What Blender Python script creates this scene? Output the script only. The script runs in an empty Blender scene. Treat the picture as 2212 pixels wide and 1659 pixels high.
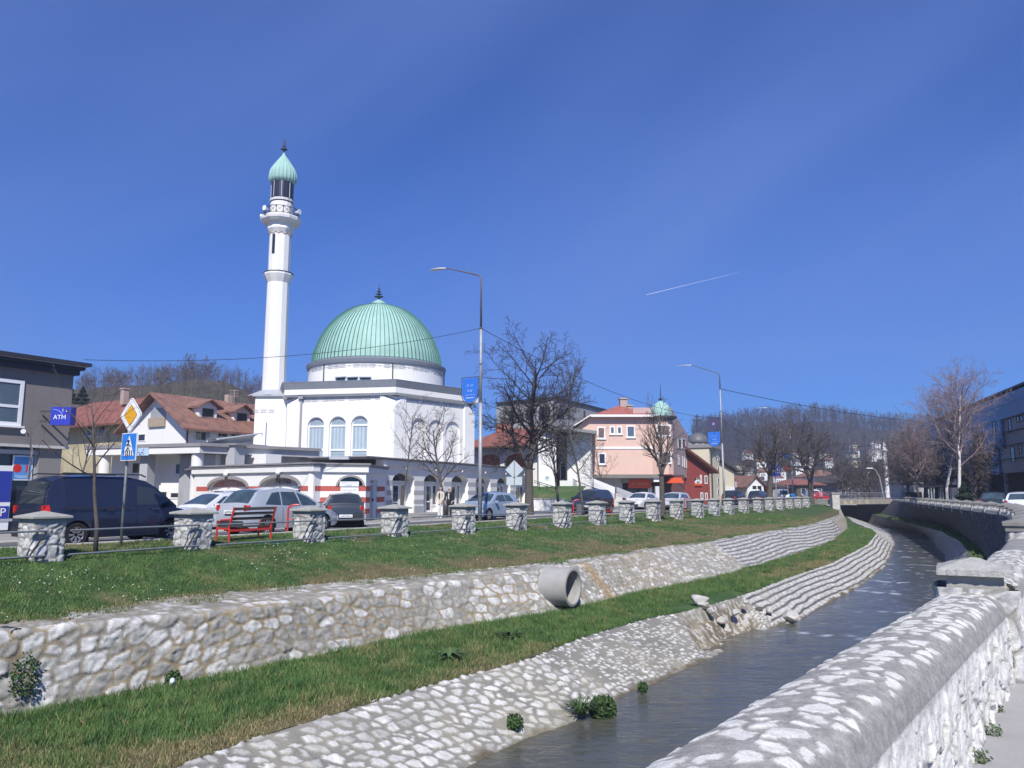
import bpy, bmesh, math, random
import numpy as np
from mathutils import Vector, Matrix
from mathutils.geometry import tessellate_polygon
SC = bpy.context.scene
COL = SC.collection
R = math.radians
# ------------------------------------------------------------------ camera, sky, sun, exposure
F = 1662.0; TH = math.atan(234.5 / 1662); CZ = 1.45
cam = bpy.data.cameras.new('camera'); cam.sensor_width = 36; cam.lens = F / 2212 * 36
cam.clip_end = 6000; cam.clip_start = .05
co = bpy.data.objects.new('camera', cam); COL.objects.link(co)
co.location = (0, 0, CZ); co.rotation_euler = (R(90) + TH, 0, 0); SC.camera = co
SUN_AZ = R(182); SUN_EL = R(45)
W = bpy.data.worlds.new('World'); SC.world = W; W.use_nodes = True
nt = W.node_tree; bg = nt.nodes['Background']
sky = nt.nodes.new('ShaderNodeTexSky'); sky.sky_type = 'NISHITA'; sky.sun_disc = False
sky.sun_elevation = SUN_EL; sky.sun_rotation = SUN_AZ
sky.air_density = 1.0; sky.dust_density = 0.0; sky.ozone_density = 5.0
# thin high cirrus veil mixed into the sky by direction
tc = nt.nodes.new('ShaderNodeTexCoord'); mp = nt.nodes.new('ShaderNodeMapping')
mp.inputs['Rotation'].default_value = (0, R(33), 0); mp2 = nt.nodes.new('ShaderNodeMapping'); mp2.inputs['Scale'].default_value = (.55, .8, 3.2); mp2.inputs['Location'].default_value = (.3, 0, .45)
nz = nt.nodes.new('ShaderNodeTexNoise'); nz.inputs['Scale'].default_value = 1.5; nz.inputs['Detail'].default_value = 3; nz.inputs['Roughness'].default_value = .45
rp = nt.nodes.new('ShaderNodeValToRGB'); rp.color_ramp.elements[0].position = .38; rp.color_ramp.elements[1].position = .75
rp.color_ramp.elements[1].color = (.5, .5, .5, 1)
mx = nt.nodes.new('ShaderNodeMixRGB'); mx.inputs['Color2'].default_value = (1.15, 2.05, 5.4, 1)
hs = nt.nodes.new('ShaderNodeMixRGB'); hs.blend_type = 'MULTIPLY'; hs.inputs['Fac'].default_value = 1; hs.inputs['Color2'].default_value = (.13, .41, .92, 1)
L = nt.links.new
L(tc.outputs['Generated'], mp.inputs['Vector']); L(mp.outputs['Vector'], mp2.inputs['Vector']); L(mp2.outputs['Vector'], nz.inputs['Vector']); L(nz.outputs['Fac'], rp.inputs['Fac'])
L(sky.outputs['Color'], hs.inputs['Color1']); L(rp.outputs['Color'], mx.inputs['Fac']); L(hs.outputs['Color'], mx.inputs['Color1'])
L(mx.outputs['Color'], bg.inputs['Color']); bg.inputs['Strength'].default_value = 0.12
sl = bpy.data.lights.new('sun', 'SUN'); sl.energy = 5.0; sl.angle = R(.55); sl.color = (1, .96, .9)
so = bpy.data.objects.new('sun', sl); COL.objects.link(so)
SD = Vector((math.sin(SUN_AZ) * math.cos(SUN_EL), math.cos(SUN_AZ) * math.cos(SUN_EL), math.sin(SUN_EL)))
so.rotation_euler = SD.to_track_quat('Z', 'Y').to_euler(); so.location = (0, -20, 60)
SC.view_settings.view_transform = 'Standard'; SC.view_settings.look = 'None'
SC.view_settings.exposure = 0.22; SC.view_settings.gamma = 1
# ------------------------------------------------------------------ picture-to-world helpers (display pixels 2212 x 1659)
_c, _s = math.cos(TH), math.sin(TH)
def ray(u, v):
    dz = (829.5 - v) / F
    return np.array([(u - 1106) / F, _c - dz * _s, _s + dz * _c])
def at(u, v, Y):
    r = ray(u, v); t = Y / r[1]; return np.array([r[0] * t, Y, CZ + r[2] * t])
def gz(u, v, z):
    r = ray(u, v); t = (z - CZ) / r[2]; return np.array([r[0] * t, r[1] * t, z])
def gf(u, v, fz):
    z = fz(20)
    for i in range(30):
        p = gz(u, v, z); z = .5 * z + .5 * fz(p[1])
    return gz(u, v, z)
_a = math.atan2(.515, .857)
TT = np.array([math.sin(_a), math.cos(_a)]); NN = np.array([-TT[1], TT[0]])
def SN(s, n, z=0.): return np.array([s * TT[0] + n * NN[0], s * TT[1] + n * NN[1], z])
ROT_T = -_a            # z rotation taking +Y to the street direction
# ------------------------------------------------------------------ materials
MATS = {}
def nmat(name):
    m = bpy.data.materials.new(name); m.use_nodes = True
    return m, m.node_tree, m.node_tree.nodes['Principled BSDF']
def M(name, col, rough=.8, metal=0, var=.12, scale=1.5, bump=0., bscale=20., spec=.4, coat=0, emit=None, alpha=1, trans=0, stain=0, streak=0):
    if name in MATS: return MATS[name]
    m, t, b = nmat(name); L = t.links.new
    b.inputs['Roughness'].default_value = rough; b.inputs['Metallic'].default_value = metal
    b.inputs['Specular IOR Level'].default_value = spec; b.inputs['Coat Weight'].default_value = coat
    b.inputs['Base Color'].default_value = (*col, 1)
    if trans: b.inputs['Transmission Weight'].default_value = trans
    tc = t.nodes.new('ShaderNodeTexCoord')
    if var > 0:
        n = t.nodes.new('ShaderNodeTexNoise'); n.inputs['Scale'].default_value = scale; n.inputs['Detail'].default_value = 8; n.inputs['Roughness'].default_value = .6
        L(tc.outputs['Object'], n.inputs['Vector'])
        mr = t.nodes.new('ShaderNodeMapRange'); mr.inputs['From Min'].default_value = .25; mr.inputs['From Max'].default_value = .75
        mr.inputs['To Min'].default_value = 1 - var; mr.inputs['To Max'].default_value = 1 + var
        L(n.outputs['Fac'], mr.inputs['Value'])
        mul = t.nodes.new('ShaderNodeVectorMath'); mul.operation = 'SCALE'; mul.inputs[0].default_value = col
        L(mr.outputs['Result'], mul.inputs['Scale']); out = mul.outputs['Vector']
        if stain or streak:
            mp2 = t.nodes.new('ShaderNodeMapping'); mp2.inputs['Scale'].default_value = (3, 3, .35) if streak else (1, 1, 1)
            n3 = t.nodes.new('ShaderNodeTexNoise'); n3.inputs['Scale'].default_value = .9; n3.inputs['Detail'].default_value = 9
            L(tc.outputs['Object'], mp2.inputs['Vector']); L(mp2.outputs['Vector'], n3.inputs['Vector'])
            cr = t.nodes.new('ShaderNodeMapRange'); cr.inputs['From Min'].default_value = .5; cr.inputs['From Max'].default_value = .78
            cr.inputs['To Max'].default_value = stain or streak
            L(n3.outputs['Fac'], cr.inputs['Value'])
            mm = t.nodes.new('ShaderNodeMixRGB'); mm.inputs['Color2'].default_value = (col[0] * .45, col[1] * .42, col[2] * .38, 1)
            L(cr.outputs['Result'], mm.inputs['Fac']); L(out, mm.inputs['Color1']); out = mm.outputs['Color']
        L(out, b.inputs['Base Color'])
    if bump > 0:
        n2 = t.nodes.new('ShaderNodeTexNoise'); n2.inputs['Scale'].default_value = bscale; n2.inputs['Detail'].default_value = 6
        L(tc.outputs['Object'], n2.inputs['Vector'])
        bp = t.nodes.new('ShaderNodeBump'); bp.inputs['Strength'].default_value = bump; bp.inputs['Distance'].default_value = .02
        L(n2.outputs['Fac'], bp.inputs['Height']); L(bp.outputs['Normal'], b.inputs['Normal'])
    if emit: b.inputs['Emission Color'].default_value = (*emit[:3], 1); b.inputs['Emission Strength'].default_value = emit[3]
    MATS[name] = m; return m
def vcol_mat(name, rough=.9, nscale=25, nvar=.25, bump=.5, bdist=.01, spec=.25, nscale2=0, twoside=False):
    if name in MATS: return MATS[name]
    m, t, b = nmat(name); L = t.links.new
    b.inputs['Roughness'].default_value = rough; b.inputs['Specular IOR Level'].default_value = spec
    a = t.nodes.new('ShaderNodeAttribute'); a.attribute_name = 'Col'
    out = a.outputs['Color']
    if nvar > 0:
        tc = t.nodes.new('ShaderNodeTexCoord')
        n = t.nodes.new('ShaderNodeTexNoise'); n.inputs['Scale'].default_value = nscale; n.inputs['Detail'].default_value = 8; n.inputs['Roughness'].default_value = .65
        L(tc.outputs['Object'], n.inputs['Vector'])
        mr = t.nodes.new('ShaderNodeMapRange'); mr.inputs['From Min'].default_value = .28; mr.inputs['From Max'].default_value = .72
        mr.inputs['To Min'].default_value = 1 - nvar; mr.inputs['To Max'].default_value = 1 + nvar * .7
        L(n.outputs['Fac'], mr.inputs['Value'])
        mul = t.nodes.new('ShaderNodeVectorMath'); mul.operation = 'SCALE'
        L(out, mul.inputs[0]); L(mr.outputs['Result'], mul.inputs['Scale']); out = mul.outputs['Vector']
        if bump > 0:
            bp = t.nodes.new('ShaderNodeBump'); bp.inputs['Strength'].default_value = bump; bp.inputs['Distance'].default_value = bdist
            L(n.outputs['Fac'], bp.inputs['Height']); L(bp.outputs['Normal'], b.inputs['Normal'])
    L(out, b.inputs['Base Color'])
    MATS[name] = m; return m
# ------------------------------------------------------------------ object helpers
def tag(o, label=None, cat=None, group=None, kind=None):
    if label: o['label'] = label
    if cat: o['category'] = cat
    if group: o['group'] = group
    if kind: o['kind'] = kind
    return o
def thing(name, label, cat, loc=(0, 0, 0), rz=0, group=None):
    o = bpy.data.objects.new(name, None); COL.objects.link(o); o.empty_display_size = .3
    o.location = tuple(float(x) for x in loc); o.rotation_euler = (0, 0, rz)
    return tag(o, label, cat, group)
def root_of(p):
    off = Vector((0, 0, 0))
    while p is not None: off += p.location; p = p.parent
    return off
def link(name, me, parent=None, world=True):
    o = bpy.data.objects.new(name, me); COL.objects.link(o)
    if parent is not None:
        if world:
            off = root_of(parent)
            if off.length > 0: me.transform(Matrix.Translation(-off))
        o.parent = parent
    return o
def mesh_np(name, V, Fc, mat, cols=None, parent=None, smooth=False, world=True):
    V = np.asarray(V, dtype=np.float32).reshape(-1, 3); Fc = np.asarray(Fc, dtype=np.int32)
    me = bpy.data.meshes.new(name); k = Fc.shape[1]
    me.vertices.add(len(V)); me.vertices.foreach_set('co', V.ravel())
    me.loops.add(Fc.size); me.loops.foreach_set('vertex_index', Fc.ravel())
    me.polygons.add(len(Fc)); me.polygons.foreach_set('loop_start', np.arange(0, Fc.size, k, dtype=np.int32))
    if smooth: me.polygons.foreach_set('use_smooth', np.ones(len(Fc), dtype=bool))
    if cols is not None:
        ca = me.color_attributes.new('Col', 'FLOAT_COLOR', 'POINT')
        C4 = np.ones((len(V), 4), dtype=np.float32); C4[:, :3] = np.asarray(cols).reshape(-1, 3)
        ca.data.foreach_set('color', C4.ravel())
    me.update(calc_edges=True); me.validate(); me.materials.append(mat)
    return link(name, me, parent, world)
def grid_faces(n, m):
    i = np.arange(n - 1)[:, None] * m + np.arange(m - 1)[None, :]
    return np.stack([i, i + 1, i + m + 1, i + m], -1).reshape(-1, 4)
class MB:
    def __init__(s): s.v = []; s.f = []; s.mi = []; s.m = 0; s.cols = None
    def add(s, vs, fs):
        b = len(s.v); s.v += [(float(p[0]), float(p[1]), float(p[2])) for p in vs]; s.f += [tuple(b + i for i in f) for f in fs]; s.mi += [s.m] * len(fs); return s
    def box(s, c, d, ax=None, rz=0):
        # c centre, d full sizes; ax = (ex,ey) 2D unit vectors or rz
        if ax is None: ex = np.array([math.cos(rz), math.sin(rz), 0]); ey = np.array([-math.sin(rz), math.cos(rz), 0])
        else: ex = np.array([ax[0][0], ax[0][1], 0]); ey = np.array([ax[1][0], ax[1][1], 0])
        ez = np.array([0, 0, 1.]); c = np.array(c, float); h = np.array(d, float) / 2; P = []
        for i in (-1, 1):
            for j in (-1, 1):
                for k in (-1, 1): P.append(c + ex * i * h[0] + ey * j * h[1] + ez * k * h[2])
        return s.add(P, [(0, 1, 3, 2), (4, 6, 7, 5), (0, 4, 5, 1), (2, 3, 7, 6), (0, 2, 6, 4), (1, 5, 7, 3)])
    def bar(s, a, b, w, h=None, up=(0, 0, 1)):
        a = np.array(a, float); b = np.array(b, float); h = h or w
        d = b - a; l = np.linalg.norm(d); d /= max(l, 1e-9); up = np.array(up, float)
        if abs(d @ up) > .97: up = np.array([1., 0, 0])
        x = np.cross(d, up); x /= np.linalg.norm(x); y = np.cross(x, d); P = []
        for q in (a, b):
            for i, j in ((-1, -1), (1, -1), (1, 1), (-1, 1)): P.append(q + x * i * w / 2 + y * j * h / 2)
        return s.add(P, [(0, 1, 2, 3), (7, 6, 5, 4), (0, 4, 5, 1), (1, 5, 6, 2), (2, 6, 7, 3), (3, 7, 4, 0)])
    def tube(s, pts, rad, n=6, caps=True):
        pts = [tuple(map(float, p)) for p in pts]
        if not hasattr(rad, '__len__'): rad = [rad] * len(pts)
        P = []; ref = None; cs = [(math.cos(2 * math.pi * k / n), math.sin(2 * math.pi * k / n)) for k in range(n)]
        for i, p in enumerate(pts):
            a, b = pts[min(i + 1, len(pts) - 1)], pts[max(i - 1, 0)]; dx, dy, dz = a[0] - b[0], a[1] - b[1], a[2] - b[2]; l = max(math.sqrt(dx * dx + dy * dy + dz * dz), 1e-9); dx /= l; dy /= l; dz /= l
            if ref is None: ref = (0., 0., 1.) if abs(dz) < .9 else (1., 0., 0.)
            rx, ry, rz_ = ref; xx, xy, xz = dy * rz_ - dz * ry, dz * rx - dx * rz_, dx * ry - dy * rx; l = max(math.sqrt(xx * xx + xy * xy + xz * xz), 1e-9); xx /= l; xy /= l; xz /= l
            yx, yy, yz = xy * dz - xz * dy, xz * dx - xx * dz, xx * dy - xy * dx; ref = (yx, yy, yz); r = rad[i]
            for c_, s_ in cs: P.append((p[0] + (xx * c_ + yx * s_) * r, p[1] + (xy * c_ + yy * s_) * r, p[2] + (xz * c_ + yz * s_) * r))
        f = []
        for i in range(len(pts) - 1):
            for k in range(n):
                f.append((i * n + k, i * n + (k + 1) % n, (i + 1) * n + (k + 1) % n, (i + 1) * n + k))
        if caps: f.append(tuple(range(n))[::-1]); f.append(tuple((len(pts) - 1) * n + k for k in range(n)))
        return s.add(P, f)
    def lathe(s, prof, c=(0, 0, 0), n=24, ph=0, closed=True, flute=None):
        c = np.array(c, float); P = []; f = []
        for i, (r, z) in enumerate(prof):
            for k in range(n):
                a = ph + 2 * math.pi * k / n; rr = r
                if flute: rr = r * (1 + flute(k, i))
                P.append(c + np.array([rr * math.cos(a), rr * math.sin(a), z]))
        for i in range(len(prof) - 1):
            for k in range(n): f.append((i * n + k, i * n + (k + 1) % n, (i + 1) * n + (k + 1) % n, (i + 1) * n + k))
        if closed: f.append(tuple(range(n))[::-1]); f.append(tuple((len(prof) - 1) * n + k for k in range(n)))
        return s.add(P, f)
    def prism(s, poly, z0, z1):
        # poly: list of xy; vertical extrusion, z0/z1 scalars or lists
        n = len(poly); za = z0 if hasattr(z0, '__len__') else [z0] * n; zb = z1 if hasattr(z1, '__len__') else [z1] * n
        P = [(p[0], p[1], za[i]) for i, p in enumerate(poly)] + [(p[0], p[1], zb[i]) for i, p in enumerate(poly)]
        tri = tessellate_polygon([[Vector((p[0], p[1], 0)) for p in poly]])
        f = [tuple(t)[::-1] for t in tri] + [tuple(i + n for i in t) for t in tri]
        f += [(i, (i + 1) % n, (i + 1) % n + n, i + n) for i in range(n)]
        return s.add(P, f)
    def build(s, name, mats, parent=None, smooth=False, world=True, auto=None, rn=True):
        me = bpy.data.meshes.new(name); me.from_pydata(s.v, [], s.f)
        if not isinstance(mats, (list, tuple)): mats = [mats]
        for m in mats: me.materials.append(m)
        if len(mats) > 1: me.polygons.foreach_set('material_index', s.mi)
        if rn: bm = bmesh.new(); bm.from_mesh(me); bmesh.ops.recalc_face_normals(bm, faces=bm.faces); bm.to_mesh(me); bm.free()
        if smooth:
            me.polygons.foreach_set('use_smooth', [True] * len(me.polygons))
            if auto is not None:
                me.set_sharp_from_angle(angle=R(auto))
        me.update()
        return link(name, me, parent, world)
def dup(root, loc=None, rz=None, label=None, group=None):
    r = root.copy(); COL.objects.link(r)
    if loc is not None: r.location = tuple(float(x) for x in loc)
    if rz is not None: r.rotation_euler = (0, 0, rz)
    if label: r['label'] = label
    if group: r['group'] = group
    for ch in list(root.children):
        c = ch.copy(); COL.objects.link(c); c.parent = r
        for g in list(ch.children):
            d = g.copy(); COL.objects.link(d); d.parent = c
    return r
# ------------------------------------------------------------------ numpy noise / masonry
def _h(i, j, sd):
    x = (i.astype(np.int64) * 374761393 + j.astype(np.int64) * 668265263 + sd * 982451653) & 0x7fffffff
    x = ((x ^ (x >> 13)) * 1274126177) & 0x7fffffff
    x = (x ^ (x >> 16)) & 0xffffff
    return x / float(0xffffff)
def vnoise(a, b, sc=1., sd=0, octv=3):
    out = 0; amp = 1; tot = 0
    for o in range(octv):
        x = a / sc; y = b / sc; i = np.floor(x); j = np.floor(y); fx = x - i; fy = y - j
        fx = fx * fx * (3 - 2 * fx); fy = fy * fy * (3 - 2 * fy); i = i.astype(int); j = j.astype(int); q = sd + o * 7
        v = (_h(i, j, q) * (1 - fx) + _h(i + 1, j, q) * fx) * (1 - fy) + (_h(i, j + 1, q) * (1 - fx) + _h(i + 1, j + 1, q) * fx) * fy
        out = out + v * amp; tot += amp; amp *= .5; sc = sc / 2
    return out / tot
def sstep(a, b, x):
    t = np.clip((x - a) / (b - a), 0, 1); return t * t * (3 - 2 * t)
def masonry(A, B, cw, ch, sd, gap=.12, soft=.2, jit=.8, row=True, warp=.25, shear=0.):
    """stone pattern over surface coordinates A,B (metres): returns height 0..1 and two random values per stone"""
    A = A + shear * B
    A2 = A + (vnoise(A, B, cw * .6, sd + 50) - .5) * cw * warp; B2 = B + (vnoise(A, B, cw * .6, sd + 90) - .5) * ch * warp
    y = B2 / ch; j0 = np.floor(y).astype(int)
    F1 = np.full(A.shape, 9.); F2 = np.full(A.shape, 9.); I = np.zeros(A.shape, int); J = np.zeros(A.shape, int); U = np.zeros(A.shape); Vv = np.zeros(A.shape)
    for dj in (-1, 0, 1):
        j = j0 + dj; off = (j % 2) * .5 if row else 0.; x = A2 / cw - off; i0 = np.floor(x).astype(int)
        for di in (-1, 0, 1):
            i = i0 + di
            px = i + .5 + (_h(i, j, sd) - .5) * jit; py = j + .5 + (_h(i, j, sd + 1) - .5) * jit * .8
            d = (abs(x - px) ** 3 + abs(y - py) ** 3) ** (1 / 3)
            m = d < F1; U = np.where(m, x - px, U); Vv = np.where(m, y - py, Vv)
            F2 = np.where(m, F1, np.minimum(F2, d)); I = np.where(m, i, I); J = np.where(m, j, J); F1 = np.where(m, d, F1)
    e = F2 - F1 + (vnoise(A, B, cw * .22, sd + 7) - .5) * .14
    masonry.tilt = (_h(I, J, sd + 8) - .5) * U + (_h(I, J, sd + 9) - .5) * Vv
    return sstep(gap, gap + soft, e), _h(I, J, sd + 3), _h(I, J, sd + 4)
def courses(A, B, cw, ch, sd, gw=.012, gh=.03):
    """coursed upright slabs in rows"""
    B = B + (vnoise(A, B, 1.2, sd + 5) - .5) * ch * .5
    j = np.floor(B / ch).astype(int); y = B / ch - j
    A3 = A * (1 + 0) + _h(j, j * 0, sd) * cw + (B - j * ch) * .25
    A3 = A3 + (vnoise(A3, B * .2, cw * 1.5, sd + 11) - .5) * cw * .9
    i = np.floor(A3 / cw).astype(int); x = A3 / cw - i
    ex = np.minimum(x, 1 - x) * cw; ey = np.minimum(y, 1 - y) * ch
    nn = (vnoise(A, B, .06, sd + 17) - .5) * .016
    h = np.minimum(sstep(gw * .4, gw * 1.6, ex + nn), sstep(gh * .4, gh * 1.3, ey + nn * 1.5))
    return h, _h(i, j, sd + 3), _h(i, j, sd + 4)
def surf_normals(P):
    du = np.gradient(P, axis=0); dv = np.gradient(P, axis=1); n = np.cross(du, dv); return n / np.maximum(np.linalg.norm(n, axis=-1, keepdims=True), 1e-9)
def lerp(a, b, t): return a + (b - a) * t
def mixc(c1, c2, t): return np.asarray(c1) * (1 - t[..., None]) + np.asarray(c2) * t[..., None]
# ------------------------------------------------------------------ river bank lines: n (offset) and z as functions of s (along the street)
def pw(*k):
    xs = [a for a, b in k]; ys = [b for a, b in k]; return lambda y: float(np.interp(y, xs, ys))
_C = {
'back': (pw((10, -.85), (16, -.93), (20, -.95), (75, -.65)), [(77,1350),(205,1318),(359,1294),(512,1281),(666,1266),(820,1252),(974,1238),(1128,1224),(1250,1209),(1400,1186),(1545,1168),(1640,1150),(1700,1142),(1770,1128),(1815,1112),(1812,1098)]),
'top': (pw((10, -.85), (16, -.97), (20, -1.0), (75, -.7)), [(77,1362),(205,1342),(410,1331),(615,1303),(820,1275),(974,1256),(1128,1241),(1250,1222),(1400,1196),(1545,1174),(1640,1158),(1700,1149),(1770,1135),(1822,1118),(1816,1100)]),
'bot': (pw((10, -2.42), (14, -2.32), (16, -2.2), (20, -2.12), (75, -1.55)), [(0,1508),(205,1495),(359,1482),(512,1452),(666,1421),(820,1385),(974,1354),(1128,1334),(1254,1313),(1361,1282),(1540,1249),(1694,1206),(1796,1172),(1832,1144),(1828,1122)]),
'berm': (pw((10, -2.35), (75, -1.65)), [(384,1659),(512,1606),(666,1559),(820,1513),(974,1467),(1128,1431),(1233,1385),(1336,1354),(1412,1333),(1479,1322),(1627,1280),(1694,1252),(1796,1218),(1873,1178),(1893,1154),(1879,1142),(1841,1127)]),
'water': (pw((10, -3.3), (57, -2.7), (100, -2.5)), [(1010,1659),(1080,1612),(1146,1589),(1285,1543),(1336,1502),(1438,1464),(1563,1405),(1592,1374),(1694,1349),(1730,1336),(1847,1272),(1909,1226),(1932,1175),(1919,1149),(1893,1139),(1870,1129)]),
'rwater': (pw((10, -3.3), (57, -2.7), (100, -2.5)), [(2043,1198),(2028,1183),(1999,1157),(1946,1142),(1882,1130.4)]),
'rrev': (pw((10, -1.9), (40, -1.6), (100, -1.4)), [(2092,1192),(2075,1171),(2034,1148),(1987,1136),(1928,1121.6)]),
'rgrass': (pw((10, -1.8), (40, -1.5), (100, -1.3)), [(2122,1186),(2075,1148),(2034,1133),(1987,1124.5),(1934,1117)]),
'rwall': (pw((10, .6), (100, .6)), [(2210,1136),(2201,1121.6),(2174,1105.5),(2075,1094),(1981,1084),(1931,1078)]),
}
CV = {}
for k, (fz, pts) in _C.items():
    a = []
    for u, v in pts:
        p = gf(u, v, fz); a.append((p[:2] @ TT, p[:2] @ NN, p[2]))
    a = np.array(a); a = a[np.argsort(a[:, 0])]; CV[k] = a
def ext(k, lo=None, hi=None):
    a = CV[k]
    if lo: a = np.vstack([np.array(lo), a])
    if hi: a = np.vstack([a, np.array(hi)])
    CV[k] = a
ext('back', [(-12, 16.6, -.95), (2, 16.0, -.9)], [(125, 20, -.65)]); ext('top', [(-12, 15.9, -.98), (2, 15.3, -.93)], [(125, 19.2, -.7)])
ext('bot', [(-12, 15.6, -2.35), (2, 15.1, -2.35)], [(112, 16.2, -1.5), (125, 19, -1.5)]); ext('berm', [(-12, 10.4, -2.38), (2, 10.1, -2.37)], [(110, 15, -1.6), (125, 18, -1.6)])
ext('water', [(-12, 8.6, -3.35), (5, 8.1, -3.32)], [(125, 16.5, -2.5)]); ext('rwater', [(-12, 3.2, -3.35), (10, 2.6, -3.3), (40, 1.4, -2.9)], [(125, 15.5, -2.5)])
ext('rrev', [(-12, 2.6, -2.0), (10, 1.5, -1.9), (30, .2, -1.7)], [(112, 12.0, -1.4), (125, 15, -1.4)]); ext('rgrass', [(-12, 2.2, -1.9), (10, .9, -1.8), (30, -.3, -1.6)], [(112, 11.0, -1.3), (125, 14, -1.3)])
ext('rwall', [(-12, 2.7, .6), (0, 1.15, .6), (4.6, .62, .6), (8.6, 0.12, .6), (12.5, -.15, .6)], [(125, 11.5, .6)])
CV['line'] = np.array([(-12, 18.8, .02), (10, 18.55, 0), (20, 18.3, -.1), (35, 18.05, -.28), (55, 17.6, -.36), (70, 17.3, -.3), (90, 16.9, -.2), (103, 16.6, -.1), (125, 21, 0)])
def cn(k, s): a = CV[k]; return np.interp(s, a[:, 0], a[:, 1])
def cz(k, s): a = CV[k]; return np.interp(s, a[:, 0], a[:, 2])
def smooth1(x, w):
    k = np.ones(w) / w; p = np.pad(x, w // 2, mode='edge'); return np.convolve(p, k, mode='valid')[:len(x)]
SS = np.concatenate([np.arange(-10, 3, .25), np.arange(3, 30, .035), np.arange(30, 60, .06), np.arange(60, 122, .12)])
LN = {}
for k in CV:
    n = cn(k, SS); z = cz(k, SS)
    # smooth on a uniform grid
    su = np.arange(-12, 124, .1); wd = 45 if k in ('top', 'bot', 'back') else 21; nu = smooth1(cn(k, su), wd); zu = smooth1(cz(k, su), wd)
    LN[k] = (np.interp(SS, su, nu), np.interp(SS, su, zu), su, nu, zu)
LN['bot'] = (np.minimum(LN['bot'][0], LN['top'][0] - .12),) + LN['bot'][1:]
LN['back'] = (np.maximum(LN['back'][0], LN['top'][0] + .3),) + LN['back'][1:]
def ln(k, s): return float(np.interp(s, SS, LN[k][0])), float(np.interp(s, SS, LN[k][1]))
def lnA(k, s): return np.interp(s, SS, LN[k][0]), np.interp(s, SS, LN[k][1])
def SNA(s, n, z): return np.stack([s * TT[0] + n * NN[0], s * TT[1] + n * NN[1], z + 0 * s], -1)
def strip_pts(S, ka, kb, rows, sag=0):
    """grid of points between two lines"""
    na, za = lnA(ka, S); nb, zb = lnA(kb, S); t = np.linspace(0, 1, rows)[None, :]
    n = na[:, None] + (nb - na)[:, None] * t; z = za[:, None] + (zb - za)[:, None] * t + sag * np.sin(t * math.pi)
    return SNA(S[:, None] + 0 * t, n, z)
GREEN = np.array([.052, .106, .032]); GREEN2 = np.array([.098, .165, .048]); STRAW = np.array([.20, .165, .085]); SOIL = np.array([.10, .078, .052])
def grass_col(X, Y, dry):
    """dry 0..1 array"""
    a = vnoise(X, Y, 1.7, 3, 4); b = vnoise(X, Y, .35, 8, 3)
    c = mixc(GREEN, GREEN2, np.clip((b - .3) * 1.8, 0, 1))
    d = sstep(.42, .68, a * .6 + b * .25 + dry * .42 - .05)
    c = c * (1 - d[..., None]) + (STRAW * (.55 + .5 * b[..., None])) * d[..., None]
    return c, d
# ------------------------------------------------------------------ ground sheets
M_SOIL = M('ground_soil', (.16, .14, .11), .95, var=.3, scale=.3, bump=.3)
M_ASPH = M('asphalt', (.105, .105, .11), .9, var=.22, scale=.7, bump=.35, bscale=60)
M_PAVE = M('paving_concrete', (.30, .285, .26), .9, var=.16, scale=.8, bump=.2, bscale=30, stain=.3)
M_KERB = M('kerb_stone', (.42, .41, .38), .85, var=.15, scale=3, bump=.2)
M_STONE = vcol_mat('rubble_stone', .9, 38, .26, .5, .007); M_STONEN = vcol_mat('parapet_stone', .92, 85, .30, .8, .004)
M_STONE_F = vcol_mat('rubble_stone_far', .9, 9, .22, .35, .02)
M_GRASS = vcol_mat('grass_blades', .75, 8, 0, 0, spec=.2)
M_TURF = vcol_mat('turf_soil', .95, 18, .35, .6, .02)
def ground():
    S = np.concatenate([[-600, -200, -60], np.arange(-10, 121, 2.), [122.]])
    V = []; Fc = []
    nl = lnA('line', S)[0] + .9; nr = lnA('rwall', S)[0] - .35
    for side in (0, 1):
        offs = [0, 4, 10, 25, 60, 150, 500, 1500]; rows = []
        for o in offs:
            n = (nl + o) if side == 0 else (nr - o); rows.append(SNA(S, n, np.full(S.shape, -.03)))
        P = np.stack(rows, 1); b = sum(len(x) for x in V); V.append(P.reshape(-1, 3)); Fc.append(grid_faces(len(S), len(offs)) + b)
    P = np.stack([SNA(np.array([122., 400, 3000]), np.full(3, n), np.full(3, -.03)) for n in (-1500, -100, 0, 40, 140, 1600)], 1)
    b = sum(len(x) for x in V); V.append(P.reshape(-1, 3)); Fc.append(grid_faces(3, 6) + b)
    o = mesh_np('ground', np.vstack(V), np.vstack(Fc), M_SOIL); tag(o, kind='structure')
ground()
def sheet(name, s0, s1, na, nb, z, mat, step=2., kind='structure', follow=None, label=None, cat=None, za=None):
    S = np.arange(s0, s1 + .01, step)
    base = lnA(follow, S)[0] if follow else 0
    P = np.stack([SNA(S, base + na + 0 * S, np.full(S.shape, z if za is None else za)), SNA(S, base + nb + 0 * S, np.full(S.shape, z))], 1)
    o = mesh_np(name, P.reshape(-1, 3), grid_faces(len(S), 2), mat); tag(o, label, cat, kind=kind); return o
def kerb(s0, s1, n, z, w=.14, name='kerb', follow='line'):
    S = np.arange(s0, s1 + .01, 1.); b = lnA(follow, S)[0] + n if follow else n + 0 * S
    prof = [(0, -.1), (0, z - .015), (.015, z), (w - .015, z), (w, z - .015), (w, -.1)]
    P = np.stack([SNA(S, b + a, np.full(S.shape, zz)) for a, zz in prof], 1)
    tag(mesh_np(name, P.reshape(-1, 3), grid_faces(len(S), len(prof)), M_KERB), kind='structure')
sheet('road', -60, 122, 2.08, 9.2, .0, M_ASPH, follow='line')
kerb(-60, 122, 1.94, .13); kerb(-60, 122, 6.0, .06, .16)
sheet('pavement', -60, 122, 6.16, 16.5, .05, M_PAVE, follow='line')
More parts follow.
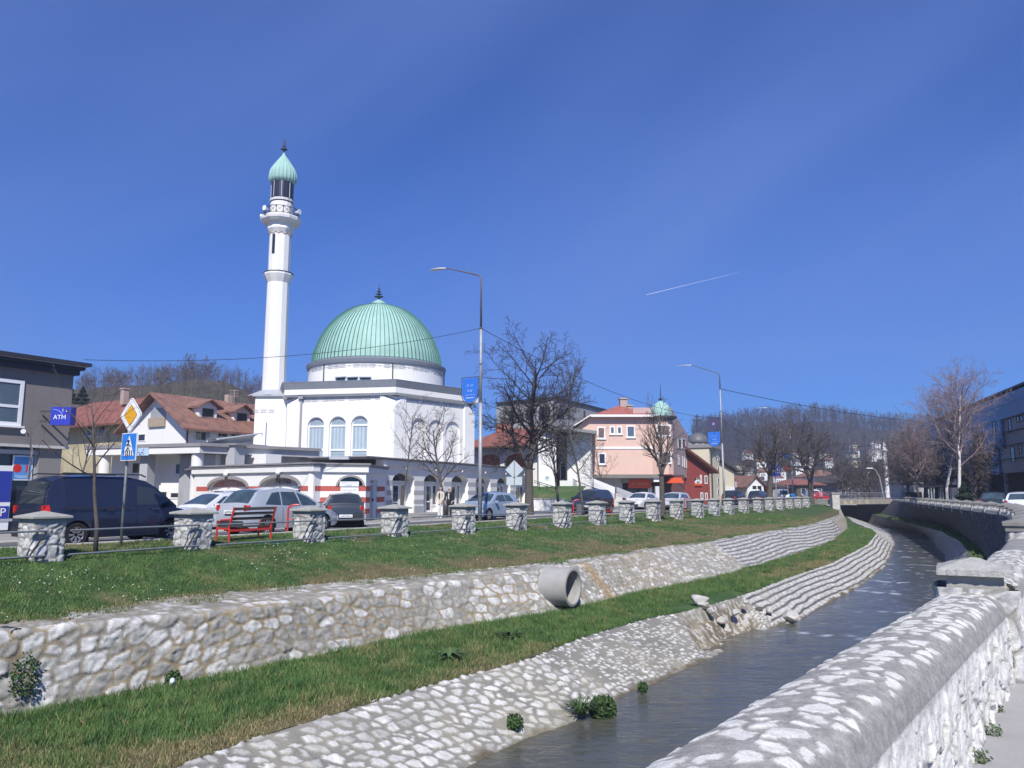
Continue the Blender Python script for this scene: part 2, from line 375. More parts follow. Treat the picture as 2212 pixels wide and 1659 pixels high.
tag(sheet('road_marking', -60, 122, 2.35, 2.47, .004, M('road_paint', (.6, .6, .58), .8, var=.2, scale=3, stain=.5), follow='line'), kind='structure')
sheet('walkway', -10, 30, -4.5, -.34, .0, M('walk_asphalt', (.36, .35, .34), .92, var=.12, scale=1.5, bump=.5, bscale=90, stain=.2), follow='rwall', step=.5)
sheet('right_road', 30, 122, -14, -1.2, .0, M_ASPH, follow='rwall')
# grassy slope, verge and berm
def turf(name, ka, kb, S, rows, dryf, za=None, extra=None, sag=0):
    P = strip_pts(S, ka, kb, rows, sag); X, Y = P[..., 0], P[..., 1]
    dry = dryf(S[:, None] + 0 * X, np.linspace(0, 1, rows)[None, :] + 0 * X)
    c, d = grass_col(X, Y, dry); P[..., 2] += (vnoise(X, Y, .5, 21, 3) - .5) * .07
    if extra is not None: P, c = extra(P, c, S)
    return tag(mesh_np(name, P.reshape(-1, 3), grid_faces(*X.shape), M_TURF, c * .8), kind='structure')
S1 = np.concatenate([np.arange(-10, 60, .12), np.arange(60, 123, .4)])
def dry_slope(s, t): return .06 + .62 * sstep(.55, 1.0, t) * (.5 + .5 * sstep(12, 22, s)) + .20 * sstep(30, 36, s) * (1 - sstep(46, 60, s)) + .15 * sstep(-1, 1, np.sin(s * .55)) - .3 * (1 - sstep(10, 16, s))
def dry_berm(s, t): return .0 + .30 * sstep(.6, .95, t) * (1 - sstep(9.8, 13, s)) + .35 * sstep(.7, 1, t) * (1 - sstep(16, 20, s)) + .6 * sstep(29, 33, s) * (1 - sstep(44, 50, s)) * sstep(.3, .7, t)
turf('grass_slope', 'line', 'back', S1, 40, dry_slope)
turf('berm_ground', 'bot', 'berm', S1, 36, dry_berm)
turf('right_berm_ground', 'rgrass', 'rrev', S1, 6, lambda s, t: .2 + 0 * s)
# verge between pillars and kerb
def verge():
    S = S1; nl, zl = lnA('line', S); rows = 14; t = np.linspace(0, 1, rows)[None, :]
    n = nl[:, None] + 1.96 * t; z = zl[:, None] + (.09 - zl[:, None]) * np.sqrt(t)
    P = SNA(S[:, None] + 0 * t, n, z); c, d = grass_col(P[..., 0], P[..., 1], .1 + 0 * n)
    tag(mesh_np('verge', P.reshape(-1, 3), grid_faces(*n.shape), M_TURF, c * .8), kind='structure')
verge()
rng = np.random.default_rng(5)
def blades(name, ka, kb, dryf, N, smin, smax, hmin, hmax, wid, label, pw_=1.6, tmin=0, tmax=1, zl=None, mask=None, dn=0, zo=0.):
    s = smin + (smax - smin) * rng.random(N) ** pw_; t = tmin + (tmax - tmin) * rng.random(N)
    na, za = lnA(ka, s)
    if kb == 'verge': nb = na + 1.96; z = za + (.09 - za) * np.sqrt(t); n = na + (nb - na) * t
    else: nb, zb = lnA(kb, s); n = na + (nb - na) * t; z = za + (zb - za) * t
    P = SNA(s, n, z); X, Y = P[:, 0], P[:, 1]
    c, d = grass_col(X, Y, dryf(s, t))
    keep = rng.random(N) > d * .2
    if mask is not None: keep &= mask(s, t)
    P = P[keep]; c = c[keep]; d = d[keep]; s = s[keep]; n_ = len(P)
    P[:, 2] += (vnoise(P[:, 0], P[:, 1], .5, 21, 3) - .5) * .07 - .01 + zo
    clump = vnoise(P[:, 0], P[:, 1], .28, 31, 2)
    far = 1 + np.clip(s - 25, 0, 80) / 28
    h = (hmin + (hmax - hmin) * rng.random(n_)) * (.35 + 1.3 * clump) * (1 - .35 * d); w = wid * (.7 + .6 * rng.random(n_)) * far
    az = rng.random(n_) * 2 * math.pi; lean = .2 + .7 * rng.random(n_); la = rng.random(n_) * 2 * math.pi
    b = np.stack([np.cos(az) * w, np.sin(az) * w, 0 * w], -1)
    tip = P + np.stack([np.cos(la) * lean * h, np.sin(la) * lean * h, h], -1)
    V = np.stack([P - b, P + b, tip], 1).reshape(-1, 3)
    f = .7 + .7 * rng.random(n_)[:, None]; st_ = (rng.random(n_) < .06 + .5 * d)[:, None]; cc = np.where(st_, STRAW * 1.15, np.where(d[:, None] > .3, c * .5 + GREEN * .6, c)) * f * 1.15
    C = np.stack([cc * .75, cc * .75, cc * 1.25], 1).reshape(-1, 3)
    o = mesh_np(name, V, np.arange(3 * n_).reshape(-1, 3), M_GRASS, C); return tag(o, label, 'grass', kind='stuff')
blades('grass', 'line', 'back', dry_slope, 210000, 5, 70, .03, .09, .008, 'short patchy green and straw grass on the slope above the stone wall', tmax=.99)
blades('grass', 'bot', 'berm', dry_berm, 230000, 4, 75, .05, .17, .008, 'lush green grass on the flat strip between the two stone walls', 1.9, 0, 1.0, mask=lambda s, t: ~((s > 23.6) & (s < 29) & (t > .72)))
blades('grass', 'line', 'verge', lambda s, t: .1 + 0 * s, 60000, 5, 60, .03, .09, .008, 'short green grass on the verge behind the stone pillars')
blades('grass', 'rgrass', 'rrev', lambda s, t: .15 + 0 * s, 9000, 38, 100, .05, .14, .015, 'narrow green grass strip under the shaded river wall')
blades('grass', 'back', 'top', lambda s, t: .35 + 0 * s, 50000, 5, 60, .04, .10, .008, 'ragged grass growing over the back of the stone wall top', tmin=-.5, tmax=.9, zo=.05, mask=lambda s, t: vnoise(s, t * .6, .7, 55, 4) > t * .75 + .25)
def daisies():
    N = 1100; s = 6 + 34 * rng.random(N) ** 1.4; t = rng.random(N) ** 1.3
    na, za = lnA('line', s); nb, zb = lnA('back', s); P = SNA(s, na + (nb - na) * t, za + (zb - za) * t)
    k = vnoise(P[:, 0], P[:, 1], 1.1, 77, 2) > .55; P = P[k]; n = len(P); P[:, 2] += .06
    q = .006 + .010 * rng.random(n); V = []
    for dx, dy, dz in ((-1, -.4, 0), (1, -.4, 0), (1, .4, .8), (-1, .4, .8)): V.append(P + np.stack([dx * q, dy * q, dz * q], -1))
    V = np.stack(V, 1).reshape(-1, 3)
    tag(mesh_np('daisies', V, np.arange(4 * n).reshape(-1, 4), M('daisy_white', (.6, .6, .55), .8, var=0)), 'tiny white daisies scattered in the grass slope', 'flowers', kind='stuff')
daisies()
# ------------------------------------------------------------------ stone walls
def on_line(u, v, key, off=0.):
    best = None
    for Y in np.arange(8, 60, .05):
        p = at(u, v, Y); s = p[:2] @ TT; e_ = abs(p[:2] @ NN - ln(key, s)[0] - off)
        if best is None or e_ < best[0]: best = (e_, p)
    return best[1]
def arclen(P, axis):
    d = np.linalg.norm(np.diff(P, axis=axis), axis=-1); z = np.zeros([1 if i == axis else d.shape[i] for i in range(2)])
    return np.concatenate([z, np.cumsum(d, axis)], axis)
def retaining_wall():
    S = SS; back, bz = LN['back'][:2]; top, tz = LN['top'][:2]; bot, oz = LN['bot'][:2]
    prof = []; R1 = 16; R2 = 46
    for i in range(R1): t = i / R1; prof.append(('a', t))
    for i in range(R2 + 1): prof.append(('b', i / R2))
    n = []; z = []
    for k, t in prof:
        if k == 'a': n.append(back + (top - back) * t); z.append(bz + .03 + (tz - bz) * t)
        else: n.append(top + (bot - top) * t); z.append(tz + (oz - .06 - tz) * t)
    n = np.stack(n, 1); z = np.stack(z, 1)
    # round the arris
    for _ in range(3):
        n[:, 1:-1] = (n[:, :-2] + n[:, 2:] + 2 * n[:, 1:-1]) / 4; z[:, 1:-1] = (z[:, :-2] + z[:, 2:] + 2 * z[:, 1:-1]) / 4
    P = SNA(S[:, None] + 0 * n, n, z); A = S[:, None] + 0 * n; B = -arclen(P, 1); AL = arclen(P[:, [R1 + 20]], 0) + 0 * A
    h, r1, r2 = masonry(AL, B, .40, .27, 11, .10, .10, .85); ti = masonry.tilt
    h2, q1, q2 = masonry(AL, B, .24, .17, 12, .12, .10, .85); ti2 = masonry.tilt
    w = sstep(22.5, 23.2, A + (vnoise(A, B, .8, 3) - .5))[...]
    hm = np.where(w > .5, h2, h); ti = np.where(w > .5, ti2, ti); m1 = np.where(w > .5, q1, r1); m2 = np.where(w > .5, q2, r2)
    # top strip: small stones in mortar
    ht, t1, t2 = masonry(AL, B, .24, .15, 14, .15, .12, .95)
    topm = np.arange(len(prof))[None, :] < R1 - 2
    hm = np.where(topm, ht * (t1 > .25), hm); m1 = np.where(topm, t1, m1); m2 = np.where(topm, t2, m2)
    hc, c1, c2 = courses(A, B, .17, .235, 15, .024, .05); cw_ = sstep(36.2, 36.5, A) * (1 - sstep(64, 66, A + B * 1.5))
    hm = np.where(cw_ > .5, hc, hm); m1 = np.where(cw_ > .5, .75 + .25 * c1, m1); m2 = np.where(cw_ > .5, c2, m2)
    hp, p1, p2 = masonry(A, B, .16, .14, 16, .2, .2, .95); pe = sstep(65, 66, A)
    hm = np.where(pe > .5, hp, hm)
    Nn = surf_normals(P); Nn *= np.sign(Nn[..., 2:3] * 0 + (Nn[..., :2] @ -NN)[..., None] + Nn[..., 2:3] * .5 + 1e-9)
    rough = vnoise(A, B, .07, 5, 3) - .5
    P = P + Nn * (hm * (.010 + .012 * m2 + .05 * ti) + rough * .045 * hm + rough * .02 + (vnoise(A, B, .3, 9) - .5) * .03)[..., None]
    big_n = vnoise(A, B, 1.3, 41, 3)
    mort = mixc((.26, .24, .195), (.29, .235, .15), sstep(.42, .62, big_n) * (A < 36) )
    ochre = np.exp(-((A - 23.9 + B * .25) / .35) ** 2) + .55 * np.exp(-((A - 19.2) / .5) ** 2) * (B > -.9) + .5 * sstep(24.5, 26, A) * (1 - sstep(29, 31, A)) * sstep(-1.0, -.5, B)
    ochre = ochre * np.where(topm, .3, 1); mort = mixc(mort, (.30, .20, .085), np.clip(ochre, 0, 1) * .8); mort = np.where(topm[..., None], mort * .4 + np.array([.13, .12, .095]), mort)
    grey = mixc((.22, .215, .19), (.42, .405, .365), np.clip(vnoise(A, B, .12, 4) * 1.6 - .3, 0, 1)); white = mixc((.36, .355, .33), (.68, .67, .64), np.clip(vnoise(A, B, .1, 6, 4) * 1.7 - .35, 0, 1))
    isw = sstep(.60, .68, m1 + (A > 36) * .1 + (vnoise(A, B, 2.2, 44) - .5) * .35); st = grey * (1 - isw[..., None]) + white * isw[..., None]
    st = np.where((pe > .5)[..., None], mixc((.30, .27, .22), (.55, .52, .45), p1), st)
    st = mixc(st, (.38, .27, .13), np.clip(ochre * 1.1 - .15, 0, 1) * .75)
    crev = 1 - .3 * (1 - hm)[..., None]
    mort = np.where((cw_ > .5)[..., None], np.array([.12, .115, .11]), mort)
    C = mort * (1 - hm[..., None]) + st * hm[..., None]
    # lichen dirt patches on the flat top
    tp = topm[..., None] * sstep(.45, .6, vnoise(A, B, .5, 61, 3))[..., None] * .7; C = C * (1 - tp) + np.array([.24, .22, .18]) * tp
    o = mesh_np('retaining_wall', P.reshape(-1, 3), grid_faces(*A.shape), M_STONE, C, smooth=True)
    tag(o, 'long rubble stone retaining wall with ochre mortar below the grass slope', 'wall')
retaining_wall()
def in_break(A, B, rows=0): return sstep(23.4, 23.9, A - .9 * B + (vnoise(A, B, .7, 70) - .5) * .8) * (1 - sstep(27.6, 28.4, A - .5 * B + (vnoise(A, B, .6, 71) - .5) * .9))
def revetment():
    S = SS; rows = 66; top, tz = LN['berm'][:2]; wt, wz = LN['water'][:2]
    t = np.linspace(-.06, 1.18, rows)[None, :]
    n = top[:, None] + (wt - top)[:, None] * t; z = tz[:, None] + .02 + (wz - tz)[:, None] * np.clip(t, 0, 2) - .05 * (t < 0)
    P = SNA(S[:, None] + 0 * t, n, z); A = S[:, None] + 0 * n; B = -arclen(P, 1)
    h, r1, r2 = masonry(A, B, .30, .22, 21, .24, .07, .95, shear=.45, warp=.5); ti = masonry.tilt
    hs_, s1, s2 = masonry(A, B, .19, .11, 22, .30, .10, .95, shear=.8, warp=.5); ti2 = masonry.tilt
    w = sstep(-.15, .15, (A - 16.5) + B * .8 + .6)   # smaller slanted stones further on and higher up
    hm = np.where(w > .5, hs_ * (s1 > .25), h); ti = np.where(w > .5, ti2 * .6, ti); m1 = np.where(w > .5, s1, r1); m2 = np.where(w > .5, s2, r2)
    hc, c1, c2 = courses(A, B, .17, .27, 23, .024, .055); cc = sstep(27.9, 28.2, A)
    hm = np.where(cc > .5, hc, hm); m1 = np.where(cc > .5, .8 + .2 * c1, m1); m2 = np.where(cc > .5, c2, m2)
    br = in_break(A, B) * (1 - sstep(-.1 , .35, (-B) - 1.35 - .4 * vnoise(A, B, .8, 72)))
    br = np.clip(br, 0, 1) * sstep(-.02, .22, t)
    Nn = surf_normals(P); Nn *= np.sign(Nn[..., 2:3] + 1e-9)
    P = P + Nn * (hm * (.008 + .022 * m2 + .08 * ti) * (1 - br) + (vnoise(A, B, .06, 5, 3) - .5) * .04 * hm)[..., None]
    lump = vnoise(A, B, .35, 73, 4)
    P[..., 2] += br * (-.28 + (lump - .4) * .40)
    mort = mixc((.19, .185, .165), (.28, .265, .225), np.clip(vnoise(A, B, 1.1, 41, 3) * 1.5 - .3, 0, 1))
    white = mixc((.46, .455, .43), (.70, .69, .66), np.clip(vnoise(A, B, .1, 6, 4) * 1.6 - .3, 0, 1)); grey = mixc((.30, .295, .275), (.50, .49, .46), vnoise(A, B, .12, 4))
    isw = sstep(.30, .42, m1 + .1); st = grey * (1 - isw[..., None]) + white * isw[..., None]
    mort = np.where((cc > .5)[..., None], np.array([.095, .09, .085]), mort)
    C = mort * (1 - hm[..., None]) + st * hm[..., None]
    soil = mixc((.17, .14, .10), (.46, .44, .40), sstep(.5, .6, vnoise(A, B, .13, 75, 3)))
    C = C * (1 - br[..., None]) + soil * br[..., None]
    wet = sstep(.93, 1.03, t + (vnoise(A, B, .45, 80, 4) - .5) * .30)[..., None] + 0 * C[..., :1]
    C = C * (1 - wet) + np.array([.13, .11, .075]) * wet
    stain = (sstep(.55, .7, vnoise(A, B * .6, .8, 81, 3)) * .35)[..., None]; C = C * (1 - stain) + np.array([.34, .32, .25]) * stain
    o = mesh_np('river_revetment', P.reshape(-1, 3), grid_faces(*A.shape), M_STONE, C, smooth=True)
    tag(o, 'sloping white stone paving down to the water along the far bank', 'embankment')
revetment()
def right_side():
    S = np.concatenate([np.arange(4, 38, .3), np.arange(38, 122, .12)])
    # revetment
    rows = 26; a, az_ = lnA('rrev', S); b, bz_ = lnA('rwater', S); t = np.linspace(0, 1.15, rows)[None, :]
    P = SNA(S[:, None] + 0 * t, a[:, None] + (b - a)[:, None] * t, az_[:, None] + (bz_ - az_)[:, None] * t); A = S[:, None] + 0 * t; B = arclen(P, 1)
    h, r1, r2 = masonry(A, B, .3, .16, 31, .1, .25, .9); Nn = surf_normals(P); Nn *= np.sign(Nn[..., 2:3] + 1e-9)
    P = P + Nn * (h * .05)[..., None]
    C = mixc((.20, .195, .18), (.40, .39, .36), np.clip(h * (.4 + .6 * r1), 0, 1))
    tag(mesh_np('river_revetment', P.reshape(-1, 3), grid_faces(*A.shape), M_STONE_F, C, smooth=True), 'grey stone paved slope on the right bank beside the bend', 'embankment')
    # wall with coping: river face, top, road face
    S = np.arange(13.0, 121, .12); w, wz = lnA('rwall', S); g, gz_ = lnA('rgrass', S)
    prof_n = []; prof_z = []
    for i in range(24): t = i / 23; prof_n.append(g + .05 + (w + .04 - g) * t); prof_z.append(gz_ - .1 + (.42 - gz_ + .1) * t)
    for dn, z in ((.07, .43), (.07, .55), (.0, .6), (-.27, .62), (-.5, .6), (-.57, .55), (-.57, .43), (-.5, .42)): prof_n.append(w + dn); prof_z.append(np.full(S.shape, z))
    for i in range(6): prof_n.append(w - .5); prof_z.append(np.full(S.shape, .4 - .45 * i / 5))
    n = np.stack(prof_n, 1); z = np.stack(prof_z, 1); P = SNA(S[:, None] + 0 * n, n, z); A = S[:, None] + 0 * n; B = arclen(P, 1)
    h, r1, r2 = masonry(A, B, .36, .24, 33, .1, .25, .9)
    cop = ((z > .425) & (z < .63)); h = np.where(cop, .5, h)
    Nn = surf_normals(P); sg = np.where(np.arange(n.shape[1]) < 24, 1, 0)[None, :, None]
    side = np.sign((Nn[..., :2] @ NN))[..., None]; P = P + Nn * side * sg * (h * .04)[..., None]
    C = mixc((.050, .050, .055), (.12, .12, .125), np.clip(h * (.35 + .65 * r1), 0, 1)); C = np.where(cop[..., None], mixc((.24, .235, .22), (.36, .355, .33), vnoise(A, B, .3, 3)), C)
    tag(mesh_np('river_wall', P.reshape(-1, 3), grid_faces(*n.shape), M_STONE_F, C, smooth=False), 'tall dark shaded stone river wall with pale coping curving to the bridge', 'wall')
right_side()
def near_wall():
    S = np.concatenate([np.arange(-6, 0.5, .03), np.arange(.5, 2.5, .012), np.arange(2.5, 9.2, .0075), np.arange(9.2, 9.6, .012), np.arange(9.6, 13.01, .03)])
    w = lnA('rwall', S)[0]
    # closed-over profile from river face, over a slightly domed top, down the walkway face
    pts = [(.22, -1.9), (.16, -.6), (.13, .35), (.10, .52), (.06, .615), (-.04, .648), (-.17, .66), (-.30, .65), (-.372, .605), (-.405, .51), (-.41, .3), (-.41, 0), (-.41, -.08)]
    pts = np.array(pts); d = np.r_[0, np.cumsum(np.linalg.norm(np.diff(pts, axis=0), axis=1))]
    q = np.concatenate([np.arange(0, d[3] - .1, .08), np.arange(d[3] - .1, d[-1], .0082)]); pn = np.interp(q, d, pts[:, 0]); pz = np.interp(q, d, pts[:, 1])
    for _ in range(6): pn[1:-1] = (pn[:-2] + pn[2:] + 2 * pn[1:-1]) / 4; pz[1:-1] = (pz[:-2] + pz[2:] + 2 * pz[1:-1]) / 4
    A = S[:, None] + 0 * q[None, :]; B = q[None, :] + 0 * A
    P = SNA(A, w[:, None] + pn[None, :], pz[None, :] + 0 * A)
    xt = (B - d[3]); istop = (B > d[3] - .02) & (B < d[9] + .015); edge = 1 - sstep(d[8] - .03, d[8] + .01, B + (vnoise(A, B, .12, 68, 3) - .5) * .13)
    # flat flakes set across the top
    h, r1, r2 = masonry(A, B, .125, .115, 51, .27, .035, .98, row=True, warp=.75, shear=-.25); ti = masonry.tilt
    hb, b1, b2 = masonry(A, B, .17, .22, 52, .10, .08, .95, row=False, warp=.8, shear=.25); ti = np.where(istop, ti, masonry.tilt)
    hm = np.where(istop, h * (r1 > .16) * edge, hb * sstep(d[9], d[9] + .07, B + (vnoise(A, B, .1, 69) - .5) * .08)); m1 = np.where(istop, r1, b1); m2 = np.where(istop, r2, b2)
    Nn = surf_normals(P); Nn *= np.sign(Nn[..., 2:3] * .3 + ((P[..., :2] - np.stack([A * TT[0] + (w[:, None] - .14) * NN[0], A * TT[1] + (w[:, None] - .14) * NN[1]], -1)) * Nn[..., :2]).sum(-1, keepdims=True))
    fine = vnoise(A, B, .03, 5, 3) - .5; med = vnoise(A, B, .16, 9, 3) - .5
    disp = np.where(istop, hm * (.003 + .003 * m2 + .014 * ti) + fine * .003 + (vnoise(A, B, .014, 19, 2) - .5) * .004 * (1 - hm), hm * (.006 + .008 * m2 + .06 * ti) + fine * .008 + (vnoise(A, B, .08, 15, 3) - .5) * .016) + med * .010
    P = P + Nn * disp[..., None]
    mort = mixc((.24, .235, .215), (.37, .36, .335), np.clip(vnoise(A, B, .03, 6, 3) * 1.5 - .25, 0, 1)); mort = mixc(mort, (.24, .235, .22), (sstep(.55, .7, vnoise(A, B, .35, 66, 4)) * .4))
    white = mixc((.58, .57, .53), (.76, .745, .69), np.clip(vnoise(A, B, .06, 16, 3) * 1.6 - .3, 0, 1))
    wf = mixc((.50, .49, .45), (.78, .765, .71), np.clip(vnoise(A, B, .10, 17, 4) * 1.6 - .3, 0, 1)); mf = mixc((.42, .41, .375), (.58, .57, .53), vnoise(A, B, .1, 18))
    C = np.where(istop[..., None], mort * (1 - hm[..., None]) + white * (hm * (.75 + .25 * m1))[..., None] + mort * (hm * .25 * (1 - m1))[..., None], mf * (1 - hm[..., None]) + wf * hm[..., None])
    o = mesh_np('parapet_wall', P.reshape(-1, 3), grid_faces(*A.shape), M_STONEN, C, smooth=True)
    tag(o, 'nearest white rubble parapet wall with flat stones set in its rounded top', 'wall')
near_wall()
# ------------------------------------------------------------------ water
def water():
    S = np.arange(-10, 122, .15); rows = 40; a, az_ = lnA('water', S); b, bz_ = lnA('rwater', S)
    t = np.linspace(-.12, 1.25, rows)[None, :]; z = (az_[:, None] + 0 * t)
    # little weirs where the bed steps down towards the camera
    z = z.copy(); n = a[:, None] + (b - a)[:, None] * t; A = S[:, None] + 0 * n
    foam = np.zeros(n.shape)
    for s0, k in ((27.3, .9), (33.5, .5), (38.6, .8), (43.0, .8), (49.5, .7), (52.5, .6), (58, .7), (63, .7), (69, .8), (76, .7), (85, .6), (95, .5)):
        q = A - s0 - (vnoise(n, A * 0 + s0, .8, 90, 3) - .5) * 1.2
        m = np.exp(-((q) / (.12 + s0 * .002)) ** 2) * sstep(.50, .72, vnoise(A * .4, n, .35, int(s0), 3) + .12 * k)
        foam += m * k
    foam += .5 * sstep(30, 45, A) * sstep(.70, .82, vnoise(A * .5, n, .28, 300, 3)) + .2 * sstep(20, 26, A) * sstep(.74, .84, vnoise(A * .45, n, .22, 310, 3))
    P = SNA(A, n, z)
    X, Y = P[..., 0], P[..., 1]; P[..., 2] += (vnoise(X, Y, .9, 91, 2) - .5) * .03
    C = mixc((.062, .068, .060), (.095, .095, .072), vnoise(A * .5, n, .6, 92, 3)); shallow = sstep(.12, -.02, t) * .6 + 0 * n
    C = mixc(C, (.11, .10, .065), np.clip(shallow, 0, 1)); C = mixc(C, (.65, .68, .70), np.clip(foam, 0, 1))
    m, tr, bs = nmat('river_water'); L = tr.links.new
    at_ = tr.nodes.new('ShaderNodeAttribute'); at_.attribute_name = 'Col'; L(at_.outputs['Color'], bs.inputs['Base Color'])
    bs.inputs['Roughness'].default_value = .16; bs.inputs['IOR'].default_value = 1.33; bs.inputs['Specular IOR Level'].default_value = .5
    tc = tr.nodes.new('ShaderNodeTexCoord'); mp = tr.nodes.new('ShaderNodeMapping'); mp.inputs['Rotation'].default_value = (0, 0, _a); mp.inputs['Scale'].default_value = (1.4, 3.2, 1)
    L(tc.outputs['Object'], mp.inputs['Vector'])
    n1 = tr.nodes.new('ShaderNodeTexNoise'); n1.inputs['Scale'].default_value = 1.1; n1.inputs['Detail'].default_value = 4; n1.inputs['Roughness'].default_value = .55; n1.inputs['Distortion'].default_value = .6
    L(mp.outputs['Vector'], n1.inputs['Vector'])
    bp = tr.nodes.new('ShaderNodeBump'); bp.inputs['Strength'].default_value = .42; bp.inputs['Distance'].default_value = .10
    L(n1.outputs['Fac'], bp.inputs['Height']); L(bp.outputs['Normal'], bs.inputs['Normal'])
    tag(mesh_np('water', P.reshape(-1, 3), grid_faces(*n.shape), m, C, smooth=True), kind='structure')
water()
# ================================================================== building helpers
class Fac:
    """vertical facade plane through two ground points, left and right as seen from the river"""
    def __init__(s, p0, p1):
        s.p0 = np.array(p0[:2], float); s.p1 = np.array(p1[:2], float); d = s.p1 - s.p0; s.L = float(np.linalg.norm(d)); s.ex = d / s.L; s.nr = np.array([s.ex[1], -s.ex[0]])
    def hit(s, u, v, o=0):
        r = ray(u, v); t = ((s.p0 + s.nr * o) @ s.nr) / (r[:2] @ s.nr); p = r * t; return float((p[:2] - s.p0) @ s.ex), float(CZ + r[2] * t)
    def P(s, a, z, o=0.): q = s.p0 + s.ex * a + s.nr * o; return np.array([q[0], q[1], z])
    def shift(s, o): return Fac(s.p0 + s.nr * o, s.p1 + s.nr * o)
    def box(s, mb, a0, a1, z0, z1, o0, o1):
        c = s.P((a0 + a1) / 2, (z0 + z1) / 2, (o0 + o1) / 2); mb.box(c, (abs(a1 - a0), abs(o1 - o0), abs(z1 - z0)), ax=(s.ex, s.nr)); return mb
def pt(u, d): p = at(u, 1064, d); return p[:2]
def arch_pts(a0, a1, z0, zs, zt, n=14):
    """opening outline: jambs from z0 to spring zs, elliptical head to zt"""
    c = (a0 + a1) / 2; r = (a1 - a0) / 2
    return [(a0, z0)] + [(c - r * math.cos(math.pi * i / n), zs + (zt - zs) * math.sin(math.pi * i / n)) for i in range(n + 1)] + [(a1, z0)]
def rect(a0, a1, z0, z1): return [(a0, z0), (a0, z1), (a1, z1), (a1, z0)]
def panel(mb, f, outline, holes, o=0., reveal=.3, edge=.1):
    loops = [outline] + holes; pts = [p for l in loops for p in l]
    tri = tessellate_polygon([[Vector((p[0], p[1], 0)) for p in l] for l in loops])
    mb.add([f.P(a, z, o) for a, z in pts], [tuple(t) for t in tri])
    for l, d in [(outline, edge)] + [(h, reveal) for h in holes]:
        n = len(l); vs = [f.P(a, z, o) for a, z in l] + [f.P(a, z, o - d) for a, z in l]
        mb.add(vs, [(i, (i + 1) % n, (i + 1) % n + n, i + n) for i in range(n)])
    return mb
M_WHITE = M('white_render', (.82, .805, .765), .85, var=.035, scale=.6, bump=.12, bscale=40, streak=.10)
M_WHITE2 = M('white_render_old', (.79, .775, .735), .88, var=.05, scale=.8, bump=.15, bscale=30, stain=.15)
M_REDST = M('red_stripe_paint', (.48, .11, .085), .85, var=.08, scale=2)
M_GREYST = M('grey_stripe_paint', (.44, .44, .44), .85, var=.08, scale=2)
M_PLINTH = M('plinth_grey', (.42, .43, .44), .85, var=.1, scale=1.2, bump=.15, stain=.3)
M_ROOFG = M('grey_roof_metal', (.27, .26, .26), .6, var=.12, scale=1.2, streak=.3)
M_FLASH = M('grey_flashing', (.40, .42, .45), .55, var=.06, scale=1)
M_DARKM = M('dark_metal', (.06, .065, .075), .5, metal=.3, var=.1, scale=4)
M_GLASS = M('window_glass', (.10, .13, .16), .06, var=.25, scale=.8, spec=.8)
M_GLASSL = M('window_glass_curtained', (.34, .42, .47), .25, var=.12, scale=1.2, spec=.5)
M_GLASSD = M('dark_glass', (.025, .03, .038), .05, var=.3, scale=1.0, spec=.8)
M_FRAME = M('white_window_frame', (.80, .80, .79), .5, var=.02)
M_BROWN = M('brown_frame', (.10, .06, .045), .6, var=.1)
M_SHUT = M('brown_shutter', (.17, .12, .11), .7, var=.1, scale=4)
M_COPPER = M('green_copper', (.33, .53, .46), .65, var=.14, scale=.9, spec=.4, streak=.22)
M_COPPERD = M('dark_copper_seam', (.06, .17, .145), .6, var=.1)
M_ORN = M('grey_relief_paint', (.42, .42, .43), .8, var=.05)
M_TILE = None
def tile_mat(name, c, sc=1.):
    m, t, b = nmat(name); L = t.links.new; b.inputs['Roughness'].default_value = .85
    tc = t.nodes.new('ShaderNodeTexCoord'); w = t.nodes.new('ShaderNodeTexWave'); w.bands_direction = 'Z'; w.inputs['Scale'].default_value = 3.2 * sc; w.inputs['Distortion'].default_value = 1.2; w.inputs['Detail'].default_value = 3
    n = t.nodes.new('ShaderNodeTexNoise'); n.inputs['Scale'].default_value = 1.6; n.inputs['Detail'].default_value = 9; n.inputs['Roughness'].default_value = .7
    L(tc.outputs['Object'], w.inputs['Vector']); L(tc.outputs['Object'], n.inputs['Vector'])
    cr = t.nodes.new('ShaderNodeValToRGB'); cr.color_ramp.elements[0].position = .3; cr.color_ramp.elements[0].color = (c[0] * .5, c[1] * .5, c[2] * .55, 1)
    cr.color_ramp.elements[1].position = .68; cr.color_ramp.elements[1].color = (c[0] * 1.25, c[1] * 1.2, c[2] * 1.15, 1)
    L(n.outputs['Fac'], cr.inputs['Fac'])
    mm = t.nodes.new('ShaderNodeMixRGB'); mm.blend_type = 'MULTIPLY'; mm.inputs['Fac'].default_value = .35; L(cr.outputs['Color'], mm.inputs['Color1']); L(w.outputs['Color'], mm.inputs['Color2']); L(mm.outputs['Color'], b.inputs['Base Color'])
    bp = t.nodes.new('ShaderNodeBump'); bp.inputs['Strength'].default_value = .7; bp.inputs['Distance'].default_value = .06; L(w.outputs['Fac'], bp.inputs['Height']); L(bp.outputs['Normal'], b.inputs['Normal'])
    return m
M_TILE = tile_mat('red_roof_tiles', (.34, .13, .095)); M_TILEB = tile_mat('brown_roof_tiles', (.34, .185, .14)); M_TILEP = tile_mat('pinkish_roof_tiles', (.50, .17, .13), .7); M_TILED = tile_mat('dark_roof_tiles', (.10, .085, .08))
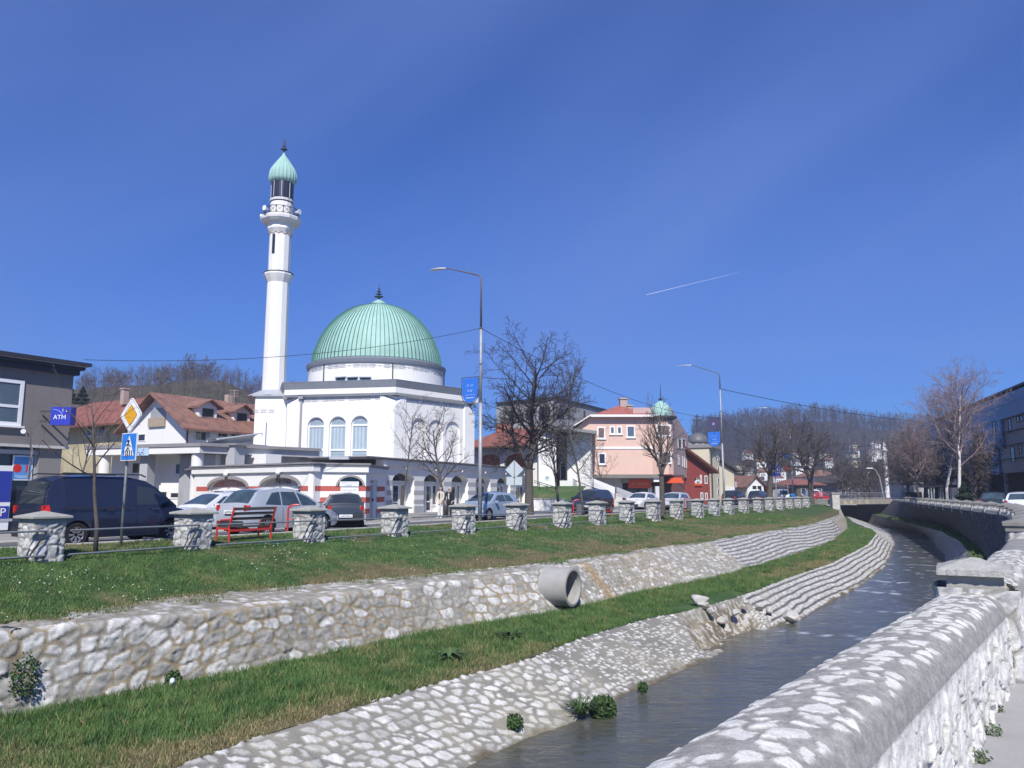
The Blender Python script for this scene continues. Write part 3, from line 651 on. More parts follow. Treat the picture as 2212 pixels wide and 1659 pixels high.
def window(f, parent, a0, a1, z0, z1, o=0., fm=None, gm=None, mul=0, tr=None, fw=.07, sill=False, name='window'):
    fm = fm or M_FRAME; gm = gm or M_GLASS; mb = MB()
    for b in ((a0, a1, z0, z0 + fw), (a0, a1, z1 - fw, z1), (a0, a0 + fw, z0 + fw, z1 - fw), (a1 - fw, a1, z0 + fw, z1 - fw)): f.box(mb, *b, o - .03, o + .045)
    for i in range(mul): c = a0 + (a1 - a0) * (i + 1) / (mul + 1); f.box(mb, c - fw * .35, c + fw * .35, z0 + fw, z1 - fw, o - .02, o + .035)
    if tr: c = z0 + (z1 - z0) * tr; f.box(mb, a0 + fw, a1 - fw, c - fw * .4, c + fw * .4, o - .02, o + .038)
    if sill: f.box(mb, a0 - .08, a1 + .08, z0 - .07, z0 - .002, o - .03, o + .14)
    w = mb.build(name, fm, parent); g = MB(); f.box(g, a0 + fw * .6, a1 - fw * .6, z0 + fw * .6, z1 - fw * .6, o - .02, o + .014); g.build('pane', gm, w); return w
def pwin(f, parent, u1, v1, u2, v2, **k):
    a0, z1 = f.hit((u1), v1); a1, z0 = f.hit(u2, v2); a0b, _ = f.hit(u1, v2); a1b, _ = f.hit(u2, v1); a0 = (a0 + a0b) / 2; a1 = (a1 + a1b) / 2
    return window(f, parent, a0, a1, z0, z1, **k)
def zoomer(ox, oy, sc): return lambda x, y: (ox + x / sc, oy + y / sc)
Z1 = zoomer(0, 729, 3.415); Z2 = zoomer(486, 729, 3.615); Z3 = zoomer(999, 702, 3.615); Z4 = zoomer(1458, 729, 3.84); Z5 = zoomer(1782, 729, 3.413)
ZM = zoomer(486, 270, 3.074); ZD = zoomer(621, 594, 3.84); RA = zoomer(410.4, 961, 7.68); RB = zoomer(675, 999, 9.1); RC = zoomer(864, 999, 9.1); RD = zoomer(1080, 999, 9.1); RE = zoomer(1323, 999, 8.19); RR = zoomer(1998, 810, 5.12)
# ================================================================== mosque hall (hexagon), drum and dome
DH = 60.
V1 = pt(848, DH)
best = None
for Lh in np.arange(8.5, 12.5, .05):
    for ph in np.arange(-20, 40, .5):
        th = R(ph); di = np.array([math.sin(th), -math.cos(th)]); C = V1 - di * Lh
        def rot(v, a): c, s_ = math.cos(a), math.sin(a); return np.array([c * v[0] - s_ * v[1], s_ * v[0] + c * v[1]])
        Vr = C + rot(di, R(60)) * Lh; Vl = C + rot(di, R(-60)) * Lh
        uu = lambda p: 1106 + p[0] / p[1] * 1678
        e = (uu(Vr) - 1023.5) ** 2 + (uu(Vl) - 614.6) ** 2
        if best is None or e < best[0]: best = (e, Lh, ph, C, di)
_, LH, PH, HC, HDI = best
print('hexagon', best[0], LH, PH, HC)
HV = [HC + rot(HDI, R(60 * i)) * LH for i in range(6)]   # 0 = front corner, 1 = right, 5 = left
ZCOR = at(*Z2(1310, 440), DH)[2]; ZCOR2 = at(*Z2(1310, 386), DH - .3)[2]; ZTOP = at(*Z2(1310, 320), DH - .9)[2]
print('hall heights', ZCOR, ZCOR2, ZTOP)
def hexring(r): return [HC + rot(HDI, R(60 * i)) * r for i in range(6)]
mosque = thing('mosque', 'white mosque with a ribbed green copper dome and hexagonal hall', 'mosque', (HC[0], HC[1], 0))
CUT = 1.15
def hall():
    poly = []; inner = LH - .12
    H = hexring(inner)
    for i in range(6):
        p, a, b = H[i], H[i - 1], H[(i + 1) % 6]
        poly += [p + (a - p) / np.linalg.norm(a - p) * CUT, p + (b - p) / np.linalg.norm(b - p) * CUT]
    # all walls but the two seen faces as one prism; those two faces carry real openings
    fF = Fac(H[5], H[0]); fR = Fac(H[0], H[1])
    mb = MB(); n = len(poly); 
    for i in range(n):
        j = (i + 1) % n; a, b = poly[i], poly[j]; mid = (a + b) / 2
        if any(abs((mid - (f.p0 + f.p1) / 2) @ f.nr) < .02 and np.linalg.norm(mid - (f.p0 + f.p1) / 2) < 1 for f in (fF, fR)): continue
        mb.add([(a[0], a[1], 0), (b[0], b[1], 0), (b[0], b[1], ZCOR + .1), (a[0], a[1], ZCOR + .1)], [(0, 1, 2, 3)])
    holes = []; wins = []
    for x0, x1, y0, y1 in ((640, 770, 622, 964), (810, 941, 616, 970), (980, 1113, 610, 974)):
        a0 = (fF.hit(*Z2(x0, y0 + 60))[0] + fF.hit(*Z2(x0, y1))[0]) / 2; a1 = (fF.hit(*Z2(x1, y0 + 60))[0] + fF.hit(*Z2(x1, y1))[0]) / 2
        zt = fF.hit(*Z2((x0 + x1) / 2, y0))[1]; zs = zt - (a1 - a0) / 2; z0 = fF.hit(*Z2(x0, y1 + 6))[1]
        holes.append(arch_pts(a0, a1, z0, zs, zt)); wins.append((a0, a1, z0, zs, zt))
    panel(mb, fF, rect(CUT, fF.L - CUT, 0, ZCOR + .1), holes, 0, .32, .1)
    bl = []
    for x0, x1, y0 in ((1458, 1573, 628), (1593, 1703, 642), (1723, 1836, 656)):
        a0 = fR.hit(*Z2(x0, 760))[0]; a1 = fR.hit(*Z2(x1, 760))[0]; zt = fR.hit(*Z2((x0 + x1) / 2, y0))[1]
        bl.append(arch_pts(a0, a1, 3.2, zt - (a1 - a0) / 2, zt)); panel(mb, fR, rect(a0 - .1, a1 + .1, 3.1, zt + .1), [], -.18, .1, .01)
    panel(mb, fR, rect(CUT, fR.L - CUT, 0, ZCOR + .1), bl, 0, .2, .1)
    mb.build('wall', M_WHITE, mosque)
    # corner piers with the upper corner cut back
    Ho = hexring(LH + .02); Hi = hexring(LH - .2); zc = at(*Z2(1300, 535), DH)[2]
    for i in range(6):
        p, a, b = Ho[i], Ho[i - 1], Ho[(i + 1) % 6]; l = p + (a - p) / np.linalg.norm(a - p) * (CUT + .05); r = p + (b - p) / np.linalg.norm(b - p) * (CUT + .05)
        c = HC - p; c = c / np.linalg.norm(c) * .45; li, ri = l + c, r + c
        v = [(*l, 0), (*p, 0), (*r, 0), (*p, zc), (*l, ZCOR + .05), (*r, ZCOR + .05), (*li, 0), (*ri, 0), (*li, ZCOR + .05), (*ri, ZCOR + .05)]
        q = MB().add(v, [(0, 1, 3, 4), (1, 2, 5, 3), (3, 5, 4), (6, 0, 4, 8), (2, 7, 9, 5), (4, 5, 9, 8)]); q.build('corner_pier', M_WHITE, mosque)
    # windows
    for a0, a1, z0, zs, zt in wins:
        fw = .11; mb = MB(); o = -.22; H_ = zs - z0
        out = arch_pts(a0, a1, z0, zs, zt); inn = [arch_pts(a0 + fw, a1 - fw, zs + fw * .4, zs + fw * .5, zt - fw)]
        zm = z0 + H_ * .335
        inn += [rect(a0 + fw, a1 - fw, zm + fw * .6, zs - fw * .9), rect(a0 + fw, a1 - fw, z0 + fw, zm - fw * .6)]
        panel(mb, fF, out, inn, o + .06, .06, .06); w = mb.build('window', M_FRAME, mosque)
        g = MB(); panel(g, fF, arch_pts(a0 + .02, a1 - .02, z0 + .02, zs, zt - .02), [], o, .01, .01); g.build('pane', M_GLASSL, w)
        l = MB(); c = (a0 + a1) / 2; r = (a1 - a0) / 2
        for k in (-1, 1):
            for t in (-.35, .05, .45): l.bar(fF.P(c + k * (t - .35) * r, zs + fw, o + .02), fF.P(c + k * (t + .25) * r, zs + fw + r * .65, o + .02), .022)
        l.build('lattice', M_FLASH, w); l = MB()
        for k in (-.33, .33): fF.box(l, c + k * r - .012, c + k * r + .012, z0 + fw, zm - fw * .6, o + .005, o + .02)
        for k in (.33, .66): zz = z0 + fw + (zm - z0 - fw) * k; fF.box(l, a0 + fw, a1 - fw, zz - .012, zz + .012, o + .005, o + .021)
        l.build('glazing_bars', M_FLASH, w)
        cu = MB()
        for k in (-.45, -.05, .38): fF.box(cu, c + k * r - .09, c + k * r + .07, zm + fw * .6, zs - fw, o + .002, o + .006)
        cu.build('curtain', M('curtain_grey', (.44, .51, .55), .9, var=.1), w)
    # cornice and flared roof edge
    mb = MB(); a = math.atan2(HDI[1], HDI[0])
    mb.lathe([(LH + .05, ZCOR - .08), (LH + .22, ZCOR), (LH + .22, ZCOR + .04), (LH + .34, ZCOR + .08), (LH + .34, ZCOR2)], (HC[0], HC[1], 0), 6, a, closed=False); mb.build('cornice', M_WHITE, mosque)
    mb = MB(); mb.lathe([(LH + .3, ZCOR2), (LH + .34, ZCOR2 + .02), (LH + .56, ZTOP - .06), (LH + .60, ZTOP), (LH + .5, ZTOP + .03), (2, ZTOP + .2)], (HC[0], HC[1], 0), 6, a, closed=False); mb.build('roof', M('grey_roof_fascia', (.27, .29, .32), .55, var=.08, streak=.2), mosque)
    # relief inscription band: rows of small cartouches
    def band(f, x0, y0, x1, y1, name='inscription_band', Z=Z2, hgt=.22, start=None):
        a0, z0_ = f.hit(*Z(x0, y0)); a1, z1_ = f.hit(*Z(x1, y1)); mb = MB(); x = a0; k = 0; rr = random.Random(3)
        while x < a1 - .3:
            z = z0_ + (z1_ - z0_) * (x - a0) / (a1 - a0)
            if k % 4 == 3:
                c = f.P(x + .08, z, .02); mb.bar(f.P(x + .08, z - .1, .015), f.P(x + .08, z + .1, .015), .03); mb.bar(f.P(x, z, .015), f.P(x + .16, z, .015), .03); x += .28
            else:
                w = .55
                for zz in (z - hgt / 2, z + hgt / 2): f.box(mb, x, x + w, zz - .014, zz + .014, -.01, .03)
                f.box(mb, x - .02, x + .008, z - hgt / 3, z + hgt / 3, -.01, .03); f.box(mb, x + w - .008, x + w + .02, z - hgt / 3, z + hgt / 3, -.01, .03)
                for q in range(6):
                    xx = x + .05 + q * .085; hh = hgt * rr.uniform(.2, .42); mb.bar(f.P(xx, z - hh, .012), f.P(xx + rr.uniform(-.05, .07), z + hh, .012), .026)
                mb.bar(f.P(x + .04, z + rr.uniform(-.05, .05), .012), f.P(x + w - .04, z + rr.uniform(-.05, .05), .012), .022); x += w + .1
            k += 1
        mb.build(name, M_ORN, mosque)
    band(fF, 560, 494, 1222, 468); band(fR, 1385, 474, 1900, 540)
    band(Fac(H[5] + 0, H[0] + 0), 0, 0, 0, 0) if 0 else None
    # down pipe with rain hopper
    mb = MB(); ax, zz = fF.hit(*Z2(600, 450)); ab, zb = fF.hit(*Z2(583, 968)); mb.tube([fF.P(ab, 2.0, .12), fF.P(ab, zz, .12)], .085, 8); fF.box(mb, ab - .2, ab + .2, zz - .35, zz, .0, .32); mb.build('downpipe', M('pipe_grey', (.33, .33, .35), .5, var=.05), mosque)
    return fF, fR
FF, FR = hall()
def dome():
    Dc = HC[1]; cx, cy = HC; rd = (958 - 665.8) / 2 / 1678 * Dc * 1.004; rb = 540.0 / 3.84 / 1678 * Dc
    zb = at(*ZD(739, 668), Dc - rb)[2]; zt = at(*ZD(757, 205), Dc)[2]
    zring = at(*ZD(739, 722), Dc - rd)[2]
    print('dome', rd, rb, zb, zt)
    mb = MB(); mb.lathe([(rd, ZTOP - .4), (rd, zring)], (cx, cy, 0), 72, closed=False); mb.build('drum', M_WHITE, mosque, smooth=True)
    mb = MB(); mb.lathe([(rd - .02, zring - .04), (rd + .12, zring), (rd + .2, zring + (zb - zring) * .45), (rd + .2, zb - .22), (rb + .1, zb - .1), (rb - .05, zb)], (cx, cy, 0), 72, closed=False); mb.build('ring_cornice', M('dark_zinc_ring', (.19, .21, .24), .55, var=.08), mosque, smooth=True, auto=30)
    prof = [(541, 770), (533, 700), (517, 650), (499, 600), (477, 550), (449, 500), (413, 450), (370, 400), (324, 360), (288, 330), (248, 306), (205, 288), (125, 264), (82, 250), (58, 236), (42, 222), (22, 210), (8, 203)]
    P = [(r / 541 * rb, zb + (770 - y) / (770 - 205) * (zt - zb)) for r, y in prof]
    # resample smoothly
    pr = np.array(P); d = np.r_[0, np.cumsum(np.linalg.norm(np.diff(pr, axis=0), axis=1))]; q = np.linspace(0, d[-1], 60); pr2 = np.stack([np.interp(q, d, pr[:, 0]), np.interp(q, d, pr[:, 1])], 1)
    for _ in range(4): pr2[1:-1] = (pr2[:-2] + pr2[2:] + 2 * pr2[1:-1]) / 4
    mb = MB(); mb.lathe([tuple(p) for p in pr2], (cx, cy, 0), 180, closed=False)
    dm = mb.build('dome', M_COPPER, mosque, smooth=True)
    mb = MB(); NS = 90
    for k in range(NS):
        a = 2 * math.pi * (k + .5) / NS; e = np.array([math.cos(a), math.sin(a)]); t = np.array([-e[1], e[0]]); w = .022; h = .075; vs = []; sel = pr2[:53:2]
        for r, z in sel:
            for s_, hh in ((-1, -.02), (-1, h), (1, h), (1, -.02)): p = np.array([cx, cy]) + e * (r + hh * min(1, r / 1.5)) + t * s_ * w * min(1, .3 + r / 4); vs.append((p[0], p[1], z))
        n = len(sel); mb.add(vs, [(4 * i + j, 4 * i + j + 1, 4 * i + j + 5, 4 * i + j + 4) for i in range(n - 1) for j in range(3)])
    mb.build('seams', M_COPPERD, dm)
    zf = at(*ZD(761, 70), Dc)[2]; H = zf - zt
    mb = MB(); mb.lathe([(.10, zt - .3), (.10, zt), (.09, zt + .12 * H), (.42, zt + .17 * H), (.42, zt + .19 * H), (.08, zt + .22 * H), (.08, zt + .30 * H), (.3, zt + .34 * H), (.08, zt + .38 * H), (.07, zt + .46 * H), (.22, zt + .5 * H), (.06, zt + .54 * H), (.05, zt + .6 * H), (.13, zt + .66 * H), (.04, zt + .72 * H), (.03, zt + .8 * H), (.01, zt + H)], (cx, cy, 0), 12); mb.build('finial', M_DARKM, mosque, smooth=True)
    # drum inscription, lightning straps, small windows
    mb = MB(); rr = random.Random(4); z = at(*ZD(739, 750), Dc - rd)[2]; n = 60; r = rd + .015
    for k in range(n):
        a = 2 * math.pi * k / n
        def pp(da, dz, o=0): return (cx + (r + o) * math.cos(a + da), cy + (r + o) * math.sin(a + da), z + dz)
        mb.bar(pp(-.06, 0), pp(.06, 0), .018)
        if k % 4 == 3: mb.bar(pp(-.012, 0), pp(.012, 0), .035); mb.bar(pp(0, -.09), pp(0, .09), .035)
        else:
            for dz in (-.12, .12): mb.bar(pp(-.04, dz), pp(.04, dz), .03)
            for q in range(5): x = -.032 + .016 * q; mb.bar(pp(x, -.09 * rr.random()), pp(x + rr.uniform(-.008, .01), .09 * rr.random()), .028)
            mb.bar(pp(-.036, 0), pp(.036, .02), .028); mb.bar(pp(-.045, -.08), pp(-.045, .08), .028); mb.bar(pp(.045, -.08), pp(.045, .08), .028)
    mb.build('inscription_band', M_ORN, mosque)
    for x in (270, 850, 1283):
        u, v = ZD(x, 800); 
        # nearest point of the drum along this column
        k = (u - 1106) / 1678 * 1.0; A_ = 1 + k * k; B_ = -2 * (cy + k * cx); C_ = cx * cx + cy * cy - rd * rd * .999; Y = (-B_ - math.sqrt(max(B_ * B_ - 4 * A_ * C_, 0))) / 2 / A_
        p = np.array([k * Y, Y]); e = (p - HC) / np.linalg.norm(p - HC); p = HC + e * (rd + .04); mb = MB(); mb.tube([(p[0], p[1], ZTOP - .3), (p[0], p[1], zring + .1)], .05, 6); mb.build('downpipe', M_DARKM, mosque)
    for x in (413, 512, 620):
        u, v = ZD(x, 862); k = (u - 1106) / 1678; A_ = 1 + k * k; B_ = -2 * (cy + k * cx); C_ = cx * cx + cy * cy - rd * rd; Y = (-B_ - math.sqrt(max(B_ * B_ - 4 * A_ * C_, 0))) / 2 / A_
        p = np.array([k * Y, Y]); e = (p - HC) / np.linalg.norm(p - HC); t = np.array([-e[1], e[0]]); z1 = at(*ZD(x, 850), Y)[2]; p = HC + e * (rd + .0)
        w = MB(); w.box((*(p + e * .06), z1 + .03), (1.0, .2, .08), ax=(t, e)); wo = w.build('window', M_FLASH, mosque); g = MB(); g.box((*p, z1 - .5), (.8, .1, 1.0), ax=(t, e)); g.build('pane', M_GLASSD, wo)
dome()
# ================================================================== minaret
def minaret():
    DM = DH + 5.6; 
    def z(y, x=370, dd=0): return at(*ZM(x, y), DM + dd)[2]
    x0 = at(*Z2(372, 600), DM)[0]; c = (x0, DM, 0)
    pxr = lambda w, y: w / 2 / 3.074 / F * (math.cos(TH) * DM + math.sin(TH) * (z(y) - CZ))
    t = thing('minaret', 'tall white minaret with a green bulb top and railed balcony', 'minaret', (c[0], c[1], 0)); n = 12; ph = R(10)
    zb = 8.0; r0 = pxr(146, 1500) * 1.05; r1 = pxr(143, 1040); r2 = pxr(143, 950) * .985; r3 = pxr(140, 700)
    z0_ = z; z = lambda y, dd=-.9: z0_(y, 370, dd); zB = lambda y: z0_(y, 370, -1.75)
    m = MB(); m.lathe([(r0, zb), (r1, z(1030))], c, n, ph); m.lathe([(r2, z(970)), (r3, z(690))], c, n, ph); m.build('shaft', M_WHITE, t)
    m = MB(); R1 = pxr(192, 990); m.lathe([(r1, z(1036)), (R1 * .88, z(1010)), (R1, z(985)), (R1, z(975)), (r2 + .05, z(962))], c, n, ph); m.build('ring', M_WHITE, t)
    m = MB(); m.lathe([(R1 * .96, z(976)), (R1 + .03, z(973)), (R1 + .03, z(968)), (r2, z(960))], c, n, ph); m.build('ring_flashing', M_DARKM, t)
    m = MB(); Rb = pxr(264, 600); Rm = pxr(176, 690); m.lathe([(r3, z(712)), (Rm, z(680)), (Rm * .97, z(650)), (Rm * 1.08, z(635)), (Rb * .86, zB(616)), (Rb * .97, zB(600)), (Rb, zB(585)), (Rb, zB(578)), (.2, zB(577))], c, n, ph); m.build('balcony', M_WHITE, t)
    m = MB(); Rr = pxr(226, 560)
    for k in range(16):
        a = 2 * math.pi * k / 16; a2 = 2 * math.pi * (k + 1) / 16; p = np.array([c[0] + Rr * math.cos(a), c[1] + Rr * math.sin(a)]); q = np.array([c[0] + Rr * math.cos(a2), c[1] + Rr * math.sin(a2)]); za, zb_ = zB(577), zB(522)
        m.bar((*p, za), (*p, zb_), .06); m.bar((*p, zb_), (*q, zb_), .05); m.bar((*p, za + .15), (*q, za + .15), .04); m.bar((*p, za + .15), (*q, zb_), .03); m.bar((*q, za + .15), (*p, zb_), .03)
    m.build('balcony_railing', M_DARKM, t)
    # loudspeakers on the railing
    for k, a in enumerate((2.9, 4.2, 5.9)):
        p = np.array([c[0] + (Rr + .12) * math.cos(a), c[1] + (Rr + .12) * math.sin(a), zB(548)]); e = np.array([math.cos(a), math.sin(a), 0]); m = MB(); m.tube([p - e * .1, p + e * .1, p + e * .35], [.06, .1, .24], 10); m.build('loudspeaker', M_FRAME, t)
    Rc = pxr(146, 520); m = MB(); m.lathe([(Rc, zB(577)), (Rc, z(498)), (Rc * 1.06, z(492)), (Rc * 1.1, z(480)), (Rc, z(474))], c, 16); m.build('lantern_base', M_WHITE, t)
    m = MB(); Rl = pxr(140, 420)
    m.lathe([(Rl * 1.08, z(498)), (Rl * 1.12, z(478)), (Rl, z(472)), (Rl, z(355))], c, 16); m.build('lantern', M('lantern_dark_metal', (.045, .05, .07), .35, metal=.4, var=.15, scale=3), t)
    m = MB()
    for k in range(8): a = 2 * math.pi * (k + .3) / 8; p = (c[0] + (Rl + .01) * math.cos(a), c[1] + (Rl + .01) * math.sin(a)); m.bar((*p, z(470)), (*p, z(366)), .045)
    m.build('lantern_mullions', M('pale_metal', (.5, .5, .52), .4, metal=.5, var=.05), t)
    prof = [(138, 392), (170, 378), (176, 350), (168, 320), (146, 295), (112, 268), (76, 240), (44, 218), (26, 205), (14, 196), (10, 185)]
    z = z0_; P = [(pxr(w, y), z(y)) for w, y in prof]; pr = np.array(P); d = np.r_[0, np.cumsum(np.linalg.norm(np.diff(pr, axis=0), axis=1))]; q = np.linspace(0, d[-1], 30); pr = np.stack([np.interp(q, d, pr[:, 0]), np.interp(q, d, pr[:, 1])], 1)
    for _ in range(2): pr[1:-1] = (pr[:-2] + pr[2:] + 2 * pr[1:-1]) / 4
    m = MB(); m.lathe([tuple(p) for p in pr], c, 96, flute=lambda k, i: (.045 if k % 4 == 0 else 0) * min(1, (30 - i) / 8)); m.build('bulb_dome', M_COPPER, t, smooth=False)
    zt = z(190); H = z(93) - zt; m = MB(); m.lathe([(.07, zt - .2), (.07, zt), (.06, zt + .2 * H), (.3, zt + .27 * H), (.3, zt + .3 * H), (.06, zt + .36 * H), (.05, zt + .44 * H), (.18, zt + .5 * H), (.05, zt + .56 * H), (.14, zt + .64 * H), (.04, zt + .7 * H), (.11, zt + .78 * H), (.03, zt + .84 * H), (.08, zt + .9 * H), (.01, zt + H)], c, 10); m.build('finial', M_DARKM, t, smooth=True)
    # slit window and wavy relief on the shaft
    a = -math.pi / 2 - .32; e = np.array([math.cos(a), math.sin(a)]); tt = np.array([-e[1], e[0]]); rr = r2 * .97; m = MB(); p = np.array(c[:2]) + e * rr; h0, h1 = z(872), z(745); m.box((*p, (h0 + h1) / 2), (.26, .10, h1 - h0), ax=(tt, e)); m.build('slit_window', M_GLASSD, t)
    m = MB(); q = 96
    for y, amp in ((704, 6), (733, 6)):
        pts = []
        for k in range(q + 1): a = 2 * math.pi * k / q; pts.append((c[0] + (r3 + .0) * 1.0 * math.cos(a), c[1] + r3 * math.sin(a), z(y + amp * math.sin(k * 2 * math.pi / 12 * 1.5))))
        m.tube(pts, .05, 4, False)
    m.build('wave_relief', M_REDST if 0 else M('faded_pink_relief', (.5, .4, .4), .8), t)
    # white block that carries the minaret
    zt = at(*Z2(300, 462), DM - 2)[2]; p0 = pt(542, DM - 2); p1 = pt(613, DM - 2); f = Fac(p0, p1); m = MB(); f.box(m, 0, f.L, 0, zt, -5, 0); m.build('base_block', M_WHITE, t)
    m = MB(); f.box(m, -.18, f.L + .3, zt + .004, zt + .14, -5.1, .2); cc = f.P(f.L / 2, 0, -2.2); m.lathe([(2.3, zt + .14), (1.0, zt + .75)], (c[0], c[1], 0), 12, ph); m.build('base_roof', M_FLASH, t)
    m = MB(); rr = random.Random(8); a0, zz = f.hit(*Z2(215, 575)); a1, _ = f.hit(*Z2(435, 572)); x = a0
    while x < a1 - .4:
        for dz in (-.11, .11): f.box(m, x, x + .5, zz + dz - .014, zz + dz + .014, -.01, .03)
        for k in range(5): m.bar(f.P(x + .06 + .09 * k, zz - .08 * rr.random(), .012), f.P(x + .06 + .09 * k + .03, zz + .08 * rr.random(), .012), .028)
        x += .66
    m.build('inscription_band', M_ORN, t)
minaret()
# ================================================================== shop block in front of the mosque (stripes, arches)
def text_mesh(name, txt, f, a, z, size, o, mat, parent, ext_=.01, align='CENTER', shear=0):
    cu = bpy.data.curves.new(name, 'FONT'); cu.body = txt; cu.size = size; cu.extrude = ext_; cu.align_x = align; cu.align_y = 'CENTER'; cu.shear = shear; cu.resolution_u = 2
    ob = bpy.data.objects.new('tmp', cu); COL.objects.link(ob); dg = bpy.context.evaluated_depsgraph_get(); me = bpy.data.meshes.new_from_object(ob.evaluated_get(dg)); bpy.data.objects.remove(ob, do_unlink=True)
    me.name = name; c = f.P(a, z, o); ex = Vector((*f.ex, 0)); ey = Vector((0, 0, 1)); ez = Vector((*f.nr, 0))
    mt = Matrix(((ex.x, ey.x, ez.x, c[0]), (ex.y, ey.y, ez.y, c[1]), (ex.z, ey.z, ez.z, c[2]), (0, 0, 0, 1))); me.transform(mt); me.materials.clear(); me.materials.append(mat); return link(name, me, parent)
def strokes(name, f, a0, a1, z, h, o, mat, parent, seed=1, gaps=(), w=.02):
    mb = MB(); rr = random.Random(seed); x = a0; st = w * 2.6
    while x < a1:
        if not any(g0 < (x - a0) / (a1 - a0) < g1 for g0, g1 in gaps):
            hh = h * rr.uniform(.55, 1); mb.bar(f.P(x, z - h / 2, o), f.P(x + rr.uniform(-.3, .5) * w, z - h / 2 + hh, o), w, w * .3)
            if rr.random() < .6: zz = z + h * rr.choice((-.45, 0, .4)); mb.bar(f.P(x, zz, o), f.P(x + st * .9, zz, o), w * .8, w * .3)
        x += st
    return mb.build(name, mat, parent)
def shops():
    A0, A1 = pt(418, 43.), pt(676, 37.2); B0, B1, B2 = pt(692, 37.7), pt(790, 38.4), pt(831, 42.3)
    t = thing('shop_block', 'low white shop block with red striped walls and wide arches below the mosque', 'shops', (*((A0 + A1) / 2), 0))
    fA, fB, fC = Fac(A0, A1), Fac(B0, B1), Fac(B1, B2); fS = Fac(A1, B0)
    def stripes(mb, f, a0, a1, skip, zr=((1.77, 1.52), (1.22, .95), (.66, .40))):
        for z1, z0 in zr:
            segs = [(a0, a1)]
            for s0, s1 in skip:
                segs = [q for a, b in segs for q in ((a, min(b, s0)), (max(a, s1), b)) if q[1] - q[0] > .02]
            for a, b in segs: q = MB(); f.box(q, a, b, z0, z1, -.05, .004); q.build('red_stripe', M_REDST, t)
    ztop = fA.hit(*RA(1800, 430))[1]
    mb = MB(); st = MB(); holes = []; arcs = []
    for x0, x1, ya, yb in ((305, 962, 540, 705), (1170, 1832, 515, 688)):
        a0 = fA.hit(*RA(x0, yb))[0]; a1 = fA.hit(*RA(x1, yb))[0]; zt = fA.hit(*RA((x0 + x1) / 2, ya))[1]; zs = fA.hit(*RA((x0 + x1) / 2, yb))[1]; arcs.append((a0, a1, zs, zt)); holes.append(arch_pts(a0, a1, .02, zs, zt))
    panel(mb, fA, rect(0, fA.L, 0, 2.75), holes, 0, .35, .1)
    mb.build('wall', M_WHITE, t)
    stripes(st, fA, .25, fA.L - .02, [(a[0], a[1]) for a in arcs])
    bB = fB.hit(*RB(480, 460))[0], fB.hit(*RB(1005, 460))[0], fB.hit(*RB(740, 265))[1], fB.hit(*RB(740, 460))[1]
    mb = MB(); panel(mb, fB, rect(0, fB.L, 0, 2.75), [arch_pts(bB[0], bB[1], 1.75, bB[3], bB[2])], 0, .3, .1); w0 = fB.hit(*RB(552, 470))[0]; w1 = fB.hit(*RB(905, 470))[0]
    d0 = fC.hit(*RB(1128, 700))[0]; d1 = fC.hit(*RB(1285, 400))[0]; panel(mb, fC, rect(0, fC.L, 0, 2.75), [rect(d0, d1, .03, 2.1)], 0, .3, .1)
    fS_ = Fac(A1, B0); fS_.box(mb, 0, fS_.L, 0, 2.75, -.3, 0)
    mb.build('wall', M_WHITE, t)
    stripes(st, fB, .0, fB.L, [(w0, w1)]); stripes(st, fC, 0, fC.L - .02, [(d0, d1)]); q = MB(); fS_.box(q, 0.01, fS_.L - .01, 1.52, 1.77, -.05, .004); q.build('red_stripe', M_REDST, t)
    for f, sk in ((fA, [(a[0], a[1]) for a in arcs]), (fB, []), (fC, [(d0, d1)])):
        x = 0
        for s0, s1 in sk + [(f.L, f.L)]:
            if s0 - x > .02: pl = MB(); f.box(pl, x, s0, 0, .38, -.05, .03); pl.build('plinth', M_PLINTH, t)
            x = s1
    # arch fillings: sign fascia and shop windows
    for i, (a0, a1, zs, zt) in enumerate(arcs):
        f = fA; o = -.3; g = MB(); panel(g, f, arch_pts(a0 - .05, a1 + .05, 0, zs, zt + .05), [], o, .1, .05); g.build('shop_infill', M_FRAME, t)
        zsg = zs + .02; s_ = MB(); out = [(a, z) for a, z in arch_pts(a0 + .05, a1 - .05, zsg, zs + .02, zt - .12)]; panel(s_, f, out, [], o + .03, .02, .03)
        sg = s_.build('sign_fascia', M('faded_red_sign', (.55, .27, .25), .7, var=.08) if i == 0 else M('beige_sign', (.60, .54, .48), .7, var=.08), t)
        text_mesh('lettering', 'Bolux' if i == 0 else 'Nohla', f, (a0 + a1) / 2 - .1, zs + .28, .48, o + .045, M('faded_letter', (.72, .55, .52), .7, var=0) if i == 0 else M('brown_letter', (.20, .13, .10), .7, var=0), sg)
        rim = MB(); pts = [f.P(a, z, .02) for a, z in arch_pts(a0, a1, zs, zs, zt, 20)[1:-1]]
        for p, q in zip(pts[:-1], pts[1:]): rim.bar(p, q, .09, .16)
        rim.build('arch_trim', M('arch_trim_grey', (.30, .28, .27), .8, var=.08), t)
        n = 3
        for k in range(n):
            w = (a1 - a0 - .3) / n; window(f, t, a0 + .12 + k * (w + .03), a0 + .12 + k * (w + .03) + w, .12, zs - .12, o=o + .05, mul=0, tr=.8, gm=M_GLASSD)
        lb = MB(); c = f.P((a0 + a1) / 2, zt + .16, .16); lb.lathe([(.02, -.13), (.11, -.09), (.14, 0), (.11, .09), (.03, .14)], c, 12); lb.bar(f.P((a0 + a1) / 2, zt + .3, 0), f.P((a0 + a1) / 2, zt + .3, .16), .04); lb.build('wall_lamp', M('lamp_globe', (.75, .75, .72), .3, var=0), t, smooth=True)
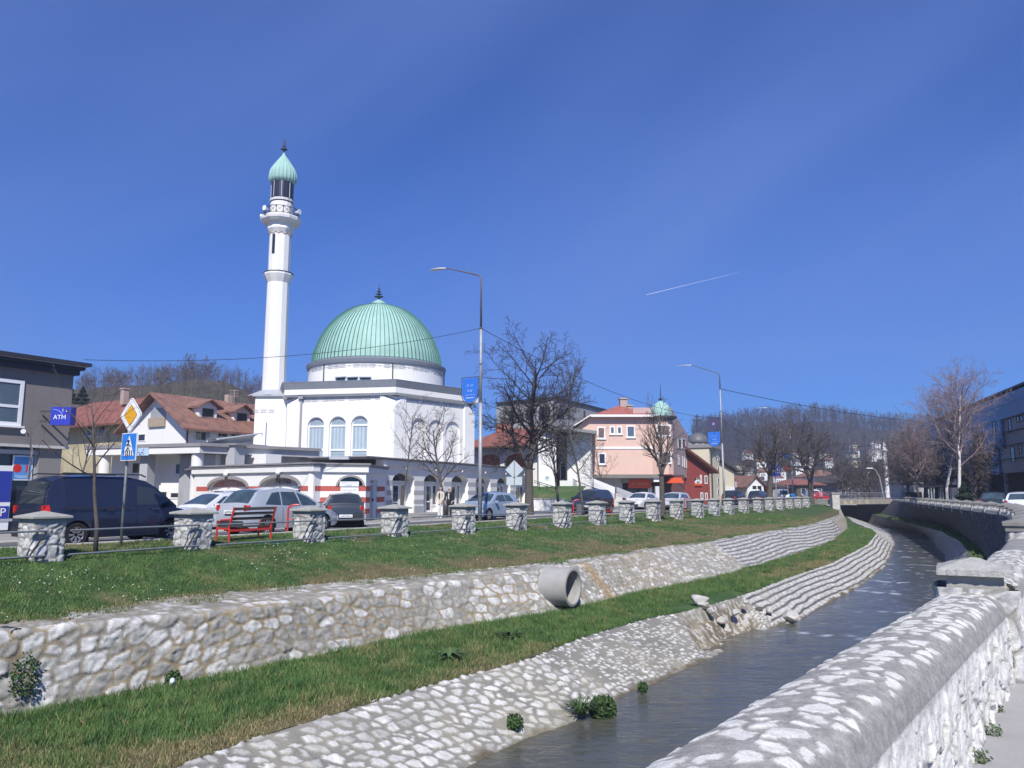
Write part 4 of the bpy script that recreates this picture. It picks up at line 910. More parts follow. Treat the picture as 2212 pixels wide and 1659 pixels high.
    # poster window of the middle bay
    f = fB; o = -.25; g = MB(); panel(g, f, arch_pts(bB[0] - .05, bB[1] + .05, 1.7, bB[3], bB[2] + .05), [], o, .1, .02); g.build('lunette_pane', M_GLASSD, t)
    rim = MB(); pts = [f.P(a, z, .02) for a, z in arch_pts(bB[0], bB[1], bB[3], bB[3], bB[2], 20)[1:-1]]
    for p, q in zip(pts[:-1], pts[1:]): rim.bar(p, q, .07, .1)
    rim.build('arch_trim', M('arch_trim_grey', (.30, .28, .27)), t)
    g = MB(); z1 = fB.hit(*RB(700, 375))[1]; f.box(g, w0, w1, .9, z1 - .27, -.05, .05); bd = g.build('notice_board', M_FRAME, t)
    ink = M('ink_grey', (.22, .22, .24), .8, var=0)
    g = MB(); sz0 = z1 - .24; f.box(g, w0 - .05, w1, sz0, z1, -.05, .09); sb = g.build('sign_board', M_FRAME, t)
    strokes('lettering', f, w0 + .02, w1 - .08, z1 - .06, .05, .095, ink, sb, 1, ((.36, .41), (.68, .73)), .012); strokes('lettering', f, w0 + .2, w1 - .3, z1 - .165, .08, .095, ink, sb, 2, (), .018)
    strokes('lettering', f, w0 + .1, w1 - .12, z1 - .42, .07, .055, ink, bd, 3, ((.38, .42), (.7, .75)), .016); strokes('lettering', f, (w0 + w1) / 2 - .12, (w0 + w1) / 2 + .12, z1 - .53, .06, .055, ink, bd, 4, (), .016)
    p = MB(); f.box(p, w0 + .12, w0 + .5, z1 - .92, z1 - .64, .04, .056); p.build('photo_print', M('photo_dark', (.10, .12, .10), .5, var=.6, scale=9), bd)
    p = MB()
    for k in range(5): f.box(p, w0 + .62, w0 + .62 + .5 * (.6 + .4 * (k % 2)), z1 - .7 - .055 * k, z1 - .685 - .055 * k, .04, .056)
    p.build('printed_lines', ink, bd)
    # door of the narrow bay
    f = fC; g = MB(); f.box(g, d0, d1, .03, 2.1, -.34, -.24); dr = g.build('door', M('grey_door', (.38, .40, .42), .5, var=.05), t)
    g = MB()
    for b in ((d0, d0 + .06, .03, 2.1), (d1 - .06, d1, .03, 2.1), (d0, d1, 1.85, 1.92)): f.box(g, *b, -.26, -.2)
    g.build('door_frame', M_FRAME, dr); g = MB(); f.box(g, d1 - .2, d1 - .14, 1.0, 1.15, -.24, -.17); g.build('handle', M_DARKM, dr)
    # fascia and roof
    def eave(f, a0, a1, z0, z1, z2, ov, depth, e0=0, e1=0):
        g = MB(); f.box(g, a0 - e0, a1 + e1, z0, z1, -.3, ov * .6); g.build('fascia', M_WHITE2, t)
        g = MB(); f.box(g, a0 - e0 - .05, a1 + e1 + .05, z1 + .003, z1 + (z2 - z1) * .5, -depth, ov * .8); f.box(g, a0 - e0 - .1, a1 + e1 + .1, z1 + (z2 - z1) * .5 + .003, z2, -depth, ov); g.build('roof', M_ROOFG, t)
    zf0 = fA.hit(*RA(1000, 462), o=.12)[1]; zf1 = fA.hit(*RA(1000, 372), o=.12)[1]; zf2 = fA.hit(*RA(1000, 318), o=.22)[1]
    print('shop eave', zf0, zf1, zf2)
    eave(fA, 0, fA.L, zf0, zf1, zf2, .22, .5, .1, .12); eave(fB, .1, fB.L, zf0 - .02, zf1 - .02, zf2 - .02, .2, .5, 0, .1); eave(fC, 0, fC.L, zf0 - .05, zf1 - .05, zf2 - .05, .2, .5, 0, .1)
    g = MB(); g.prism([tuple(q) for q in (A0, A1, B0, B1, B2, (-8.2, 51.0), (-14.0, 58.0), (-22.0, 50.0))], zf1 + .01, zf2 - .06); g.build('roof_deck', M_ROOFG, t)
    return t
shops()
def arcade():
    def kp(k): u = (872 + 132.5 * k) / (1 + .072 * k); return pt(u, 53 * (1 + .072 * k))
    p0, p1 = kp(-.62), kp(5.45); f = Fac(p0, p1); sp = f.L / 6.07; t = thing('arcade_building', 'low white arcade with grey stripes and six glazed arches along the mosque', 'arcade', (*((p0 + p1) / 2), 0))
    zs = f.hit(*RC(640, 372))[1]; zt = f.hit(*RC(620, 226))[1]; print('arcade', f.L, sp, zs, zt); holes = []; AR = []
    for k in range(6):
        c = sp * (.62 + k); hw = sp * .345; AR.append((c, hw)); holes.append(arch_pts(c - hw, c + hw, .02, zs, zt, 16))
    mb = MB(); panel(mb, f, rect(0, f.L, 0, zt + .55), holes, 0, .7, .1); mb.build('wall', M_WHITE, t)
    st = MB(); pl = MB(); edges = [0] + [e for c, hw in AR for e in (c - hw, c + hw)] + [f.L]
    for i in range(0, len(edges), 2):
        a, b = edges[i], edges[i + 1]
        if b - a < .05: continue
        for z1, z0 in ((zs, zs - .34), (zs - .66, zs - .98), (zs - 1.3, zs - 1.6)): q = MB(); f.box(q, a, b, z0, z1, -.05, .005); q.build('grey_stripe', M_GREYST, t)
        q = MB(); f.box(q, a, b, 0, .52, -.05, .04); q.build('plinth', M_PLINTH, t)
    g = f.shift(-.62)
    for k, (c, hw) in enumerate(AR):
        m = MB(); panel(m, g, arch_pts(c - hw - .1, c + hw + .1, zs, zs, zt + .08), [], 0, .05, .03); m.build('lunette_pane', M_GLASSD, t)
        m = MB(); g.box(m, c - hw - .1, c + hw + .1, 0, zs, -.1, -.03); inf = m.build('door_surround', M_WHITE2, t)
        dc = c + (.25 if k % 2 else -.1)
        window(g, t, dc - .45, dc + .45, .03, zs - .22, name='door', gm=M_GLASSD, fw=.13, tr=.38)
        window(g, t, dc + .52, min(dc + 1.15, c + hw), .5, zs - .22, gm=M_GLASSD, fw=.08)
        if c - hw < dc - .95: window(g, t, max(dc - 1.1, c - hw), dc - .52, .5, zs - .22, gm=M_GLASSD, fw=.08)
        lb = MB(); q = f.P(c, zt + .3, .15); lb.lathe([(.02, -.12), (.10, -.08), (.12, 0), (.10, .08), (.03, .12)], q, 10); lb.build('wall_lamp', M('lamp_globe', (.75, .75, .72)), t, smooth=True)
    m = MB(); m2 = MB(); ztop = f.hit(*Z2(1400, 945), o=.4)[1]; zf = f.hit(*RC(300, 85), o=.22)[1]; zf2 = f.hit(*RC(300, 35), o=.22)[1]; print('arc eave', ztop, zf, zf2)
    f.box(m, -.3, f.L + .2, zf, ztop - .16, -.4, .22); m.build('fascia', M_WHITE2, t)
    f.box(m2, -2.4, f.L + .4, ztop - .155, ztop - .07, -9, .30); f.box(m2, -2.5, f.L + .5, ztop - .066, ztop, -9, .4); m2.build('roof', M_ROOFG, t)
    m = MB(); f.box(m, -.28, 0, 0, zf, -3, .3); f.box(m, f.L + .0, f.L + .3, 0, zf, -9, .1); m.build('end_wall', M_WHITE, t)
arcade()
# ================================================================== generic street-aligned house
def house(name, label, cat, O, ax, w, l, ze, zr, wm, rm, over=.45, ridge='b', zb=0, chim=(), hip=0, group=None, th=.16):
    """O = front-left corner (xy), ax = unit dir of the front face (to the right); l metres deep; ridge 'b' runs away from the viewer, 'a' runs along the face"""
    ax = np.array(ax, float); ax /= np.linalg.norm(ax); b = np.array([-ax[1], ax[0]]); O = np.array(O, float)
    t = thing(name, label, cat, (*(O + ax * w / 2 + b * l / 2), zb), group=group)
    P = lambda x, y, z: (*(O + ax * x + b * y), z)
    m = MB()
    if ridge == 'b':
        m.add([P(0, 0, zb), P(w, 0, zb), P(w, l, zb), P(0, l, zb), P(0, 0, ze), P(w, 0, ze), P(w, l, ze), P(0, l, ze), P(w / 2, 0, zr), P(w / 2, l, zr)], [(0, 1, 5, 8, 4), (1, 2, 6, 5), (2, 3, 7, 9, 6), (3, 0, 4, 7), (0, 3, 2, 1)])
    else:
        m.add([P(0, 0, zb), P(w, 0, zb), P(w, l, zb), P(0, l, zb), P(0, 0, ze), P(w, 0, ze), P(w, l, ze), P(0, l, ze)] + ([P(0, l / 2, zr), P(w, l / 2, zr)] if not hip else []), [(0, 1, 5, 4), (2, 3, 7, 6), (0, 3, 2, 1)] + ([(1, 2, 6, 9, 5), (3, 0, 4, 8, 7)] if not hip else [(1, 2, 6, 5), (3, 0, 4, 7)]))
    m.build('wall', wm, t); m = MB(); o = over
    if ridge == 'b':
        s = (zr - ze) / (w / 2); zo = ze - s * o
        for q in ((-o, w / 2), (w + o, w / 2)):
            a = [P(q[0], -o, zo + .03), P(q[1], -o, zr + .03), P(q[1], l + o, zr + .03), P(q[0], l + o, zo + .03)]; c = [(x, y, z + th) for x, y, z in a]; m.add(a + c, [(0, 1, 2, 3), (4, 5, 6, 7), (0, 1, 5, 4), (1, 2, 6, 5), (2, 3, 7, 6), (3, 0, 4, 7)])
    else:
        s = (zr - ze) / (l / 2); zo = ze - s * o; h = hip
        for q in ((-o, l / 2), (l + o, l / 2)):
            a = [P(-o, q[0], zo + .03), P(-o + h + (o if h else 0), q[1], zr + .03), P(w + o - h - (o if h else 0), q[1], zr + .03), P(w + o, q[0], zo + .03)]; c = [(x, y, z + th) for x, y, z in a]; m.add(a + c, [(0, 1, 2, 3), (4, 5, 6, 7), (0, 1, 5, 4), (1, 2, 6, 5), (2, 3, 7, 6), (3, 0, 4, 7)])
        if h:
            for xx, xr in ((-o, -o + h + o), (w + o, w + o - h - o)):
                a = [P(xx, -o, zo + .03), P(xr, l / 2, zr + .03), P(xx, l + o, zo + .03)]; c = [(x, y, z + th) for x, y, z in a]; m.add(a + c, [(0, 1, 2), (3, 4, 5), (0, 1, 4, 3), (1, 2, 5, 4), (2, 0, 3, 5)])
    r = m.build('roof', rm, t)
    for cx_, cy_, hh in chim:
        m = MB(); c = O + ax * cx_ + b * cy_; zc = zr - .6; m.box((*c, zc + hh / 2), (.55, .55, hh), ax=(ax, b)); m.box((*c, zc + hh + .06), (.7, .7, .12), ax=(ax, b)); m.build('chimney', M('chimney_render', (.42, .33, .28), .9, var=.2, scale=3), r)
    return t, Fac(O, O + ax * w), Fac(O + ax * w, O + ax * w + b * l), Fac(O + b * l, O)
ST = TT; SP = np.array([TT[1], -TT[0]])     # street direction and the direction square to it
# ---- left: grey corner building
M_GREYB = M('grey_brown_render', (.215, .195, .18), .9, var=.07, scale=1, bump=.15, bscale=40, streak=.25)
def grey_building():
    C1 = pt(139, 29.6); f = Fac(C1 - ST * 26, C1); t = thing('grey_building', 'grey two storey corner building with dark eaves and a bank shopfront', 'building', (*C1, 0))
    L_ = f.L; m = MB(); z2 = f.hit(*Z1(400, 800))[1]; zt = f.hit(*Z1(480, 262))[1]; print('grey b', z2, zt)
    m.add([(*C1, z2), (*(C1 - ST * 26), z2), (*(C1 - ST * 26 - SP * 14), z2), (*(C1 - SP * 14), z2), (*C1, zt), (*(C1 - ST * 26), zt), (*(C1 - ST * 26 - SP * 14), zt), (*(C1 - SP * 14), zt)], [(0, 1, 2, 3), (4, 5, 6, 7), (0, 1, 5, 4), (1, 2, 6, 5), (2, 3, 7, 6), (3, 0, 4, 7)]); m.build('upper_wall', M_GREYB, t)
    m = MB(); a = f.hit(*Z1(300, 900))[0]; f.box(m, a, L_ - .15, 0, z2, -2, -.12); f.box(m, 0, a - 9, 0, z2, -2, -.12); f.box(m, 0, L_ - .2, 0, z2, -14, -2.3); m.build('lower_wall', M('grey_panel', (.24, .225, .21), .85, var=.06), t)
    m = MB(); f.box(m, 0, L_ + .02, z2 - .1, z2 - .003, -.4, .06); m.build('trim', M('pale_trim', (.55, .53, .5), .7), t)
    # eaves: stepped dark cornice
    m = MB(); zt2 = f.hit(*Z1(635, 188), o=.4)[1]; zz = [zt, zt + (zt2 - zt) * .35, zt + (zt2 - zt) * .7, zt2]
    for z0, z1, o in ((zt - .05, zz[1], .15), (zz[1] + .003, zz[2], .28), (zz[2] + .003, zz[3], .44)): f.box(m, -.2, L_ + o, z0, z1, -14 - o, o)
    m.build('eaves', M('dark_eaves', (.035, .037, .055), .6, var=.1), t); m = MB(); f.box(m, -.2, L_ + .3, zz[2] - .03, zz[2] + .02, -13, .31); m.build('gutter_strip', M('pale_trim', (.55, .53, .5)), t)
    a0, z1 = f.hit(*Z1(8, 300)); a1, z0 = f.hit(*Z1(150, 655)); window(f, t, a1 - 2.6, a1, z0, z1, mul=1, tr=.42, gm=M_GLASS, fw=.13, sill=True); window(f, t, a1 - 9, a1 - 6.2, z0, z1, mul=1, tr=.42, gm=M_GLASS, fw=.13, sill=True)
    # shopfront glass and poster
    m = MB(); f.box(m, a - 9, a - .02, .55, z2 - .12, -.5, -.35); sf = m.build('shop_window', M_GLASSD, t)
    m = MB(); 
    for x in (a - 9, a - 6, a - 3.2, a - .08): f.box(m, x, x + .08, .5, z2 - .12, -.34, -.28)
    f.box(m, a - 9, a, .42, .52, -.5, -.2); f.box(m, a - 9, a, z2 - .35, z2 - .2, -.5, -.2); m.build('shop_frame', M_FLASH, t)
    m = MB(); f.box(m, a - 9, a - .5, .02, .42, -.6, -.3); m.build('vent_plinth', M('vent_dark', (.05, .05, .055), .6, var=.3, scale=30), t)
    g = f.shift(-.27); p0, pz1 = g.hit(*Z1(98, 868)); p1, pz0 = g.hit(*Z1(230, 1055)); m = MB(); g.box(m, p0, p1, pz0, pz1, -.03, .02); po = m.build('poster', M('poster_white', (.7, .72, .74), .4, var=0), t)
    m = MB(); g.box(m, p0 + .05, p1 - .05, pz0 + .05, pz1 - .05, .0, .026); m.build('poster_print', M('poster_blue', (.10, .30, .62), .3, var=.25, scale=1.2), po)
    m = MB(); pc = (p0 + p1) / 2; zc = (pz0 + pz1) / 2 - .02; H_ = pz1 - pz0; W_ = p1 - p0
    def blob(c0, c1, r0, r1, cut):
        pts = []
        for k in range(20): an = 2 * math.pi * k / 20; pts.append((c0 + r0 * math.cos(an), c1 + r1 * math.sin(an)))
        panel(m, g, pts, [], .032, .01, .008)
    blob(p0 + .24 * W_, zc, .22 * W_, .17 * H_, 0)
    cres = [(p0 + .62 * W_ + .24 * W_ * math.cos(an), zc + .15 * H_ * math.sin(an)) for an in np.linspace(-1.5, 1.5, 12)] + [(p0 + .62 * W_ + .06 * W_ * math.cos(an), zc + .13 * H_ * math.sin(an)) for an in np.linspace(1.5, -1.5, 12)]
    panel(m, g, cres, [], .032, .01, .008); m.build('red_shapes', M('poster_red', (.55, .03, .02), .25, var=.2), po)
    m = MB(); g.box(m, p0 + .15 * W_, p1 - .15 * W_, pz0 + .16 * H_, pz0 + .18 * H_, .0, .03); g.box(m, p0 + .25 * W_, p1 - .25 * W_, pz0 + .11 * H_, pz0 + .125 * H_, .0, .03); m.build('print_lines', M_FRAME, po)
    # parking panel further left
    q0, qz = g.hit(6, 1066); m = MB(); g.box(m, q0 - .8, q0 + .25, qz - 1.3, qz + 1.0, .0, .05); pb = m.build('info_panel', M_FRAME, t); m = MB(); g.box(m, q0 - .3, q0 + .22, qz - .9, qz - .45, .03, .07); pp = m.build('blue_field', M('sign_blue', (.03, .05, .32), .4, var=.05), pb); text_mesh('lettering', 'P', g, q0 + .02, qz - .68, .42, .075, M_FRAME, pp, .004)
    m = MB(); g.box(m, q0 - .8, q0 + .24, qz - .3, qz + .8, .03, .06); m.build('blue_field', M('sign_blue', (.03, .05, .32)), pb)
    # small lamp arms
    for x, y in ((100, 708),):
        a_, z_ = f.hit(*Z1(x, y)); m = MB(); m.tube([f.P(a_ + .6, z_ - 1.6, 0), f.P(a_ + .45, z_ - .6, .5), f.P(a_, z_, .8)], .03, 6); m.tube([f.P(a_, z_, .8), f.P(a_ - .15, z_ + .03, .95)], [.06, .09], 8); m.build('lamp_arm', M('pale_metal', (.5, .5, .52)), t)
    # projecting bank sign
    sg = thing('bank_sign', 'projecting blue ATM box sign on the corner of the grey building', 'sign', (*C1, 3.5))
    d = 28.4; w0, w1 = at(*Z1(374, 580), d), at(*Z1(521, 575), d); h = Fac(w0[:2], w1[:2]); z1 = h.hit(*Z1(450, 512))[1]; z0 = h.hit(*Z1(450, 645))[1]
    m = MB(); h.box(m, 0, h.L, z0, z1, -.35, 0); bx = m.build('sign_box', M('sign_blue_bright', (.035, .05, .42), .35, var=.05), sg)
    text_mesh('lettering', 'ATM', h, h.L * .46, z0 + (z1 - z0) * .42, .23, .006, M_FRAME, bx, .004); strokes('logo_mark', h, h.L * .62, h.L * .92, z0 + (z1 - z0) * .85, .17, .008, M_FRAME, bx, 7, (), .045)
    m = MB(); pts = [h.P(h.L * (.15 + .5 * math.sin(a_)), z0 + (z1 - z0) * (.3 + .55 * math.cos(a_)), .008) for a_ in np.linspace(-.1, 1.5, 14)]; m.tube(pts, .012, 4); m.build('arc_line', M('sign_pale_blue', (.35, .42, .75), .4), bx)
    m = MB(); 
    for zz_ in (z0 + .15, z1 - .15): m.bar(h.P(-.5, zz_, -.17), h.P(0, zz_, -.17), .05)
    m.build('bracket', M_DARKM, sg)
grey_building()
# ---- left: houses and canopy building behind the cars
def left_houses():
    # white house with gable
    A = pt(394, 62.); wq = 7.6; O = A - SP * wq; ze = at(*Z1(1340, 610), 62)[2]; zr = at(*Z1(1140, 425), 63.8)[2]
    t, f, fr, fl = house('white_house', 'white gabled house with brown tiled roof and two dormers', 'house', O, SP, wq, 15, ze - .3, zr, M_WHITE, M_TILEB, .9, chim=())
    a0, z1 = f.hit(*Z1(1115, 525)); a1, z0 = f.hit(*Z1(1220, 655)); m = MB(); f.box(m, a0, a1, z0, z1, -.03, .02); lg = m.build('loggia', M('loggia_shade', (.33, .34, .37), .9), t)
    m = MB(); f.box(m, a0 - .05, a1 + .05, z0, z0 + .75, .02, .18); m.build('balcony_front', M('wood_panel', (.38, .31, .23), .8, var=.25, scale=6), lg)
    pwin(f, t, *Z1(1020, 712), *Z1(1075, 765), gm=M_GLASSD); 
    for b in ((1438, 688, 1522, 765), (1590, 700, 1680, 740), (1700, 705, 1780, 740)): pwin(fr, t, *Z1(b[0], b[1]), *Z1(b[2], b[3]), gm=M_GLASSD, mul=1)
    a_, z_ = fr.hit(*Z1(1562, 722)); m = MB(); fr.box(m, a_ - .4, a_ + .4, z_ - .25, z_ + .25, 0, .3); m.build('air_conditioner', M_FRAME, t)
    m = MB(); m.tube([fr.P(.1, 0, .08), fr.P(.1, ze - .5, .08)], .05, 6); m.build('downpipe', M_BROWN, t)
    m = MB(); c = O + SP * wq / 2 + ST * 7; m.box((*c, zr + .35), (.5, .5, .9), rz=ROT_T); m.bar((c[0] + .5, c[1], zr), (c[0] + .5, c[1], zr + 1.3), .04)
    for q in (.7, .95, 1.2): m.bar((c[0] + .1, c[1], zr + q), (c[0] + .9, c[1], zr + q), .03)
    m.build('chimney', M('chimney_render', (.42, .33, .28)), t)
    # dormers on the street side slope
    for x0, y0, x1, y1 in ((1495, 520, 1572, 588), (1750, 556, 1818, 620)):
        fd = fr.shift(-.9); a0, z1 = fd.hit(*Z1(x0, y0)); a1, z0 = fd.hit(*Z1(x1, y1)); w_ = a1 - a0
        m = MB(); e = .35; zc = z1 + .15; pk = zc + (w_ / 2 + e) * .55; mid = (a0 + a1) / 2
        m.add([fd.P(a0 - e, z0 - .2, 0), fd.P(a1 + e, z0 - .2, 0), fd.P(a1 + e, zc, 0), fd.P(mid, pk, 0), fd.P(a0 - e, zc, 0)] + [fd.P(a0 - e, z0 - .2, -3.5), fd.P(a1 + e, z0 - .2, -3.5), fd.P(a1 + e, zc, -3.5), fd.P(mid, pk, -3.5), fd.P(a0 - e, zc, -3.5)], [(0, 1, 2, 3, 4), (0, 4, 9, 5), (1, 6, 7, 2), (5, 9, 8, 7, 6)]); dm = m.build('dormer', M_WHITE, t)
        window(fd, t, a0, a1, z0, z1, o=.0, fm=M_BROWN, gm=M_GLASSD, mul=1)
        m = MB()
        for s_ in (-1, 1):
            aa = mid + s_ * (w_ / 2 + e + .35); zz = zc - .35 * .55; v = [fd.P(aa, zz + .04, .5), fd.P(mid, pk + .04, .5), fd.P(mid, pk + .04, -3.4), fd.P(aa, zz + .04, -3.4)]; m.add(v + [p + np.array([0, 0, .12]) for p in v], [(0, 1, 2, 3), (4, 5, 6, 7), (0, 1, 5, 4), (3, 2, 6, 7), (0, 3, 7, 4)])
        m.build('dormer_roof', M_TILEB, t)
    # yellow house
    B = pt(287, 71); O = B - SP * 17; zeY = at(*Z1(800, 582), 71)[2]; zrY = at(*Z1(650, 455), 76)[2]
    t, f, fr, fl = house('yellow_house', 'old yellow house with weathered red tiled roof behind the canopy', 'house', O, SP, 17, 7, zeY, zrY, M('yellow_old_render', (.46, .40, .25), .9, var=.25, scale=.8, stain=.6), M_TILE, 1.3, ridge='a', chim=((11.5, 2, 1.5),), hip=3)
    m = MB(); aW, zW = f.hit(*Z1(600, 660)); f.box(m, 6, 17.05, zW, zeY, -.02, .03); m.build('eave_shade_panel', M('eave_shade_dark', (.11, .10, .085), .9, var=.2, scale=3), t)  # flat dark panel paints the shade under the wide eaves
    for b in ((645, 650, 705, 725), (728, 652, 780, 730)): pwin(f, t, *Z1(b[0], b[1]), *Z1(b[2], b[3]), o=.03, gm=M_GLASSD, sill=True)
    t, f, fr, fl = house('red_roof_house', 'house with dull red hipped roof behind the yellow house', 'house', pt(190, 92), (.95, -.3), 14, 8, at(*Z1(900, 560), 90)[2], at(*Z1(800, 462), 94)[2], M_WHITE2, M_TILE, .6, ridge='a', hip=3)
    # canopy building
    P0, P1 = pt(179, 47.5), pt(426, 44.5); f = Fac(P0, P1); t = thing('canopy_building', 'low white flat roofed building with a deep canopy on columns', 'building', (*((P0 + P1) / 2), 0))
    z0 = f.hit(*Z1(1000, 862))[1]; z1 = f.hit(*Z1(1000, 815))[1]; z2 = z1 + .2; m = MB(); f.box(m, 0, f.L, z0, z1, -8, 0); m.build('canopy_fascia', M_WHITE2, t)
    m = MB(); f.box(m, -.1, f.L + .1, z1 + .003, z2, -8.2, .06); 
    c = f.P(f.L * .45, 0, -5); base = [f.P(-.1, z2 + .003, .06), f.P(f.L + .1, z2 + .003, .06), f.P(f.L + .2, z2 + .003, -8.2), f.P(-.2, z2 + .003, -8.2)]; tp = [f.P(3, z2 + .12, -3), f.P(f.L - 3, z2 + .12, -3), f.P(f.L - 3, z2 + .12, -5), f.P(3, z2 + .12, -5)]
    m.add(base + tp, [(0, 1, 5, 4), (1, 2, 6, 5), (2, 3, 7, 6), (3, 0, 4, 7), (4, 5, 6, 7)]); m.build('roof', M_ROOFG, t)
    w = f.shift(-1.6); m = MB(); w.box(m, .4, f.L - .1, 0, z0, -.3, 0); m.build('wall', M_WHITE, t)
    for b in ((968, 912, 1068, 1015), (1288, 918, 1384, 1022)): pwin(w, t, *Z1(b[0], b[1]), *Z1(b[2], b[3]), gm=M_GLASSD, fw=.14)
    for b in ((1130, 1130, 1240, 1180), (1255, 1138, 1380, 1190)): pwin(w, t, *Z1(b[0], b[1]), *Z1(b[2], b[3]), gm=M_GLASSD, fw=.08)
    for x in (722, 1410):
        a_, _ = f.hit(*Z1(x, 1000)); m = MB(); q = f.P(a_, 0, -.45); m.lathe([(.34, 0), (.34, z0)], q, 18); m.build('column', M_WHITE2, t, smooth=True, auto=40)
    a_, _ = f.hit(*Z1(1020, 950)); m = MB(); f.box(m, a_ - .3, a_ + .3, 0, z0, -1.0, -.4); m.build('pier', M_PLINTH, t)
    a0, zz = f.hit(*Z1(985, 838)); a1, _ = f.hit(*Z1(1100, 838)); m = MB(); f.box(m, a0, a1, zz - .28, zz + .28, 0, .05); sg = m.build('name_sign', M('pale_sign_blue', (.45, .58, .72), .5), t); strokes('lettering', f, a0 + .2, a1 - .25, zz + .1, .2, .056, M('sign_ink', (.08, .14, .3), .6, var=0), sg, 5, ((.4, .46), (.62, .66)), .06); strokes('lettering', f, a0 + .2, a1 - .25, zz - .14, .18, .056, M('sign_ink', (.08, .14, .3)), sg, 6, ((.3, .36),), .06)
    # right wing of it running back
    g = Fac(P1, P1 + ST * 8 + SP * 1.5); m = MB(); g.box(m, 0, g.L, z0 + .0, z1 + .02, -3, 0); m.build('wing_fascia', M_PLINTH, t); m = MB(); g.box(m, 0, g.L, z1 + .023, z2 + .01, -3, .2); m.build('wing_roof', M_ROOFG, t)
    m = MB(); g.box(m, .3, g.L, 0, z0 - .002, -3, -.8); m.build('wing_wall', M_PLINTH, t)
    # arched translucent awning near the minaret block
    a = thing('arched_canopy', 'arched translucent canopy beside the white house', 'canopy', (*pt(480, 52), 0)); m = MB(); p0 = at(*Z1(1470, 780), 50); p1 = at(*Z1(1845, 730), 55); n = 12
    V = []; 
    for k in range(n + 1):
        an = math.pi * k / n * .5 + .15; 
        for q in (p0, p1): V.append((q[0] + .9 * (1 - math.cos(an)), q[1] + .3, q[2] - .5 + .8 * math.sin(an)))
    m.add(V, [(2 * k, 2 * k + 2, 2 * k + 3, 2 * k + 1) for k in range(n)]); m.build('canopy_sheet', M('translucent_sheet', (.36, .40, .44), .25, var=.1), a)
    m = MB(); 
    for k in (0, 6, 12): m.bar(V[2 * k], V[2 * k + 1], .08)
    m.bar((p1[0] + 1, p1[1], 0), (p1[0] + 1, p1[1], p1[2] + 1), .25); m.build('canopy_frame', M_FRAME, a)
    # roof clutter on the shop block: pillar, duct, hood
    v = thing('roof_vent', 'pale square chimney pillar with funnel hood on the shop roof', 'vent', (*pt(507, 46), 3)); p = at(*Z2(82, 900), 46); zt_ = at(*Z2(82, 845), 46)[2]; m = MB(); m.box((p[0], p[1], (2.9 + zt_) / 2), (.75, .75, zt_ - 2.9), rz=ROT_T); m.build('pillar', M_PLINTH, v); m = MB(); m.box((p[0], p[1], zt_ + .06), (1.3, 1.0, .12), rz=ROT_T); m.build('cap', M_ROOFG, v)
    p = at(*Z2(190, 890), 48); zz = at(*Z2(190, 855), 48)[2]; z3 = at(*Z2(190, 925), 48)[2]; m = MB(); m.box((p[0], p[1], z3 - .4), (4.4, 1.2, .9), rz=ROT_T); m.lathe([(.45, z3 - .3), (.5, z3 + .2), (.9, zz), (1.1, zz + .12)], (p[0], p[1], 0), 4, R(20)); m.build('duct', M_WHITE2, v)
left_houses()
